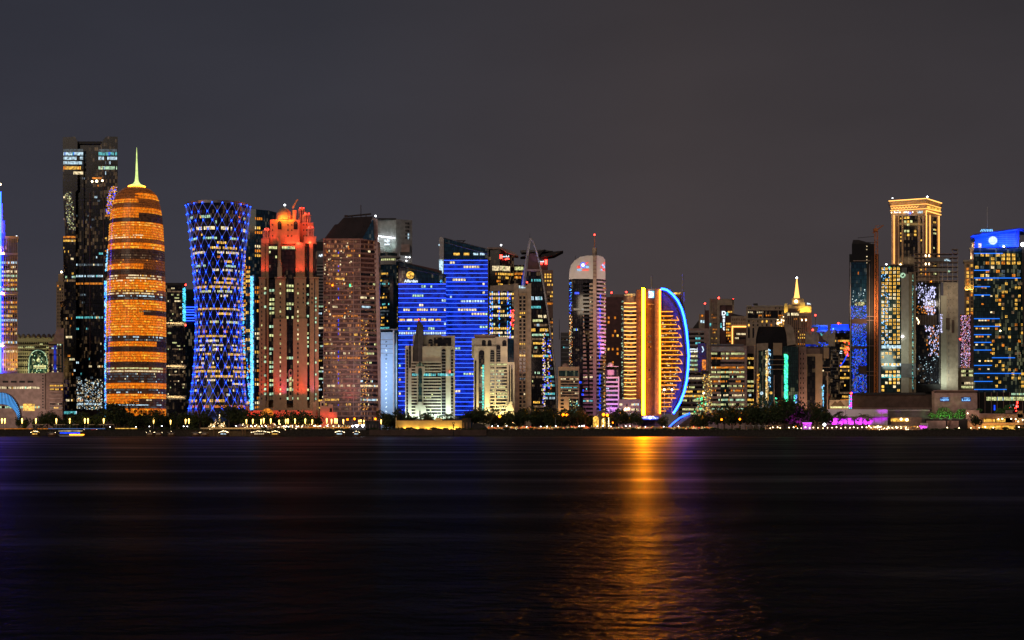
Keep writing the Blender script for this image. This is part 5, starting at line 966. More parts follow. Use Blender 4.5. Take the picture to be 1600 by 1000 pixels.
m.box(1330, 1354, 498, 506, 'darkbrown', -.9, -.4); m.box(1330, 1354, 541, 545, 'darkbrown', -.9, -.4); m.box(1342, 1354, 572, 584, 'darkbrown', -.9, -.4); m.tube(T.p(1340, 371, 4), T.p(1366, 368.5, 4), .3, 'steel'); m.tube(T.p(1352, 378, 4), T.p(1372, 378, 4), .4, 'steel'); m.tube(T.p(1362, 378, 4), T.p(1362, 395, 4), .4, 'steel'); m.build('scaffold')
glitter(T, [(1330, -.6), (1354, -.6)], 478, 498, .5, ['Gblue', 'Eazur', 'Ldco'], .75); glitter(T, [(1331, -.6), (1354, -.6)], 506, 541, .6, ['Gblue', 'Gblue', 'Ldco', 'Eazur'], .75); glitter(T, [(1331, -.6), (1354, -.6)], 545, 614, .6, ['Gblue', 'Gblue', 'Gblue', 'Ldco', 'Eazur', 'Ldim'], .75, clip=lambda x, y: not (572 < y < 585 and x > 1341))  # reflections of blue LEDs painted as emissive glints
glitter(T, [(1336, -.6), (1352, -.6)], 472, 478, .8, ['Lgye', 'Ldim'], 1.0); glitter(T, [(1331, -.6), (1353, -.6)], 450, 472, .05, ['Lcoo'], .8)
m = T.mb(); m.box(1340.5, 1342, 425, 429, 'Lora', -.7, -.4); m.build('lit_window')
for y in (385, 390, 401, 406, 411): beacon(T, 1354.5, y, 'Lwhi', .5, -1)
T = Th('tower_crane', 'tall orange tower crane clamped beside the black unfinished tower', 'crane', 1369, 1490)
m = T.mb()
for x in (1366.8, 1371.5):
    for d in (0, 3): m.tube((T.p(x, 0, 0)[0], d, 0), T.p(x, 362, d), .42, 'craneorange', 4)
y = 362; i = 0
while y < 660: m.tube(T.p(1366.8 if i % 2 else 1371.5, y, 0), T.p(1371.5 if i % 2 else 1366.8, y+5, 0), .28, 'craneorange', 4); m.tube(T.p(1366.8, y, 0), T.p(1371.5, y, 0), .25, 'craneorange', 4); y += 5; i += 1
m.build('mast'); m = T.mb(); m.bbox(-2.2, 1.4, -1, 3, T.p(0, 362)[2], T.p(0, 357)[2], 'craneorange'); m.build('cab'); m = T.mb()
for dz in (0, 1.6): m.tube(T.p(1367, 362-dz, 1), T.p(1380.5, 352-dz*.4, 1), .35, 'craneorange', 4)
m.tube(T.p(1368.5, 362, 1), T.p(1368.5, 352, 1), .35, 'craneorange', 4); m.tube(T.p(1368.5, 352, 1), T.p(1380, 352, 1), .15, 'craneorange', 4); m.tube(T.p(1367, 362, 1), T.p(1363.5, 364, 1), .6, 'craneorange', 4); m.build('jib')
lamp(T, 'AREA', 1369, 500, -50, (1369, 480, 0), 9000, (1, .6, .35), 20, 60)
T = Th('yellow_window_tower', 'teal tower studded with yellow windows, with a pale blank side and round green logo', 'tower', 1403, 1460)
m = T.mb(); m.prism([(1376, 0), (1408, 0), (1408, 26), (1376, 26)], 416, None, 'glassteal'); m.prism([(1408, -1), (1420, -1), (1420, 26), (1408, 26)], 428, None, 'cream'); m.prism([(1419, 0), (1431, 3), (1431, 26), (1419, 26)], 425, None, 'sand'); m.box(1390, 1416, 413.5, 417, 'darkgrey', 2, 14); m.box(1409, 1417, 418, 428, 'grey', 1, 10); m.build('wall')
wins(T, [1379.5, 1385.3, 1391.1, 1397.6, 1403.8], [420+5.75*i for i in range(34) if i not in (21, 25, 27)], 4.0, 3.7, ['Lyel', 'Lyel', 'Lwhi', 'Lyel'], .8, -.2, frame='black')
for y in (542, 570, 588): rows(T, [(1377, 0), (1408, 0)], y-2.4, y+2.4, 1, ['Ltea', 'Lcoo'], 8, 1, .95, 1, 0, gap=.05)
m = T.mb(); m.box(1425.3, 1427, 427, 612, 'glassteal', -1.6, 1.4); m.box(1408, 1431, 568, 590, 'grey', -1.4, -1); m.build('side_glazing'); glitter(T, [(1425.3, -1.7), (1427, -1.7)], 430, 610, .5, ['Ltea', 'Lgre'], .7); glitter(T, [(1377, -.4), (1390, -.4)], 417, 540, .06, ['Epanel'], .9)
c = T.p(1410.5, 430.5, -1.4); m = T.mb(); P = [(c[0]+4*T.k*math.cos(2*math.pi*i/20), c[1], c[2]+4*T.k*math.sin(2*math.pi*i/20)) for i in range(20)]; m.ring(P, [(a, b-.5, e) for a, b, e in P], 'Lgre'); o = m.build('round_logo')
m = T.mb(); m.slab([(1407.6, 431.5), (1410, 430.2), (1413, 427.8), (1412.6, 431), (1410.5, 432.8)], 'glassteal', -2.3, -1.95); m.build('logo_mark', o)
beacon(T, 1410.5, 526, 'Ewhi', 1.1, -3); beacon(T, 1385, 413, 'Ewhi', .7); beacon(T, 1390, 418, 'Egreen', .8)
wash(T, 1408, 1431, 560, 520, 5200, (.8, 1, .85), -40, 20)
# gold trimmed tower
T = Th('gold_trimmed_tower', 'tall tower crowned by a flaring cornice with golden zigzag light lines', 'tower', 1431, 1640)
Y0 = [(1393, 3), (1447, 0), (1469, 9)]
m = T.mb(); m.prism(Y0+[(1469, 34), (1393, 34)], 334, None, 'beige'); m.build('wall')
m = T.mb(); fl = [(1390, 2), (1448, -2), (1471.5, 8)]
a = [T.p(x, 321, d) for x, d in [(1392, 3), (1447, 0), (1469, 9), (1469, 34), (1392, 34)]]; b = [T.p(x, y, d) for x, y, d in [(1388.5, 314, 0), (1448, 310.5, -4), (1471.5, 316, 7), (1471.5, 316, 36), (1388.5, 314, 36)]]; m.ring(a, b, 'sand')
m.prism([(1392, 2.4), (1447, -.6), (1469.6, 8.4), (1469, 34), (1392, 34)], 320.5, 334, 'sand'); m.build('cornice')
def gl_(y0, y1, y2, r=.35, mt_='Egold', x0=1391, d=-1.2, x2=1470.5):
    m = T.mb(); m.tube(T.p(x0, y0, 2+d), T.p(1447.5, y1, -1+d), r, mt_, 4); m.tube(T.p(1447.5, y1, -1+d), T.p(x2, y2, 8+d), r, mt_, 4); return m.build('golden_light_line')
gl_(314.2, 310.8, 316.3, .6, x0=1388.5, d=-2.5, x2=1471.5); gl_(322, 319, 323.5); gl_(329, 326.3, 329.5); gl_(338, 329.5, 334.5, .5, x0=1447) 
m = T.mb(); n = 22
for i in range(n):
    x0_, x1_ = 1392+52*i/n, 1392+52*(i+1)/n; ya = 325.4-.055*(x0_-1392); s_ = 1.3
    m.tube(T.p(x0_, ya+(s_ if i % 2 else -s_), .8-.03*i), T.p(x1_, ya-.13+(-s_ if i % 2 else s_), .8-.03*i), .3, 'Egold', 4)
m.build('zigzag_light'); m = T.mb(); m.slab([(1449, 322), (1469.5, 326), (1469.5, 328.5), (1449, 325)], 'Lyel', -1, 7); m.build('light_panel')
m = T.mb()
for i in range(9): m.ball(T.p(1393+6.6*i, 332-.15*i, .6), .55, 'Ewarm', 5, 3)
m.build('cornice_lamps'); m = T.mb(); strokes(T, 1397, 1404, 329.5, 333, 'Etext', 4, -.6, r=.5, mb=m); strokes(T, 1412, 1420, 329.5, 333, 'Etext', 4, -.6, r=.5, mb=m); strokes(T, 1433, 1442, 329, 334, 'Lcoo', 6, -.6, r=.3, mb=m); m.build('sign_lettering'); beacon(T, 1422, 333, 'Eblue', .9, -.8)
m = T.mb()
for x, yb in ((1397, 412), (1447.8, 404), (1453.2, 404), (1467.3, 400)): m.box(x-.6, x+.6, 336, yb, 'Egold', (-1 if x < 1450 else 2 if x < 1460 else 6.5), (0 if x < 1450 else 3 if x < 1460 else 8))
m.build('golden_light_column'); m = T.mb()
for x in (1404, 1410, 1436.5, 1442): m.box(x-1, x+1, 337, 430, 'sand', .3, 3)
m.build('pilaster'); m = T.mb(); m.box(1412, 1434, 337, 440, 'glass', .6, 3); m.box(1400, 1402.6, 337, 430, 'darkbrown', 1, 3); m.box(1405.5, 1408.5, 337, 430, 'glass', 1, 3); m.box(1438, 1441, 337, 430, 'glass', .3, 3); m.box(1444, 1446, 337, 430, 'darkbrown', -.3, 3); m.prism([(1457, 3.2), (1464, 6.2), (1464, 8), (1457, 6)], 338, 430, 'glass'); m.build('glazing')
wins(T, [1414.5, 1419, 1424, 1430], [340, 346, 351, 361, 367], 3.4, 3.4, ['Lgye', 'Lyel'], .4, .4); rows(T, [(1438, .2), (1441, .2)], 338, 430, 16, ['Lyel', 'Lora'], 3, .35, .45); rows(T, [(1458, 3.4), (1463, 5.6)], 338, 430, 16, ['Lgye', 'Lyel'], 3, .35, .45); rows(T, [(1406, .9), (1409, .9)], 338, 420, 14, ['Lyel'], 3, .2, .45)
beacon(T, 1394.5, 309.5, 'Ewhi', .6); beacon(T, 1449, 307.5, 'Ewhi', .9); beacon(T, 1407, 413.5, 'Ewarm', .9, -1)
lamp(T, 'AREA', 1425, 345, -22, (1425, 318, 0), 4500, (1, .6, .2), 3, 170, sx=50); lamp(T, 'AREA', 1430, 400, -40, (1430, 380, 0), 3500, (1, .62, .3), 8, 170, sx=50)
# open-framed construction tower
T = Th('scaffolded_tower', 'half-built tower with open upper floors, white glinting glass and pale blank slabs', 'tower', 1462, 1530)
m = T.mb(); m.prism([(1430, 4), (1470, 4), (1470, 24), (1430, 24)], 440, None, 'darkgrey'); m.prism(foot(1474, 1497, 22), 441, None, 'beige'); m.prism([(1470, -1), (1479, -1), (1479, 14), (1470, 14)], 462, None, 'cream'); m.build('wall')
m = T.mb()
for x in (1428, 1434, 1440, 1446, 1452, 1459, 1466): m.box(x, x+.8, 396, 442, 'beige', 0, 1.2)
for x in (1472, 1480, 1488, 1496): m.box(x, x+.9, 390 if x > 1480 else 404, 442, 'beige', 0, 1.2)
for y in (396, 402, 409, 416, 424, 431, 438): m.box(1428, 1497, y, y+.8, 'brown', -.4, 12)
for y in (389, 395): m.box(1487, 1497, y, y+.8, 'brown', -.4, 12)
m.box(1446, 1484, 403, 408, 'grey', -1, 8); m.box(1448, 1478, 419, 424, 'grey', -1, 8); m.build('open_frame')
m = T.mb()
for x in (1445.5, 1451):
    for y in (398, 411, 419, 427): m.box(x, x+1.6, y, y+3, 'Ewarm' if y < 415 else 'Lora', -.6, 0)
m.build('work_lights'); m = T.mb(); strokes(T, 1476, 1485, 405.5, 408, 'Lcoo', 5, -1.4, r=.5, mb=m); m.build('sign_lettering'); beacon(T, 1483, 424, 'Lgre', 1.1, -1); beacon(T, 1455, 440, 'Eamber', .6, -1)
m = T.mb(); m.box(1430, 1468, 442, 608, 'glass', 2.5, 4); m.box(1467, 1469, 443, 608, 'steel', 1.5, 4); m.build('glazing')
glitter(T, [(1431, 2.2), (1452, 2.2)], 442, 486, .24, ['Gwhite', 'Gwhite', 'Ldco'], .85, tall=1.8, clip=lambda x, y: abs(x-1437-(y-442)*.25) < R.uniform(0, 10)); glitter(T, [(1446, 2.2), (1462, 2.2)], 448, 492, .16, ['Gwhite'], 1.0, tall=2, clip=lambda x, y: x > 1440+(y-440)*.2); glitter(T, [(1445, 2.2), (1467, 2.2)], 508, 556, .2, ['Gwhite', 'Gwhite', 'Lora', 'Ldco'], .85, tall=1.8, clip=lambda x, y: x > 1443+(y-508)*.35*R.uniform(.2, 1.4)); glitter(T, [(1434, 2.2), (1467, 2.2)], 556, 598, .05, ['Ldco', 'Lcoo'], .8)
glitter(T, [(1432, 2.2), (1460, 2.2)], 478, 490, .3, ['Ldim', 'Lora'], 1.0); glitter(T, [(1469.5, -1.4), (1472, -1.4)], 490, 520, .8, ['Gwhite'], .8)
m = T.mb(); m.box(1432, 1464, 492, 508, 'darkbrown', 1, 2.2)
for x in range(1434, 1464, 4): m.box(x, x+.6, 492, 508, 'grey', .7, 1)
m.box(1430, 1470, 600, 612, 'darkgrey', 0, 3); m.build('hoist_deck'); m = T.mb()
for i in range(6): m.ball(T.p(1433.5+(2.2*math.cos(1+i*.6)*-1), 497+i*1.7, .5), .5, 'Ewarm', 5, 3)
m.build('deck_lamps'); wins(T, [1480.5, 1485, 1490], [448+10*i for i in range(7)], .7, .9, ['black'], 1, -.15, 'vent'); m = T.mb()
for i in range(14): m.box(1482, 1483, 446+11*i, 452+11*i, 'grey', -.2, 0)
m.box(1478, 1484, 497, 515, 'darkbrown', -1.5, 0); m.box(1487, 1491, 500, 520, 'darkbrown', -1.2, 0); m.build('joint_marks'); wash(T, 1470, 1497, 605, 560, 5000, (.85, 1, .85), -16, 3); wash(T, 1472, 1497, 470, 455, 2600, (1, .85, .6), -30, 6)
T = Th('pink_glinting_tower', 'narrow glass tower glittering pink and violet between the pale slab and the blue-topped tower', 'tower', 1512, 1560)
m = T.mb(); m.prism(foot(1500, 1517, 18), 491, None, 'glass'); m.prism(foot(1516, 1530, 18), 492, None, 'maroon'); m.prism([(1496, -2), (1526, -2), (1526, 14), (1496, 14)], 575, None, 'beige'); m.build('facade')
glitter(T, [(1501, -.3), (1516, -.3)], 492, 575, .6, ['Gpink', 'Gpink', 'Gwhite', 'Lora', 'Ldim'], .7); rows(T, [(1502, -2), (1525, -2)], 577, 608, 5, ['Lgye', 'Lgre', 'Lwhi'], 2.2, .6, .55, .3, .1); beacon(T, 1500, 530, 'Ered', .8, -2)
T = Th('stepped_stone_tower', 'slim stone tower with a stepped top and yellow-lit windows beside the blue-topped tower', 'tower', 1515, 1650)
m = T.mb(); m.prism(foot(1507, 1526, 20), 409, None, 'sand'); m.box(1505, 1526, 406.5, 409, 'cream', -1.5, 20); m.prism(foot(1516, 1526, 16), 388, 409, 'sand'); m.box(1514.5, 1526, 386.5, 389.5, 'cream', -1, 14); m.prism(foot(1519, 1526, 12), 374, 388, 'sand'); m.box(1518, 1526, 371.5, 374.5, 'cream', -1, 12); m.box(1505.5, 1525, 452, 454, 'cream', -1.2, 0); m.build('wall')
wins(T, [1512, 1518.5], frange(412, 492, 14), 3.2, 3.8, ['Lyel', 'Lyel', 'Lora'], .6, -.2, dark='black', frame='beige'); m = T.mb(); m.box(1520.5, 1523.5, 376, 386, 'darkbrown', -.2, 0); m.box(1518.5, 1523, 392, 405, 'darkbrown', -.2, 0); m.build('window_slot')
for y, yt in ((453, 440), (405, 392), (386, 376)): wash(T, 1508, 1525, y, yt, 1500, (1, .62, .1) if y > 450 else (1, .7, .5), -2.5, .6)
for x in (1508, 1514, 1521): beacon(T, x, 450.5, 'Egold', .6, -2)
# blue topped tower
T = Th('blue_topped_tower', 'big dark tower at the right edge with slanted blue-lit top and pale disc', 'tower', 1560, 1470)
m = T.mb(); m.prism([(1521, 0), (1591, 0), (1640, 12), (1640, 40), (1521, 40)], 388, None, 'glassteal'); m.slab([(1597, 386), (1612, 386), (1612, 640), (1601, 640), (1597, 460)], 'darkgrey', -6, 2); m.build('facade')
m = T.mb(); m.slab([(1519, 368), (1592, 358), (1593, 360), (1592, 386), (1523, 387), (1523, 372)], 'crownblue', -1, 30); m.slab([(1516.5, 370.5), (1522, 366.5), (1591, 357), (1600, 358), (1612, 358), (1612, 361), (1592, 360.5), (1522, 372)], 'crownblue', -4, 34); m.build('slanted_crown')
m = T.mb(); m.tube(T.p(1519, 370, -4.8), T.p(1590, 359.6, -4.8), .35, 'Eblu2'); m.tube(T.p(1586, 361, -1.8), T.p(1591, 386, -1.8), .4, 'Eblu2'); m.build('crown_edge_light')
m = T.mb(); m.lathe(1542, [(9, 364), (7, 358), (3, 354), (1, 352)], 'crownblue', 20, 20); o = m.build('roof_lantern'); m = T.mb()
for i in range(8): m.tube(T.p(1532+2.7*i, 361.2, 2), T.p(1534.4+2.2*i, 357.5, 4), .4, 'Epanel', 4)
m.build('lantern_lights', o); mast(T, 1542.5, 319, 354, 'steel', .5, 20, 'mast')
c = T.p(1551.3, 376, -1.2); m = T.mb(); P = [(c[0]+6.8*T.k*math.cos(2*math.pi*i/28), c[1], c[2]+6.4*T.k*math.sin(2*math.pi*i/28)) for i in range(28)]; m.ring(P, [(a, b-.5, e) for a, b, e in P], 'Moon'); m.build('moon_disc')
m = T.mb(); m.box(1528.5, 1533.5, 380.5, 387, 'Lwhi', -1.5, -1.1); m.build('lit_window'); beacon(T, 1568.5, 385.5, 'Ewhi', .9, -2); beacon(T, 1598, 383.5, 'Ewhi', 2.0, -8)
m = T.mb()
for i in range(14): m.box(1562+2.1*i, 1562.25+2.1*i, 364, 385, 'lightgrey', -1.25, -1)
for i in range(6): m.box(1541, 1590, 366+3.3*i, 366.3+3.3*i, 'lightgrey', -1.2, -1)
m.build('crown_grid')
for x in (1526, 1538, 1550, 1562, 1574, 1586): lamp(T, 'SPOT', x, 391, -13, (x, 372, 0), 42000, (.008, .09, 1), 1, 100)
lamp(T, 'SPOT', 1542, 366, -14, (1542, 358, 20), 9000, (.02, .12, 1), 1, 90)
wins(T, [1526.5+8.2*i for i in range(9)], [398.5, 404.5, 411, 417.5, 424, 430.5], 5.2, 4.2, ['Lyel', 'Lora', 'Lyel', 'Lwhi', 'Ldco'], .55, -.2, frame='black')
wins(T, [1552+5.1*i for i in range(10)], [437+6.4*i for i in range(27)], 3.6, 3.8, ['Lyel', 'Lyel', 'Lyel', 'Ldim', 'Lora'], .34, -.2, frame='black')
wins(T, [1526+4.6*i for i in range(6)], [437+12.7*i for i in range(13)], 3.2, 2.2, ['Lyel', 'Lora', 'Lwhi'], .45, -.2)
for y, x1, mt_ in ((396, 1567, 'Eteal'), (422.5, 1546, 'Eblu2'), (434.5, 1595, 'Eteal'), (448, 1547, 'Eteal'), (461, 1547, 'Eblu2'), (498, 1562, 'Eblu2'), (510, 1562, 'Eblu2'), (523, 1549, 'Eblu2'), (535, 1549, 'Eblu2'), (547, 1549, 'Eblu2'), (559, 1586, 'Eblu2'), (571, 1550, 'Eblu2'), (583.5, 1595, 'Eblu2'), (596, 1551, 'Eblu2'), (608.5, 1573, 'Eblu2')):
    m = T.mb(); x0 = 1550 if y == 559 else 1522; m.box(x0, x1, y-.55, y+.55, 'Eazur', -1.2, -.4); m.build('blue_light_line')
beacon(T, 1563, 517, 'Ewarm', .8, -1)
# base block of it
T = Th('glazed_podium', 'podium with a long green-lit window band and tall piers at the right edge', 'building', 1570, 1420)
m = T.mb(); m.prism(foot(1524, 1625, 30), 613, None, 'black'); m.build('facade'); fins(T, [(1524, 0), (1625, 0)], 613, 655, [1530, 1539, 1549, 1558, 1568, 1578, 1588, 1598], 1.0, 'brown', 1.0)
rows(T, [(1541, 0), (1603, 0)], 619, 627, 1, ['Lgre', 'Lgre', 'Lgye', 'Lcoo'], 2.3, .95, .7, 1, 0); rows(T, [(1580, 0), (1603, 0)], 613.5, 618, 1, ['Lgre', 'Lgye'], 2.2, .8, .7, 1, 0); m = T.mb(); m.box(1553, 1555, 633, 641, 'Eblu2', -1.4, -1); m.build('blue_sign'); m = T.mb(); m.box(1589, 1590.5, 627, 631, 'Ered', -1.4, -1); m.build('red_sign'); glitter(T, [(1575, -1.2), (1592, -1.2)], 630, 642, .08, ['Ltea', 'Lcoo', 'Ered'], 1.0)
# shopping mall blocks
T = Th('signed_mall_block', 'low windowless brown mall block with two small blue lit signs on its wall', 'building', 1491, 1400)
m = T.mb(); m.prism(foot(1460, 1527, 30), 614, None, 'pinkstone'); m.prism(foot(1458, 1528, 31), 609.5, 611, 'brown'); m.prism([(1461, 1), (1526, 1), (1526, 30), (1461, 30)], 611, 614, 'darkbrown'); m.box(1456, 1460, 611, 655, 'brown', 1, 20); m.build('wall')
for x0, x1, cc in ((1469, 1483.5, 0), (1502, 1517, 1)):
    m = T.mb(); m.box(x0, x1, 620.8, 627.2, 'blueroof', -.9, 0); o = m.build('sign_board'); text(T, 'Laguna' if not cc else 'Lulu', (x0+x1)/2, 624.8, 3.4, 'Etextb', -1.1, 12.5, parent=o); m = T.mb(); strokes(T, x0+4, x1-1.5, 620.9, 622.4, 'Etextb', 6, -1.2, r=.22, mb=m); m.build('sign_lettering', o)
lamp(T, 'AREA', 1492, 640, -40, (1492, 625, 0), 3500, (1, .6, .45), 12, 170, sx=40)
T = Th('long_mall_roof', 'long dark flat mall roof with tan eaves, behind the purple-lit restaurant', 'building', 1400, 1430)
m = T.mb(); m.prism(foot(1296, 1464, 40), 625, None, 'pinkstone'); m.prism([(1330, -3), (1464, -3), (1464, 38), (1330, 38)], 617, 637, 'darkbrown'); m.prism([(1337, -5), (1446, -5), (1446, 30), (1337, 30)], 613.5, 617, 'darkgrey'); m.box(1330, 1464, 637, 639, 'brown', -4, -3); m.build('wall')
m = T.mb()
for i in range(30): m.box(1332+4.4*i, 1333+4.4*i, 639, 641, 'grey', -4.5, -3.5)
m.build('eaves_trim'); m = T.mb(); m.slab([(1298, 634.5), (1305, 626.5), (1308, 630), (1313, 625.5), (1320, 634.5)], 'darkbrown', -1, 0); m.build('peaked_panel'); m = T.mb(); m.box(1297, 1326, 635.3, 637.6, 'Lgye', -.8, 0); m.build('yellow_light_band'); lamp(T, 'AREA', 1312, 636, -12, (1312, 625, 0), 1400, (1, .7, .3), 2, 170, sx=14)
T = Th('light_column', 'short checkered violet and blue light column with a red tip', 'light column', 1328.5, 1400)
m = T.mb(); m.prism(foot(1326, 1331.5, 3), 617, None, 'black'); m.build('column_body')
wins(T, [1327.4, 1330], frange(617, 639, 8), 1.7, 1.9, ['Epur', 'Epanel', 'Lcoo', 'Epanel'], 1, -.2, 'light_cell'); beacon(T, 1330, 614.5, 'Ered', 1.0)
T = Th('tan_roofed_hall', 'long low hall roof under the mall, stretching right of the purple-lit terrace', 'building', 1420, 1395)
m = T.mb(); m.prism(foot(1387, 1452, 25), 642, None, 'grey'); m.box(1386, 1453, 640, 642.5, 'lightgrey', -2, 22); m.prism([(1392, -8), (1440, -8), (1440, 0), (1392, 0)], 652, None, 'brown'); m.build('wall'); m = T.mb(); m.box(1392, 1420, 654, 658.5, 'Lyel', -9, -8.2); m.build('terrace_window'); beacon(T, 1408, 655, 'Ewarm', 1.0, -10); beacon(T, 1417, 656, 'Ewarm', 1.2, -10)
T = Th('purple_lit_restaurant', 'waterfront restaurant with its long wall floodlit magenta purple', 'restaurant', 1340, 1370)
m = T.mb(); m.prism(foot(1292, 1387, 16), 639.5, None, 'white'); m.box(1290, 1388, 651, 653, 'grey', -5, 0); m.box(1293, 1294, 640, 651, 'beige', -.4, 0); m.box(1321, 1321.6, 640, 651, 'grey', -.3, 0); m.build('wall')
m = T.mb()
for x in (1300, 1312, 1324, 1336, 1348, 1358, 1366, 1378): m.box(x-.3, x+.3, 646 if x > 1360 else 651, 665, 'brown', -5, -4.4)
m.box(1288, 1384, 663.5, 672, 'brown', -7, -4); m.build('terrace')
for x in (1304, 1316, 1330, 1344, 1356): lamp(T, 'SPOT', x, 664, -3.5, (x, 653, 0), 5000, (.6, .006, .9), .4, 130)
lamp(T, 'SPOT', 1380, 660, -14, (1382, 646, 0), 12000, (.55, .006, .9), .5, 50); lamp(T, 'SPOT', 1368, 662, -12, (1376, 650, 0), 6000, (.55, .006, .9), .5, 60); lamp(T, 'AREA', 1330, 650, -20, (1330, 645, 0), 1600, (1, .55, .7), 5, 170, sx=40)
T = Th('terrace_restaurant', 'two-storey waterfront restaurant with amber-lit terraces at the far right', 'restaurant', 1575, 1375)
m = T.mb(); m.prism(foot(1509, 1530, 20), 641, None, 'pinkstone'); m.prism(foot(1530, 1625, 20), 646, None, 'pinkstone'); m.prism([(1534, -7), (1625, -7), (1625, 0), (1534, 0)], 660.5, 664, 'sand'); m.prism([(1530, -6), (1625, -6), (1625, 0), (1530, 0)], 647, 653, 'brown'); m.prism(foot(1571, 1582, 10), 641, None, 'pinkstone'); m.prism([(1590, -6), (1598, -6), (1598, 0), (1590, 0)], 642, 664, 'sand'); m.build('wall')
rows(T, [(1537, -.4), (1571, -.4)], 653.5, 660.5, 1, ['Lora', 'Lora', 'Lyel'], 1.8, .8, .7, 1, 0); rows(T, [(1534, -5), (1586, -5)], 664.5, 671.5, 1, ['Lyel', 'Lora'], 1.6, .9, .9, 1, 0); rows(T, [(1586, -5), (1612, -5)], 654, 668, 2, ['Lora', 'Ldim'], 2.5, .5, .6, 0, 0)
for x, y in ((1512, 646), (1520.5, 652), (1539.5, 667), (1566, 654.5), (1580, 654.5), (1587, 655), (1591, 658.5), (1598, 656), (1560, 655)): beacon(T, x, y, 'Ewarm', .55, -8)
lamp(T, 'AREA', 1560, 667, -12, (1560, 660, 0), 2500, (1, .45, .08), 3, 170, sx=45)
T = Th('retaining_wall', 'plain grey-brown retaining wall under the green-lit shrubs', 'wall', 1478, 1372)
m = T.mb(); m.prism(foot(1445, 1512, 8), 655, None, 'black'); m.box(1447, 1478, 657.5, 672, 'pinkstone', -1, 0); m.box(1480, 1498, 657.5, 672, 'brown', -1, 0); m.slab([(1478, 672), (1484, 656), (1487, 656), (1482, 672)], 'darkbrown', -1.5, -1); m.build('wall')
# ================================================================ waterfront
def lm(px):
    for a, b, s in ((-50, 30, 'the striped blue arch'), (30, 98, 'the low office block'), (98, 164, 'the black tower'), (164, 262, 'the orange bullet tower'), (262, 292, 'the dark ledged tower'), (292, 388, 'the lattice tower'), (388, 500, 'the red-lit domed tower'),
                    (500, 592, 'the brown sloped-roof tower'), (592, 622, 'the pale blue slab'), (622, 632, 'the blue-lit towers'), (632, 712, 'the greenish arched block'), (712, 738, 'the taller blue-lit tower'), (738, 803, 'the cream arched block'), (803, 831, 'the slim brown tower'), (831, 871, 'the pointed tower'),
                    (871, 906, 'the small-domed office'), (906, 948, 'the white-capped tower'), (948, 1000, 'the mauve pavilion'), (1000, 1058, 'the orange-lit tower'), (1058, 1106, 'the blue arc'), (1106, 1180, 'the ribbon-window office'), (1180, 1248, 'the barrel-curved building'), (1248, 1300, 'the plain brown slabs'),
                    (1300, 1390, 'the purple-lit restaurant'), (1390, 1452, 'the tan hall'), (1452, 1512, 'the blue-signed mall block'), (1512, 1700, 'the amber-lit terraces')):
        if a <= px < b: return s
ORD = ['first', 'second', 'third', 'fourth', 'fifth', 'sixth', 'seventh', 'eighth', 'ninth', 'tenth', 'eleventh', 'twelfth', 'thirteenth', 'fourteenth', 'fifteenth', 'sixteenth']
def labels(xs, what, prep='in front of'):
    xs = sorted(xs); by = {}
    for x in xs: by.setdefault(lm(x), []).append(x)
    out = {}
    for l, v in by.items():
        for i, x in enumerate(v): out[x] = '%s %s %s' % (what, prep, l) if len(v) == 1 else '%s %s %s, %s from the left' % (what, prep, l, ORD[i])
    return out
# ---- trees
def leaf(mb, c, s, m):
    u = Vector((R.gauss(0, 1), R.gauss(0, 1), R.gauss(0, 1))).normalized(); v = u.orthogonal().normalized(); w2 = u.cross(v); c = Vector(c)
    mb.q([c-v*s, c-w2*s*.6, c+v*s, c+w2*s*.6], m)
class Z: k = .58; z0 = 0; Y = 1350; x0 = 0
def crown_mesh(n, rx1, rz1, z1, m, lobes=6):
    mb = MB(Z); L_ = [(Vector((R.uniform(-.6, .6)*rx1, R.uniform(-.6, .6)*rx1, z1+R.uniform(-.45, .5)*rz1)), R.uniform(.35, .62)) for _ in range(lobes)]
    for _ in range(n):
        c, s = R.choice(L_); d = Vector((R.gauss(0, 1), R.gauss(0, 1), R.gauss(0, 1))).normalized()*R.uniform(.55, 1.05)**.6
        leaf(mb, (c.x+d.x*rx1*s, c.y+d.y*rx1*s, c.z+d.z*rz1*s*1.1), R.uniform(.3, .62), m)
    return mb.mesh('crown')
def trunk_mesh(h, r):
    mb = MB(Z); mb.tube((0, 0, -.3), (.2, 0, h*.55), r, 'bark', 7, r*.7)
    for i in range(5):
        a = 2*math.pi*i/5; mb.tube((.2, 0, h*.5), (.2+math.cos(a)*h*.3, math.sin(a)*h*.3, h*.95), r*.5, 'bark', 5, r*.15)
    return mb.mesh('trunk')
def palm_meshes(h):
    a = MB(Z); a.tube((0, 0, -.3), (.3, 0, h), .32, 'bark', 7, .22); b = MB(Z)
    for i in range(22):
        an = 2*math.pi*i/22+R.uniform(-.2, .2); up = R.uniform(-.15, 1.0); Lp = R.uniform(2.6, 3.5); pts = []
        for q in range(8):
            t_ = q/7; rr = Lp*t_*math.cos(up*.8); z = h+Lp*t_*math.sin(up)-1.9*t_*t_*(1.2-up*.3); pts.append(Vector((.3+math.cos(an)*rr, math.sin(an)*rr, z)))
        sd = Vector((-math.sin(an), math.cos(an), 0))
        for p0, p1 in zip(pts, pts[1:]):
            b.tube(p0, p1, .05, 'leaf', 3)
            for s_ in (-1, 1):
                for e in (0, .5):
                    o = p0.lerp(p1, e); b.q([o, o+(p1-p0)*.4, o+sd*s_*.75+(p1-p0)*.6+Vector((0, 0, -.35))], 'leaf')
    return a.mesh('trunk'), b.mesh('fronds')
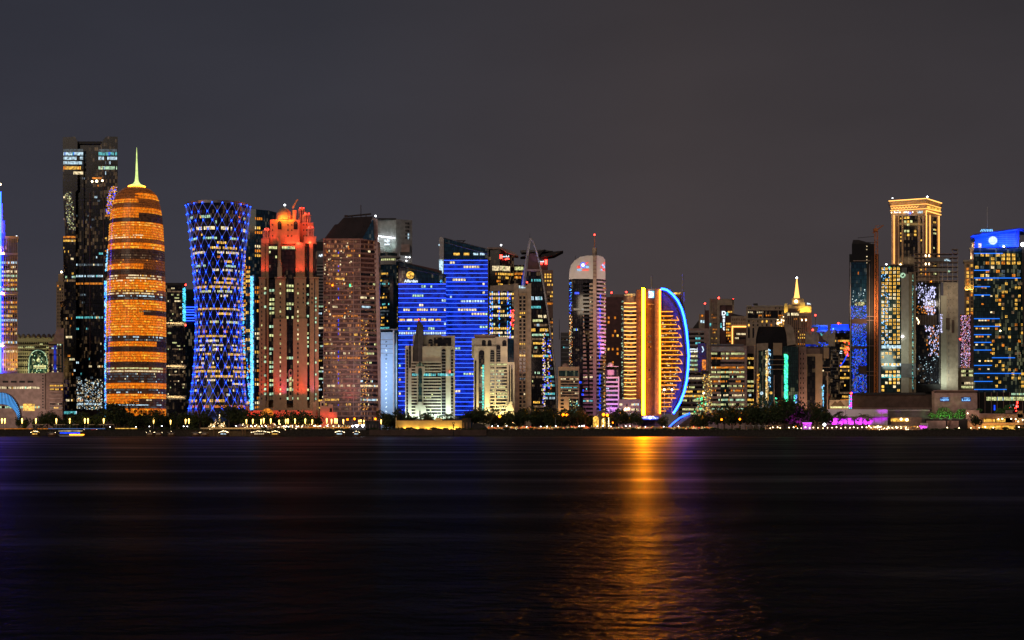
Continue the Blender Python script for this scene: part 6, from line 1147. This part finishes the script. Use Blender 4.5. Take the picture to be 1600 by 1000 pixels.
TR = [(trunk_mesh(7, .35), crown_mesh(1100, 5.0, 5.0, 6.0, 'leaf', 8)), (trunk_mesh(6, .3), crown_mesh(1000, 4.6, 4.6, 5.0, 'leaf', 8)), (trunk_mesh(8, .4), crown_mesh(1500, 6.2, 5.0, 6.4, 'leaf', 10)), (trunk_mesh(5, .3), crown_mesh(650, 3.4, 2.8, 5.0, 'leaf', 5))]
PALM = [palm_meshes(8.0), palm_meshes(6.6)]; BUSH = [crown_mesh(420, 3.0, 1.6, 1.4, 'leaf', 5), crown_mesh(420, 2.6, 1.9, 1.6, 'leaf', 5)]; GBUSH = [crown_mesh(700, 5.2, 4.2, 3.8, 'leafgreen', 6), crown_mesh(600, 4.4, 3.4, 3.0, 'leafgreen', 6)]
def place(px, Y): return ((px-CX)*Y/F, Y, G)
def put(name, meshes, names, px, Y, s, label, cat, group, zs=1.0, z=None):
    o = bpy.data.objects.new(name, None); C.objects.link(o); loc = place(px, Y); o.location = (loc[0], loc[1], z if z is not None else loc[2]); o.scale = (s, s, s*zs); o.rotation_euler = (0, 0, R.uniform(0, 6.28)); tagprops(o, label, cat, group)
    for me, n in zip(meshes, names):
        c = bpy.data.objects.new(n, me); C.objects.link(c); c.parent = o
    return o
trees = []     # (px, height px)
spots = [(30, 18), (40, 16), (62, 20), (74, 24), (84, 22), (95, 20), (108, 22), (120, 24), (133, 22), (146, 24), (157, 20), (176, 34), (187, 36), (197, 26), (210, 22), (222, 26), (236, 27), (250, 26), (264, 24), (276, 22), (288, 24), (300, 22), (312, 26), (324, 22),
         (358, 34), (368, 30), (378, 24), (392, 22), (404, 24), (418, 24), (432, 22), (444, 23), (456, 24), (470, 24), (482, 22), (496, 18), (604, 26), (614, 28), (626, 24), (640, 22), (656, 22), (672, 22), (690, 20), (704, 20), (728, 24), (742, 26), (756, 30), (768, 26), (780, 24), (794, 24), (806, 28), (818, 27), (834, 26), (846, 30), (856, 26), (866, 24),
         (878, 26), (890, 28), (900, 30), (912, 22), (962, 26), (974, 27), (986, 24), (998, 22), (1036, 18), (1088, 18), (1094, 22), (1102, 24), (1122, 28), (1132, 30), (1144, 28), (1156, 30), (1168, 32), (1178, 34), (1190, 32), (1202, 34), (1214, 40), (1226, 40), (1238, 38), (1250, 34), (1262, 32), (1276, 34), (1288, 26), (1525, 20)]
lb = labels([s[0] for s in spots], 'dark leafy tree')
for i, (x, h) in enumerate(spots):
    t_ = TR[2] if h > 28 else R.choice(TR[:2]); Yt = R.uniform(1345, 1368); H = 1.18*h*Yt/F
    top = {id(TR[0]): 10.3, id(TR[1]): 9.0, id(TR[2]): 10.8, id(TR[3]): 7.4}[id(t_)]; put('tree', t_, ('trunk', 'crown'), x, Yt, H/top, lb[x], 'tree', 'dark trees along the corniche')
palms = [(472, 20), (700, 27), (648, 22), (756, 32), (820, 30), (882, 24), (902, 32), (948, 24), (1098, 24), (1246, 34), (1309, 30), (1318, 24), (1335, 22), (1348, 26), (1356, 24), (1262, 24), (800, 26), (746, 26), (915, 26)]
lb = labels([s[0] for s in palms], 'palm tree')
for i, (x, h) in enumerate(palms):
    Yt = 1352; put('palm_tree', PALM[i % 2], ('trunk', 'fronds'), x, Yt, h*Yt/F/(9.0 if i % 2 == 0 else 7.6), lb[x], 'palm tree', 'palm trees along the corniche')
o = put('palm_tree', PALM[0], ('trunk', 'fronds'), 1250.5, 1340, 1.15, 'palm tree lit bright purple left of the purple pavilion', 'palm tree', None)
for x in (1244, 1250, 1256):
    l = bpy.data.lights.new('floodlight', 'SPOT'); l.energy = 9000; l.color = (.7, .02, 1); l.spot_size = rad(60); lo = bpy.data.objects.new('floodlight', l); C.objects.link(lo); lo.parent = o; lo.location = ((x-1250)*.5, -7, 1.0); lo.rotation_euler = (rad(138), 0, 0); lo.parent = None; lo.location = (place(x, 1331)[0], 1331, G+1); lo.rotation_euler = (rad(135), 0, 0)
# green-lit hedge mounds and their light
gs = [(1456, 10, 654), (1471, 15, 655), (1484, 13, 655), (1500, 13, 655), (1510, 10, 656), (1528, 8, 648), (1562, 12, 650), (1574, 14, 650)]
lb = labels([s[0] for s in gs], 'rounded green-lit shrub', 'by')
for i, (x, h, yb) in enumerate(gs):
    Yg = 1384; zb = HC+(HY-yb)*Yg/F; o = bpy.data.objects.new('shrub', None); C.objects.link(o); o.location = ((x-CX)*Yg/F, Yg, zb-.6); s = 1.35*h*Yg/F/(8.0 if i % 2 == 0 else 6.4); o.scale = (s, s*.8, s); tagprops(o, lb[x], 'shrub', 'green shrubs on the mall terrace')
    c = bpy.data.objects.new('foliage', GBUSH[i % 2]); C.objects.link(c); c.parent = o
T = Th('terrace_planter', 'raised planter ledge carrying the green-lit shrubs', 'planter', 1485, 1380)
m = T.mb(); m.box(1448, 1580, 653.5, 656, 'darkgrey', -3, 20); single(T, m, 'planter')
for x, p_ in ((1456, 2500), (1471, 4500), (1484, 4500), (1500, 3500), (1566, 3500)): lamp(T, 'SPOT', x, 653, -9, (x, 649, 4), p_, (.3, 1, .25), .5, 60)
# hedges along the quay (low, clipped, individually countable shrubs)
hx = [-6+9.5*i for i in range(1, 170) if not (150 < i*9.5 < 165)]
hx = [x for x in hx if not (1250 < x < 1445)]
hlb = labels(hx, 'low dark hedge bush')
for i, x in enumerate(hx):
    Yh = 1319.5; o = bpy.data.objects.new('hedge_bush', BUSH[i % 2]); C.objects.link(o); o.location = ((x-CX)*Yh/F, Yh, G); s = R.uniform(.8, 1.3); o.scale = (s, .5, s*R.uniform(.5, .75)); o.rotation_euler = (0, 0, 0)
    tagprops(o, hlb[x], 'bush', 'hedge bushes on the quay')
# ---- street lamps
def merge(o, parts): pass
pm = MB(Z); pm.tube((0, 0, 0), (0, 0, 6), .16, 'paintwhite', 8, .1); pm.tube((0, 0, 0), (0, 0, .5), .3, 'darkgrey', 8); PM_ = pm.mesh('pole')
hm = MB(Z); n = 8
for (r0, z0), (r1, z1) in zip([(.12, 6), (.38, 7.6), (.62, 9.6), (.5, 10.4)], [(.38, 7.6), (.62, 9.6), (.5, 10.4), (.05, 10.8)]):
    A = [(r0*math.cos(2*math.pi*i/n), r0*math.sin(2*math.pi*i/n), z0) for i in range(n)]; B = [(r1*math.cos(2*math.pi*i/n), r1*math.sin(2*math.pi*i/n), z1) for i in range(n)]; hm.ring(A, B, 'Etorch', False)
HM_ = hm.mesh('torch_head')
tx = [3, 7.5, 34.5, 56, 88, 109, 132.5, 137.5, 162, 240, 266.5, 290, 295, 385, 395, 408, 412, 423, 436, 446.5, 450, 461, 477, 488, 510.5, 518, 523.5, 526.5, 536.5, 561, 564, 568.5, 595.5]
lb = labels(tx, 'yellow torch street lamp')
for x in tx: put('torch_lamp', (PM_, HM_), ('pole', 'torch_head'), x, 1341, R.uniform(.82, 1.0) if x > 260 else .98, lb[x], 'street lamp', 'torch-shaped lamps along the corniche')
def globe(name, h, r, m):
    a = MB(Z); a.tube((0, 0, 0), (0, 0, h), .09, 'darkgrey', 6); b = MB(Z); b.ball((0, 0, h+r*.6), r, m, 8, 5); return a.mesh('pole'), b.mesh('lamp_globe')
g1 = globe('w', 3.6, .42, 'Ewhi'); g2 = globe('a', 9.5, 1.0, 'Eamber'); g3 = globe('s', 2.4, .45, 'Ewarm')
gx = [172, 212.5, 233.5, 253, 287, 292.5, 369, 392, 398.5, 409, 416, 444, 450.5, 463.5, 491, 490.5+10, 511.5, 769, 778, 791.5, 823, 845, 855, 868.5, 905, 909, 912.5, 933.5, 942, 954.5, 978, 984, 1008.5, 1037, 1060]
lb = labels(gx, 'small white globe lamp')
for x in gx: put('globe_lamp', g1, ('pole', 'lamp_globe'), x, 1321, R.uniform(.8, 1.05), lb[x], 'street lamp', 'white globe lamps on the promenade')
ax = [(543, 655), (554, 654), (586.5, 654), (780.5, 650), (880, 647.5), (886, 648), (943, 647), (949, 648), (957.5, 660), (1127.5, 655), (1156, 654.5), (1243.5, 666)]
lb = labels([a[0] for a in ax], 'round amber lamp')
for x, y in ax: Yl = 1343; put('amber_lamp', g2, ('pole', 'lamp_globe'), x, Yl, (HC+(HY-y)*Yl/F-G)/10.4*(1.0), lb[x], 'street lamp', 'amber lamps among the trees')
wx = [1203.5, 1207.5, 1215, 1219]+[1233, 1240, 1246, 1252, 1258.5, 1265, 1271, 1278, 1286, 1293, 1300, 1307, 1314, 1321, 1328, 1334, 1340, 1347, 1354, 1361, 1368, 1375, 1382, 1388, 1394, 1401, 1408, 1415, 1480, 1498.5, 1517, 1530, 1552, 1592]
lb = labels(wx, 'small warm bollard lamp')
for x in wx: put('bollard_lamp', g3, ('pole', 'lamp_globe'), x, 1308, R.uniform(.7, 1.1), lb[x], 'bollard lamp', 'warm bollard lamps on the quay')
T = Th('bright_floodlight', 'very bright white floodlight on a post left of the purple-lit restaurant', 'floodlight', 1288, 1318); m = T.mb(); m.tube((0, 0, 0), (0, 0, 4.6), .15, 'darkgrey'); m.build('pole'); m = T.mb(); m.ball((0, -.5, 5), 1.3, 'Ewhi'); m.build('lamp_head')
# ---- cars on the corniche road
def carmesh(col):
    b = MB(Z)
    prof_ = [(-2.2, .35), (-2.25, .75), (-1.5, .92), (-.9, 1.42), (.6, 1.45), (1.35, .95), (2.15, .82), (2.25, .4)]
    b.ring([(x, -.85, z) for x, z in prof_], [(x, .85, z) for x, z in prof_], col); g_ = MB(Z)
    g_.q([(-1.35, -.87, .95), (1.15, -.87, .95), (.5, -.87, 1.36), (-.8, -.87, 1.36)], 'glass'); wv = MB(Z)
    wv.ring([(.33*math.cos(2*math.pi*i/10), 0, .33*math.sin(2*math.pi*i/10)) for i in range(10)], [(.33*math.cos(2*math.pi*i/10), .22, .33*math.sin(2*math.pi*i/10)) for i in range(10)], 'rubber')
    h_ = MB(Z); h_.ball((0, 0, 0), .16, 'Ewarm', 6, 4); t_ = MB(Z); t_.ball((0, 0, 0), .13, 'Ertext', 6, 4)
    return [(b.mesh('body'), 'body', [(0, 0, 0)]), (g_.mesh('side_glass'), 'side_window', [(0, 0, 0)]), (wv.mesh('wheel'), 'wheel', [(-1.4, -.9, .33), (1.4, -.9, .33)]), (h_.mesh('headlight'), 'headlight', [(2.2, -.6, .65)]), (t_.mesh('tail_light'), 'tail_light', [(-2.25, -.6, .7)])]
CARS = {c: carmesh(c) for c in ('paintred', 'paintwhite', 'paintblack', 'paintyellow')}
cars = [(24, 'paintyellow'), (44.5, 'paintred'), (65, 'paintyellow'), (85, 'paintred'), (105, 'paintyellow'), (127, 'paintred'), (147, 'paintred'), (166, 'paintyellow'), (205, 'paintwhite'), (475, 'paintred'), (760, 'paintred'), (786, 'paintwhite'), (802, 'paintred'), (826, 'paintwhite'), (842, 'paintred'), (872, 'paintred'), (896, 'paintblack'), (918, 'paintwhite'), (968, 'paintred'), (1024, 'paintwhite'), (1078, 'paintred'), (1100, 'paintwhite')]
cn = {'paintred': 'red', 'paintwhite': 'white', 'paintblack': 'black', 'paintyellow': 'yellow'}
for col in cn:
    lb = labels([c[0] for c in cars if c[1] == col], 'small %s car' % cn[col])
    for x, c_ in cars:
        if c_ != col: continue
        o = bpy.data.objects.new('car', None); C.objects.link(o); o.location = (*place(x, 1330)[:2], G); o.scale = (1.15,)*3; tagprops(o, lb[x], 'car', 'cars on the corniche road')
        if R.random() < .5: o.rotation_euler = (0, 0, 0)
        for me, n_, ps in CARS[col]:
            for q in ps: c = bpy.data.objects.new(n_, me); C.objects.link(c); c.parent = o; c.location = q
for x in (24, 44.5, 65, 85, 105, 127, 147, 166): 
    l = bpy.data.lights.new('car_park_light', 'POINT'); l.energy = 350; l.color = (1, .6, .25); l.shadow_soft_size = .3; lo = bpy.data.objects.new('car_park_light', l); C.objects.link(lo); lo.location = (place(x, 1326)[0], 1326, G+3)
# ---- low yellow lit wall building
T = Th('yellow_lit_wall', 'long low wall building floodlit yellow at the water edge', 'building', 670, 1340)
m = T.mb(); m.prism(foot(618.5, 722, 10), 657.5, None, 'cream'); m.prism([(618, -2), (620, -2), (620, 8), (618, 8)], 652.5, None, 'cream'); m.prism(foot(680, 691, 10), 653.5, 658, 'cream'); m.build('wall')
m = T.mb(); m.box(620, 680, 656.6, 657.6, 'brown', -.4, 10); m.box(691, 722, 656.6, 657.6, 'brown', -.4, 10); m.build('coping'); m = T.mb()
for x in (623, 627.5, 718): m.slab(archpts(x-.7, x+.7, 667, 672), 'darkbrown', -.3, 0)
m.build('doorway')
for x in (633, 641, 652, 667, 676, 684, 692, 702, 710, 715): lamp(T, 'POINT', x, 670.5, -1.6, None, 1100, (1, .5, .05), .25)
for x in (624, 637, 655, 672, 688, 706, 717): lamp(T, 'SPOT', x, 672, -9, (x, 660, 0), 1500, (1, .52, .03), .3, 120)
T = Th('quay_platform', 'dark raised quay platform below the yellow-lit wall', 'platform', 670, 1303.2); m = T.mb(); m.box(577, 760, 671.5, 682, 'darkbrown', -5, 6); single(T, m, 'platform')
T = Th('ring_topped_post', 'dark post topped with a ring standing in the water before the yellow-lit wall', 'post', 708.7, 1290, z=-1)
m = T.mb(); m.tube((0, 0, 0), T.p(708.7, 663, 0), .38, 'black', 8); c = T.p(708.7, 661.3, 0)
for i in range(14):
    a0, a1 = 2*math.pi*i/14, 2*math.pi*(i+1)/14; m.tube((c[0]+.95*math.cos(a0), 0, c[2]+.95*math.sin(a0)), (c[0]+.95*math.cos(a1), 0, c[2]+.95*math.sin(a1)), .26, 'black', 5)
m.bbox(-.7, .7, -.2, .2, c[2]-1.9, c[2]-1.2, 'black'); single(T, m, 'post')
for nm_, x0, x1, yt, lbq in (('low_dark_shed', 570, 592, 658.5, 'dark boxy shed between the amber lamps and the pale blue slab'), ('low_dark_shed', 722, 736, 655, 'dark shed against the right end of the yellow-lit wall')):
    T = Th(nm_, lbq, 'shed', (x0+x1)/2, 1336); m = T.mb(); m.prism(foot(x0, x1, 9), yt, None, 'darkgrey'); m.build('wall'); m = T.mb()
    for i in range(4): m.box(x0+2+5*i, x0+3+5*i, yt+5, 671, 'brown', -.3, 0)
    m.build('posts'); m = T.mb(); m.prism([(x0-.6, -1), (x1+.6, -1), (x1+.6, 10), (x0-.6, 10)], yt-.9, yt, 'darkbrown'); m.build('roof')
T = Th('tent_roof', 'low dark tent-like roof on the quay right of the yellow-lit wall', 'tent', 749, 1325); m = T.mb(); m.slab([(736, 672), (738, 663), (746, 660.5), (752, 662), (760, 667), (764, 672)], 'darkgrey', 0, 14); single(T, m, 'tent')
# small blocks at the water: kiosk with lights
T = Th('boarding_kiosk', 'small jetty kiosk with two bright heart-shaped white lamps', 'kiosk', 559, 1312)
m = T.mb(); m.prism(foot(547, 571, 6), 668, None, 'darkgrey'); m.box(545, 572, 659.5, 661.5, 'grey', -2, 7); m.box(546.5, 547.5, 661, 672, 'grey', -1, 0); m.box(570, 571, 661, 672, 'grey', -1, 0); m.build('frame'); m = T.mb()
for x, s_ in ((557.5, 3.4), (566.8, 2.9)): m.slab([(x-s_, 664.2), (x-s_*.5, 663.6), (x, 664.4), (x+s_*.5, 663.6), (x+s_, 664.2), (x, 668)], 'Ewhi', -2.4, -2)
m.build('heart_lamp'); beacon(T, 551, 665.8, 'Ewhi', .8, -2); rows(T, [(547, -.2), (569, -.2)], 669, 672, 1, ['Ewarm', 'Lora', 'Lyel'], 1.4, .7, .7)
# promenade pavilion of string lights under the lattice tower
T = Th('festive_tree', 'cluster of golden string lights shaped like small trees under the lattice tower', 'light display', 340, 1345)
m = T.mb(); 
for x, h in ((330, 10), (337, 16), (343, 22), (350, 12), (326, 7)): m.tube((T.p(x, 0)[0], 0, 0), T.p(x, 672-h, 0), .2, 'bark', 5)
m.build('poles'); b = T.mb()
for _ in range(360):
    cx_, h = R.choice(((330, 10), (337, 16), (343, 24), (350, 12), (334, 8), (346, 10))); u = R.random(); x = cx_+R.gauss(0, 1)*(1-u)*3.6; y = 671-h*u
    c = Vector(T.p(x, y, R.uniform(-1.5, 1))); s = R.uniform(.12, .32); mt_ = R.choice(['Lyel', 'Lyel', 'Ewarm', 'Lwhi', 'Lora']); b.q([c+Vector((-s, 0, 0)), c+Vector((0, 0, -s)), c+Vector((s, 0, 0)), c+Vector((0, 0, s))], mt_)
b.build('string_lights', kind='stuff')
# jetty bridge and moored boats
T = Th('jetty', 'long lit jetty deck on posts before the lattice tower', 'jetty', 365, 1297, z=-1)
m = T.mb(); m.box(313, 408, 668.2, 670.3, 'cream', 0, 4); m.build('deck'); m = T.mb()
for x in (318, 334, 358, 379, 383, 391.5, 398): m.box(x-.4, x+.4, 670.3, 684, 'darkbrown', .2, 1)
m.build('piles'); lamp(T, 'AREA', 360, 662, -8, (360, 669, 0), 2200, (1, .55, .18), 1.5, 170, sx=48)
T = Th('quay_railing', 'thin glowing handrail strip along the left quay', 'railing', 110, 1306)
m = T.mb()
for x0, x1 in ((48, 69), (84, 102), (112, 123), (137, 148), (154, 178)): m.box(x0, x1, 663, 663.8, 'Ldim', 0, .3)
for x0, x1 in ((0, 52), (58, 75)): m.box(x0, x1, 669.6, 670.3, 'Lora', 0, .3)
m.box(75, 164, 669.3, 670.2, 'Erail', 0, .3); m.box(180, 214, 669, 670, 'Lyel', 0, .3); m.build('glowing_rail'); m = T.mb()
for i in range(54): m.box(1+4*i, 1.3+4*i, 663.5 if 48 < 4*i < 178 else 669.6, 674, 'darkgrey', .1, .3)
m.build('rail_posts')
for nm_, x0, x1, lbq, cc in (('quay_railing', 471, 548, 'thin pinkish glowing handrail strip right of the red-lit podium', 'Lora'),):
    T = Th(nm_, lbq, 'railing', (x0+x1)/2, 1306); m = T.mb(); m.box(x0, x1, 668, 668.7, cc, 0, .3); m.build('glowing_rail'); m = T.mb()
    for i in range(int((x1-x0)/4)): m.box(x0+4*i, x0+.3+4*i, 668.5, 674, 'darkgrey', .1, .3)
    m.build('rail_posts')
def boat(px, lab, L_=14, lights='Lyel', n=26, Y=1288, hull='wood', beam=4, ht=3.0, name='wooden_boat'):
    T = Th(name, lab, 'boat', px, Y, z=0); m = T.mb(); A = []; B = []
    for i in range(13):
        a = 2*math.pi*i/13; x = math.cos(a)*L_/2; y = math.sin(a)*beam/2; rise = 1.2*abs(math.cos(a))**3; A.append((x*.82, y*.6, -.3)); B.append((x, y, 1.3+rise))
    m.ring(A, B, hull); m.build('hull'); m = T.mb(); m.bbox(-L_*.3, L_*.22, -1.3, 1.3, 1.5, ht, 'wood'); m.bbox(-L_*.36, L_*.3, -1.6, 1.6, ht, ht+.2, 'paintwhite'); m.build('cabin'); m = T.mb()
    for i in range(5): m.bbox(-L_*.28+i*L_*.1, -L_*.28+i*L_*.1+.8, -1.4, -1.3, 1.9, 2.6, lights)
    m.build('cabin_window'); m = T.mb(); 
    for i in range(n): u = i/(n-1); m.ball((-L_*.45+L_*.9*u, -1.2, ht+.5+1.4*math.sin(u*math.pi)*(.5+.5*R.random())), .2, R.choice([lights, 'Ewarm']), 5, 3)
    m.build('string_lights'); m = T.mb(); m.tube((L_*.1, 0, 2), (L_*.1, 0, ht+2.2), .1, 'bark'); m.build('mast'); return T
boat(55.5, 'small wooden boat strung with yellow lights at the left quay', 8, 'Lyel'); boat(81, 'dark unlit wooden boat left of the blue and orange cruise boat', 7, 'Ldim', 4)
boat(350, 'wooden dhow with white and orange lights moored below the lattice tower', 9, 'Lcoo'); boat(407, 'wide dhow with a row of white lights moored by the red-lit podium', 17, 'Lwhi', 34); boat(430, 'golden lit wooden boat at the right of the moored dhows', 9, 'Lyel')
boat(531, 'small dhow with violet and orange string lights left of the jetty kiosk', 9, 'Lcoo'); boat(557, 'small dark boat directly under the heart-lamp kiosk', 6, 'Lcoo', 8)
for i, x in enumerate((235, 248, 268, 306, 320)): boat(x, 'dark unlit moored boat in front of the dark trees, %s from the left' % ORD[i], 7, 'Ldim', 3)
T = Th('cruise_boat', 'cruise boat with long blue and orange light bands at the left quay', 'boat', 112, 1286, z=0)
m = T.mb(); m.ring([(-9, -2, -.3), (9, -2, -.3), (9, 2, -.3), (-9, 2, -.3)], [(-10.5, -2.4, 1.6), (11, -2.4, 1.6), (11, 2.4, 1.6), (-10.5, 2.4, 1.6)], 'paintwhite'); m.build('hull'); m = T.mb(); m.bbox(-9.5, 8, -2, 2, 1.6, 4.3, 'paintblack'); m.build('cabin')
m = T.mb(); m.ring([(-10.5, -2.3, 4.6), (9.5, -2.3, 4.6), (9.5, 2.3, 4.6), (-10.5, 2.3, 4.6)], [(-6, -1.5, 5.6), (4, -1.5, 5.6), (4, 1.5, 5.6), (-6, 1.5, 5.6)], 'paintwhite'); m.build('roof'); m = T.mb(); m.bbox(-10.4, 9.3, -2.5, -2.35, 4.5, 4.8, 'Lwhi'); m.build('roof_light_band')
m = T.mb(); m.bbox(-9.4, 7.6, -2.2, -2.02, 2.6, 3.5, 'Eblu2'); m.build('blue_light_band'); m = T.mb(); m.bbox(-1, 11, -2.6, -2.45, 1.4, 1.9, 'Eor2'); m.build('orange_light_band')
# purple pavilion, pergolas, parasols, flags
T = Th('purple_pavilion', 'small open pavilion glowing purple left of the bright floodlight', 'pavilion', 1261, 1325); m = T.mb()
for x in (1254.5, 1261, 1267.5): m.tube((T.p(x, 0)[0], 0, 0), T.p(x, 660.5, 0), .2, 'white', 6)
m.box(1253.5, 1268.5, 659.6, 660.8, 'white', -1, 5); m.build('frame'); m = T.mb(); m.box(1255, 1267, 661, 671, 'white', 4, 4.3); m.build('back_wall'); m = T.mb(); m.box(1253.5, 1268.5, 660.8, 661.2, 'Epur', -1, -.8); m.build('light_strip')
lamp(T, 'POINT', 1257, 664, 0, None, 420, (.7, .02, 1), .3); lamp(T, 'POINT', 1265, 664, 0, None, 420, (.7, .02, 1), .3); lamp(T, 'POINT', 1242, 669, -3, None, 350, (.7, .02, 1), .3)
T = Th('pergola', 'row of pale open pergola frames on the dark quay below the ribbon-window office', 'pergola', 1185, 1322); m = T.mb()
for i in range(5): x = 1158+9.5*i; m.tube((T.p(x, 0)[0], 0, 0), T.p(x, 665, 0), .15, 'white', 5); m.tube(T.p(x-2.5, 664.6, 0), T.p(x+3.5, 665.6, 0), .2, 'white', 5)
m.build('frame'); m = T.mb(); m.box(1196, 1222, 664, 665, 'brown', -1, 4); m.box(1196, 1222, 668, 672, 'brown', 4, 4.5); m.build('kiosk'); 
for x in (1203, 1217): lamp(T, 'POINT', x, 667.5, -2, None, 300, (1, .5, .15), .3)
T = Th('outdoor_terrace', 'crowded outdoor dining terrace sparkling with gold and orange lights under the tan hall', 'terrace', 1395, 1330)
m = T.mb(); m.box(1355, 1450, 668.5, 674, 'brown', 0, 8); m.box(1358, 1448, 664.2, 665, 'grey', 0, 10); m.build('deck'); m = T.mb()
for i in range(24): m.box(1358+3.9*i, 1358.3+3.9*i, 665, 669, 'grey', 0, .3)
m.build('posts'); b = T.mb()
for _ in range(420):
    x = R.uniform(1355, 1449); c = Vector(T.p(x, R.uniform(665.5, 672.5), R.uniform(-1, 3))); s = R.uniform(.12, .4); mt_ = R.choice(['Lyel', 'Lora', 'Lora', 'Ewarm', 'Ldim', 'Lwhi'] if x < 1437 else ['Epur', 'Lora']); b.q([c+Vector((-s, 0, -s)), c+Vector((s, 0, -s)), c+Vector((s, 0, s)), c+Vector((-s, 0, s))], mt_)
b.build('table_lights', kind='stuff'); m = T.mb(); m.box(1438, 1450, 661, 672, 'white', 6, 7); m.build('end_screen'); lamp(T, 'POINT', 1444, 668, 2, None, 900, (.75, .02, 1), .3); lamp(T, 'AREA', 1395, 664, -6, (1395, 671, 0), 1200, (1, .55, .2), 2, 170, sx=50)
# illuminated shopfront glow behind the promenade trees in the middle
T = Th('street_stalls', 'long low line of small orange and red lit stalls behind the central promenade', 'stalls', 930, 1342)
m = T.mb(); m.box(760, 1115, 667, 675, 'brown', 1, 4); m.build('counter'); b = T.mb()
for _ in range(700):
    x = R.uniform(757, 1115); c = Vector(T.p(x, R.gauss(668.6, 1.1), R.uniform(-.6, .6))); s = R.uniform(.12, .34); b.q([c+Vector((-s*1.5, 0, -s)), c+Vector((s*1.5, 0, -s)), c+Vector((s*1.5, 0, s)), c+Vector((-s*1.5, 0, s))], R.choice(['Lora', 'Lora', 'Lyel', 'Lwhi', 'Lora', 'Lgye', 'Ldim', 'Ertext']))
b.build('stall_lights', kind='stuff')
T = Th('street_stalls', 'low row of small warm-lit stalls behind the promenade by the domed tower', 'stalls', 465, 1343)
m = T.mb(); m.box(375, 548, 667, 675, 'brown', 1, 4); m.build('counter'); b = T.mb()
for _ in range(320):
    x = R.uniform(375, 548); c = Vector(T.p(x, R.gauss(666, 2.0), R.uniform(-2.6, .6))); s = R.uniform(.12, .36); b.q([c+Vector((-s, 0, -s)), c+Vector((s, 0, -s)), c+Vector((s, 0, s)), c+Vector((-s, 0, s))], R.choice(['Lora', 'Lora', 'Lyel', 'Lwhi', 'Ewarm', 'Ldim']))
b.build('stall_lights', kind='stuff')
T = Th('arched_gateway', 'golden lit arched gateway at the foot of the white-capped tower', 'gateway', 931, 1350); m = T.mb(); P = archpts(927.5, 934.5, 651, 672)
for p_, q_ in zip(P[1:], P[2:]): m.tube(T.p(*p_, 0), T.p(*q_, 0), .5, 'Lyel')
m.tube(T.p(934.5, 655), T.p(934.5, 672), .5, 'Lyel'); single(T, m, 'gateway')
rr = [(944, 'Lwhi'), (948, 'Lyel')]
T = Th('string_lit_palms', 'two palm trunks wrapped in warm string lights right of the golden gateway', 'light display', 947, 1349); m = T.mb()
for x in (943, 951): m.tube((T.p(x, 0)[0], 0, 0), T.p(x, 654, 0), .3, 'bark', 6)
m.build('trunk'); b = T.mb()
for _ in range(130): x = R.choice((943, 951))+R.gauss(0, .5); c = Vector(T.p(x, R.uniform(652, 671), -.5)); b.ball(c, .14, 'Ewarm', 4, 3)
b.build('string_lights', kind='stuff')
fl = [(868, 20), (1064.5, 10), (1075, 10)]
lb = labels([f[0] for f in fl], 'thin white flagpole')
for x, h in fl: T = Th('flagpole', lb[x], 'flagpole', x, 1338); m = T.mb(); m.tube((0, 0, 0), (0, 0, h*.55), .12, 'white', 6, .06); m.ball((0, 0, h*.55), .2, 'white', 6, 4); single(T, m, 'flagpole')
bpy.context.view_layer.update()
